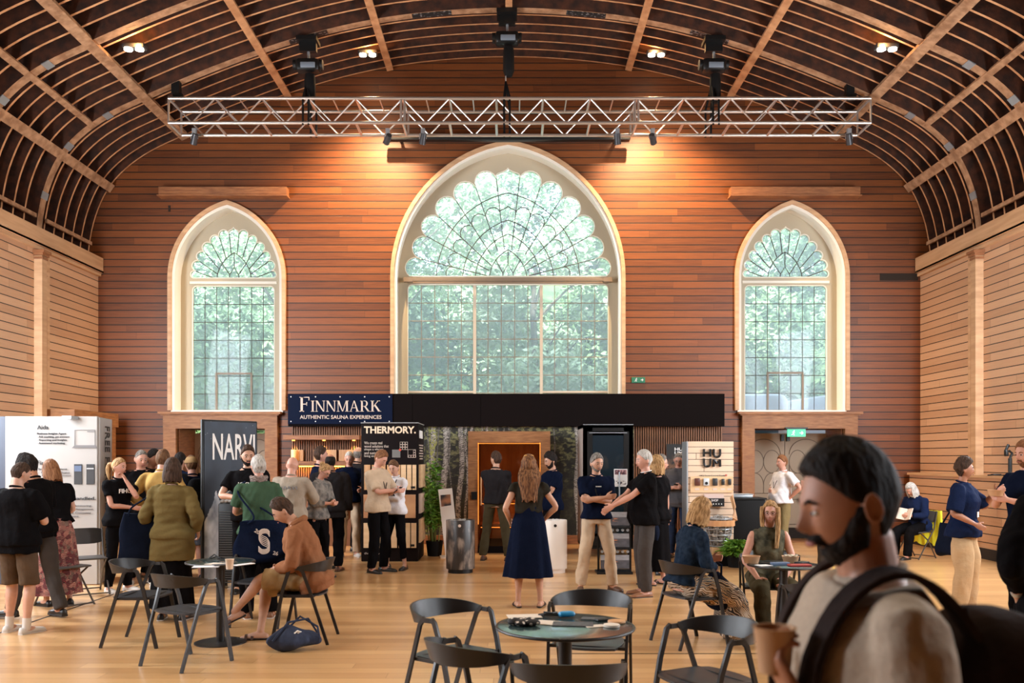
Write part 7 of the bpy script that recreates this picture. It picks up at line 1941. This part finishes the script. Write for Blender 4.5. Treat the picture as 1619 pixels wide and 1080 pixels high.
def backpack(p, label, m, w=0.30, h=0.46, d=0.19, z=1.20, y=0.26):
    r = empty('backpack', LW(p, (0,0,0)), rzof(p), label, 'backpack')
    Mi = (Matrix.Translation(LW(p,(0,0,0))) @ Matrix.Rotation(rzof(p),4,'Z')).inverted()
    def B(v): return Mi @ LW(p, v)
    def fn(v): 
        e = 0.62; return Vector((math.copysign(abs(v.x)**e, v.x), math.copysign(abs(v.y)**e, v.y)*(1-0.18*v.z), math.copysign(abs(v.z)**0.75, v.z)))
    q = MB(); q.ell((0,0,0), (w/2, d/2, h/2), 36, 24, fn=fn); q.v = [tuple(B((a, b+y, c+z))) for a, b, c in q.v]; q.build('pack_body', m, r, smooth=60)
    q = MB(); q.ell((0,0,0), (w*0.40, d*0.30, h*0.27), 28, 18, fn=fn); q.v = [tuple(B((a, b+y+d*0.42, c+z-h*0.14))) for a, b, c in q.v]; q.build('front_pocket', m, r, smooth=60)
    for sx in (-1,1):
        q = MB(); pts = [(sx*0.10,0.17,1.38),(sx*0.115,0.09,1.475),(sx*0.125,0.0,1.505),(sx*0.125,-0.09,1.44),(sx*0.125,-0.148,1.30),(sx*0.15,-0.13,1.14),(sx*0.19,-0.02,1.04),(sx*0.15,0.16,1.02)]
        pp_ = [B(v) for v in catmull(pts, 4)]; ce = B((sx*0.10, 0.0, 1.25)); q.sweep(pp_, [(-0.030,-0.006),(0.030,-0.006),(0.030,0.007),(-0.030,0.007)], [(v-ce).normalized() for v in pp_]); q.build('shoulder_strap', m, r, smooth=40)
    q = MB(); q.tube([B((-0.03,y-0.06,z+h/2-0.03)), B((-0.025,y-0.06,z+h/2+0.0)), B((0.025,y-0.06,z+h/2+0.0)), B((0.03,y-0.06,z+h/2-0.03))], 0.006, 6); q.build('carry_loop', m, r)
    return r
m_packb = cloth((0.006,0.006,0.007)); m_packn = cloth((0.022,0.015,0.014),(0.040,0.028,0.026),7)
m_totek = cloth((0.006,0.009,0.020)); m_toten = cloth((0.006,0.010,0.026)); 
backpack(P[9], 'black backpack on the man in the tan cap', m_packb, w=0.30, h=0.50, z=1.20)
backpack(P[34], 'dark brown grey backpack on the nearest man at the right', m_packn, w=0.38, h=0.52, d=0.28, z=1.16, y=0.25)
tote(P[8], 1, 'long black shoulder bag hanging at the left of the olive jacket', m_totek, w=0.40, h=0.52, d=0.16, top=1.16, out=0.34, seed=2, rz=20)
t_ = tote(P[12], 1, 'navy tote bag with a white S logo and 2026 on the green top woman', m_toten, w=0.60, h=0.44, d=0.14, top=1.06, back=0.24, out=-0.02, seed=4, rz=0)
# logo: stacked swept bands forming an S, with year digits
q = MB()
for k in range(6):
    o_ = (k-2.5)*0.018
    pts = [(0.055,0.085+o_*.55),(0.03,0.115+o_*.45),(-0.02,0.115+o_*.5),(-0.05,0.075+o_*.7),(-0.02,0.030+o_),(0.03,0.0+o_),(0.055,-0.045+o_*.7),(0.03,-0.085+o_*.5),(-0.02,-0.09+o_*.5),(-0.055,-0.06+o_*.55)]
    P2 = catmull(pts, 4); q.tube([Vector((x, 0.078, z)) for x, z in P2], 0.0042, 5)
q.v = [tuple(Vector((-x, y, z))) for x, y, z in q.v]
q.build('logo', m_gold, t_)
for s_, xx, zz, rr in (('20', 0.10, 0.115, 35), ('26', -0.085, -0.125, 15)):
    text_fit('lettering', s_, 0.052, 0.040, m_gold, Matrix.Translation((xx, 0.080, zz)) @ Matrix.Rotation(R(180),4,'Z') @ A90 @ Matrix.Rotation(R(-rr),4,'Z'), t_, bold=0.02)
tote(P[26], 1, 'black shoulder bag on the blond person in black', m_totek, w=0.34, h=0.36, d=0.12, top=1.02, out=0.30, seed=5)
tote(P[31], 1, 'black bag hanging behind the smiling woman in navy', m_totek, w=0.34, h=0.36, d=0.14, top=0.98, out=0.22, back=0.18, seed=6, rz=70)
tote(P[28], 1, 'cream canvas tote on the man beside the slatwall stand', m_canvas, w=0.34, h=0.42, d=0.06, top=1.14, out=0.30, seed=7, rz=30)
# navy bag on the lap of the denim jacket woman
c = LW(P[36], (0.02,-0.36,0.93)); r = empty('lap_bag', c, rzof(P[36]), 'navy cloth bag on the lap of the woman in the denim jacket', 'bag')
q = MB(); q.ell((0,0,0),(0.19,0.13,0.17),30,20,fn=lambda v: Vector((v.x*(1+0.10*math.sin(v.z*5)), v.y*(1-0.35*v.z), v.z+0.08*math.sin(v.x*5)))); q.build('bag_body', m_toten, r, smooth=60)
q = MB(); q.tube([(-0.08,0,0.14),(-0.05,-0.02,0.24),(0.05,-0.02,0.25),(0.09,0,0.13)],0.010,6); q.build('strap', m_toten, r)
# patterned scarf
sc1 = MB(); p_ = P[12]
for k in range(3): sc1.tube([p_['U']((0.072*math.cos(a*math.tau/20)*(1+.06*k), 0.012+0.070*math.sin(a*math.tau/20), 1.485+0.016*k+0.01*math.sin(a*2+k))) for a in range(20)], 0.018, 8, close=True)
sc1.build('scarf', vor_cloth('scarf_print', [(0.02,0.015,0.02),(0.35,0.25,0.2),(0.05,0.03,0.04),(0.5,0.42,0.36)], 60), p_['root'])
# sunglasses pushed up in the wavy hair of the woman in the dress
g = MB()
for sx in (-1,1): g.ell((sx*0.03,0.03,0.125),(0.026,0.018,0.012),14,8); g.tube([(sx*0.055,0.02,0.12),(sx*0.085,0.0,0.06)],0.003,5)
o = g.build('hair_clip', mat('amber_clip',(0.45,0.22,0.04),.3), P[22]['root']); o.matrix_local = P[22]['H']
def hand_pt(p, sx): return LWraw(p, p['arms'][(sx,'hand')])
def LWraw(p, v): r = p['root']; return (Matrix.Translation(r.location) @ Matrix.Rotation(r.rotation_euler[2],4,'Z')) @ v
# cups, phones, book, bowls in hands
cpt = hand_pt(P[34], 1) + Vector((-0.02,0.0,-0.045)); cup(cpt, m_kraft, 'brown paper cup in the hand of the nearest man', h=0.085, r=0.038)
def phone(p, sx, label, ang=35, dz=0.01):
    c = hand_pt(p, sx); r = empty('phone', c + Vector((0,0,dz)), rzof(p), label, 'phone', None)
    q = MB(); q.rbox((0,0,0),(0.072,0.150,0.009),0.01); b = q.build('phone_body', m_black, r); b.rotation_euler = (R(-ang),0,0)
    q = MB(); q.box((0,0,0.0052),(0.064,0.138,0.001)); s_ = q.build('screen', mat('phone_glow',(0.1,0.12,0.15),.2,emit=(0.5,0.6,0.8),estr=0.35), b, smooth=0)
phone(P[19], 1, 'phone in the hands of the man in the beige tee'); phone(P[20], -1, 'phone held by the woman in the white shirt'); phone(P[28], 1, 'phone held by the man beside the slatwall stand')
c = (hand_pt(P[35],1)+hand_pt(P[35],-1))/2
bowl(c + Vector((0,0,-0.045)), mat('bowl_yellow', (0.55,0.34,0.08), .5), 'yellow brown bowl held by the seated man in the hoodie', r=0.085, h=0.07)
c = (hand_pt(P[32],1)+hand_pt(P[32],-1))/2
bowl(c + Vector((-0.03,0,-0.02)), m_kraft, 'brown food bowl held by the ginger bearded man', r=0.075, h=0.06)
c = (hand_pt(P[38],1)+hand_pt(P[38],-1))/2; r = empty('book', c + Vector((0,0,0.03)), rzof(P[38]), 'open book in the hands of the white haired reader', 'book')
for sx in (-1,1):
    q = MB(); q.box((sx*0.07,0,0),(0.14,0.012,0.20),Matrix.Rotation(R(-sx*22),3,'Z')); b = q.build('book_half', m_paper, r, smooth=0); b.rotation_euler = (R(-25),0,0)
# hood and zip on the seated man's hoodie, wrist watch
p_ = P[35]; q = MB(); q.tube([p_['U']((0.085*math.cos(a*math.pi/12), 0.02+0.085*math.sin(a*math.pi/12), 1.475+0.02*math.sin(a*math.pi/12))) for a in range(-1,14)], 0.032, 10); q.build('hood', BROWNH, p_['root'])
S_, E_, T_ = P[33]['arms'][1]; q = MB(); d_ = (T_-E_).normalized(); q.cyl(T_-d_*0.045, T_-d_*0.02, 0.031, 0.030, n=18); q.build('wrist_watch', m_steel, P[33]['root'])
# rock-clip microphone style white tag on white polo etc. left out
# white piping on the black polo
p_ = P[25]; q = MB(); q.tube([p_['U']((0.070*math.cos(a*math.tau/20), 0.012+0.066*math.sin(a*math.tau/20), 1.502+0.014*math.sin(a*math.tau/20))) for a in range(20)], 0.004, 6, close=True); q.build('collar_piping', m_white, p_['root'])

# tan cap
p_ = P[9]; q = MB(); q.ell((0,0.004,0.030),(0.088,0.108,0.100),28,18,fn=lambda v: Vector((v.x, v.y, max(v.z,-0.05)))); q.ell((0,-0.115,0.035),(0.062,0.060,0.008),20,8); o = q.build('cap', cloth((0.30,0.19,0.09)), p_['root']); o.matrix_local = p_['H']
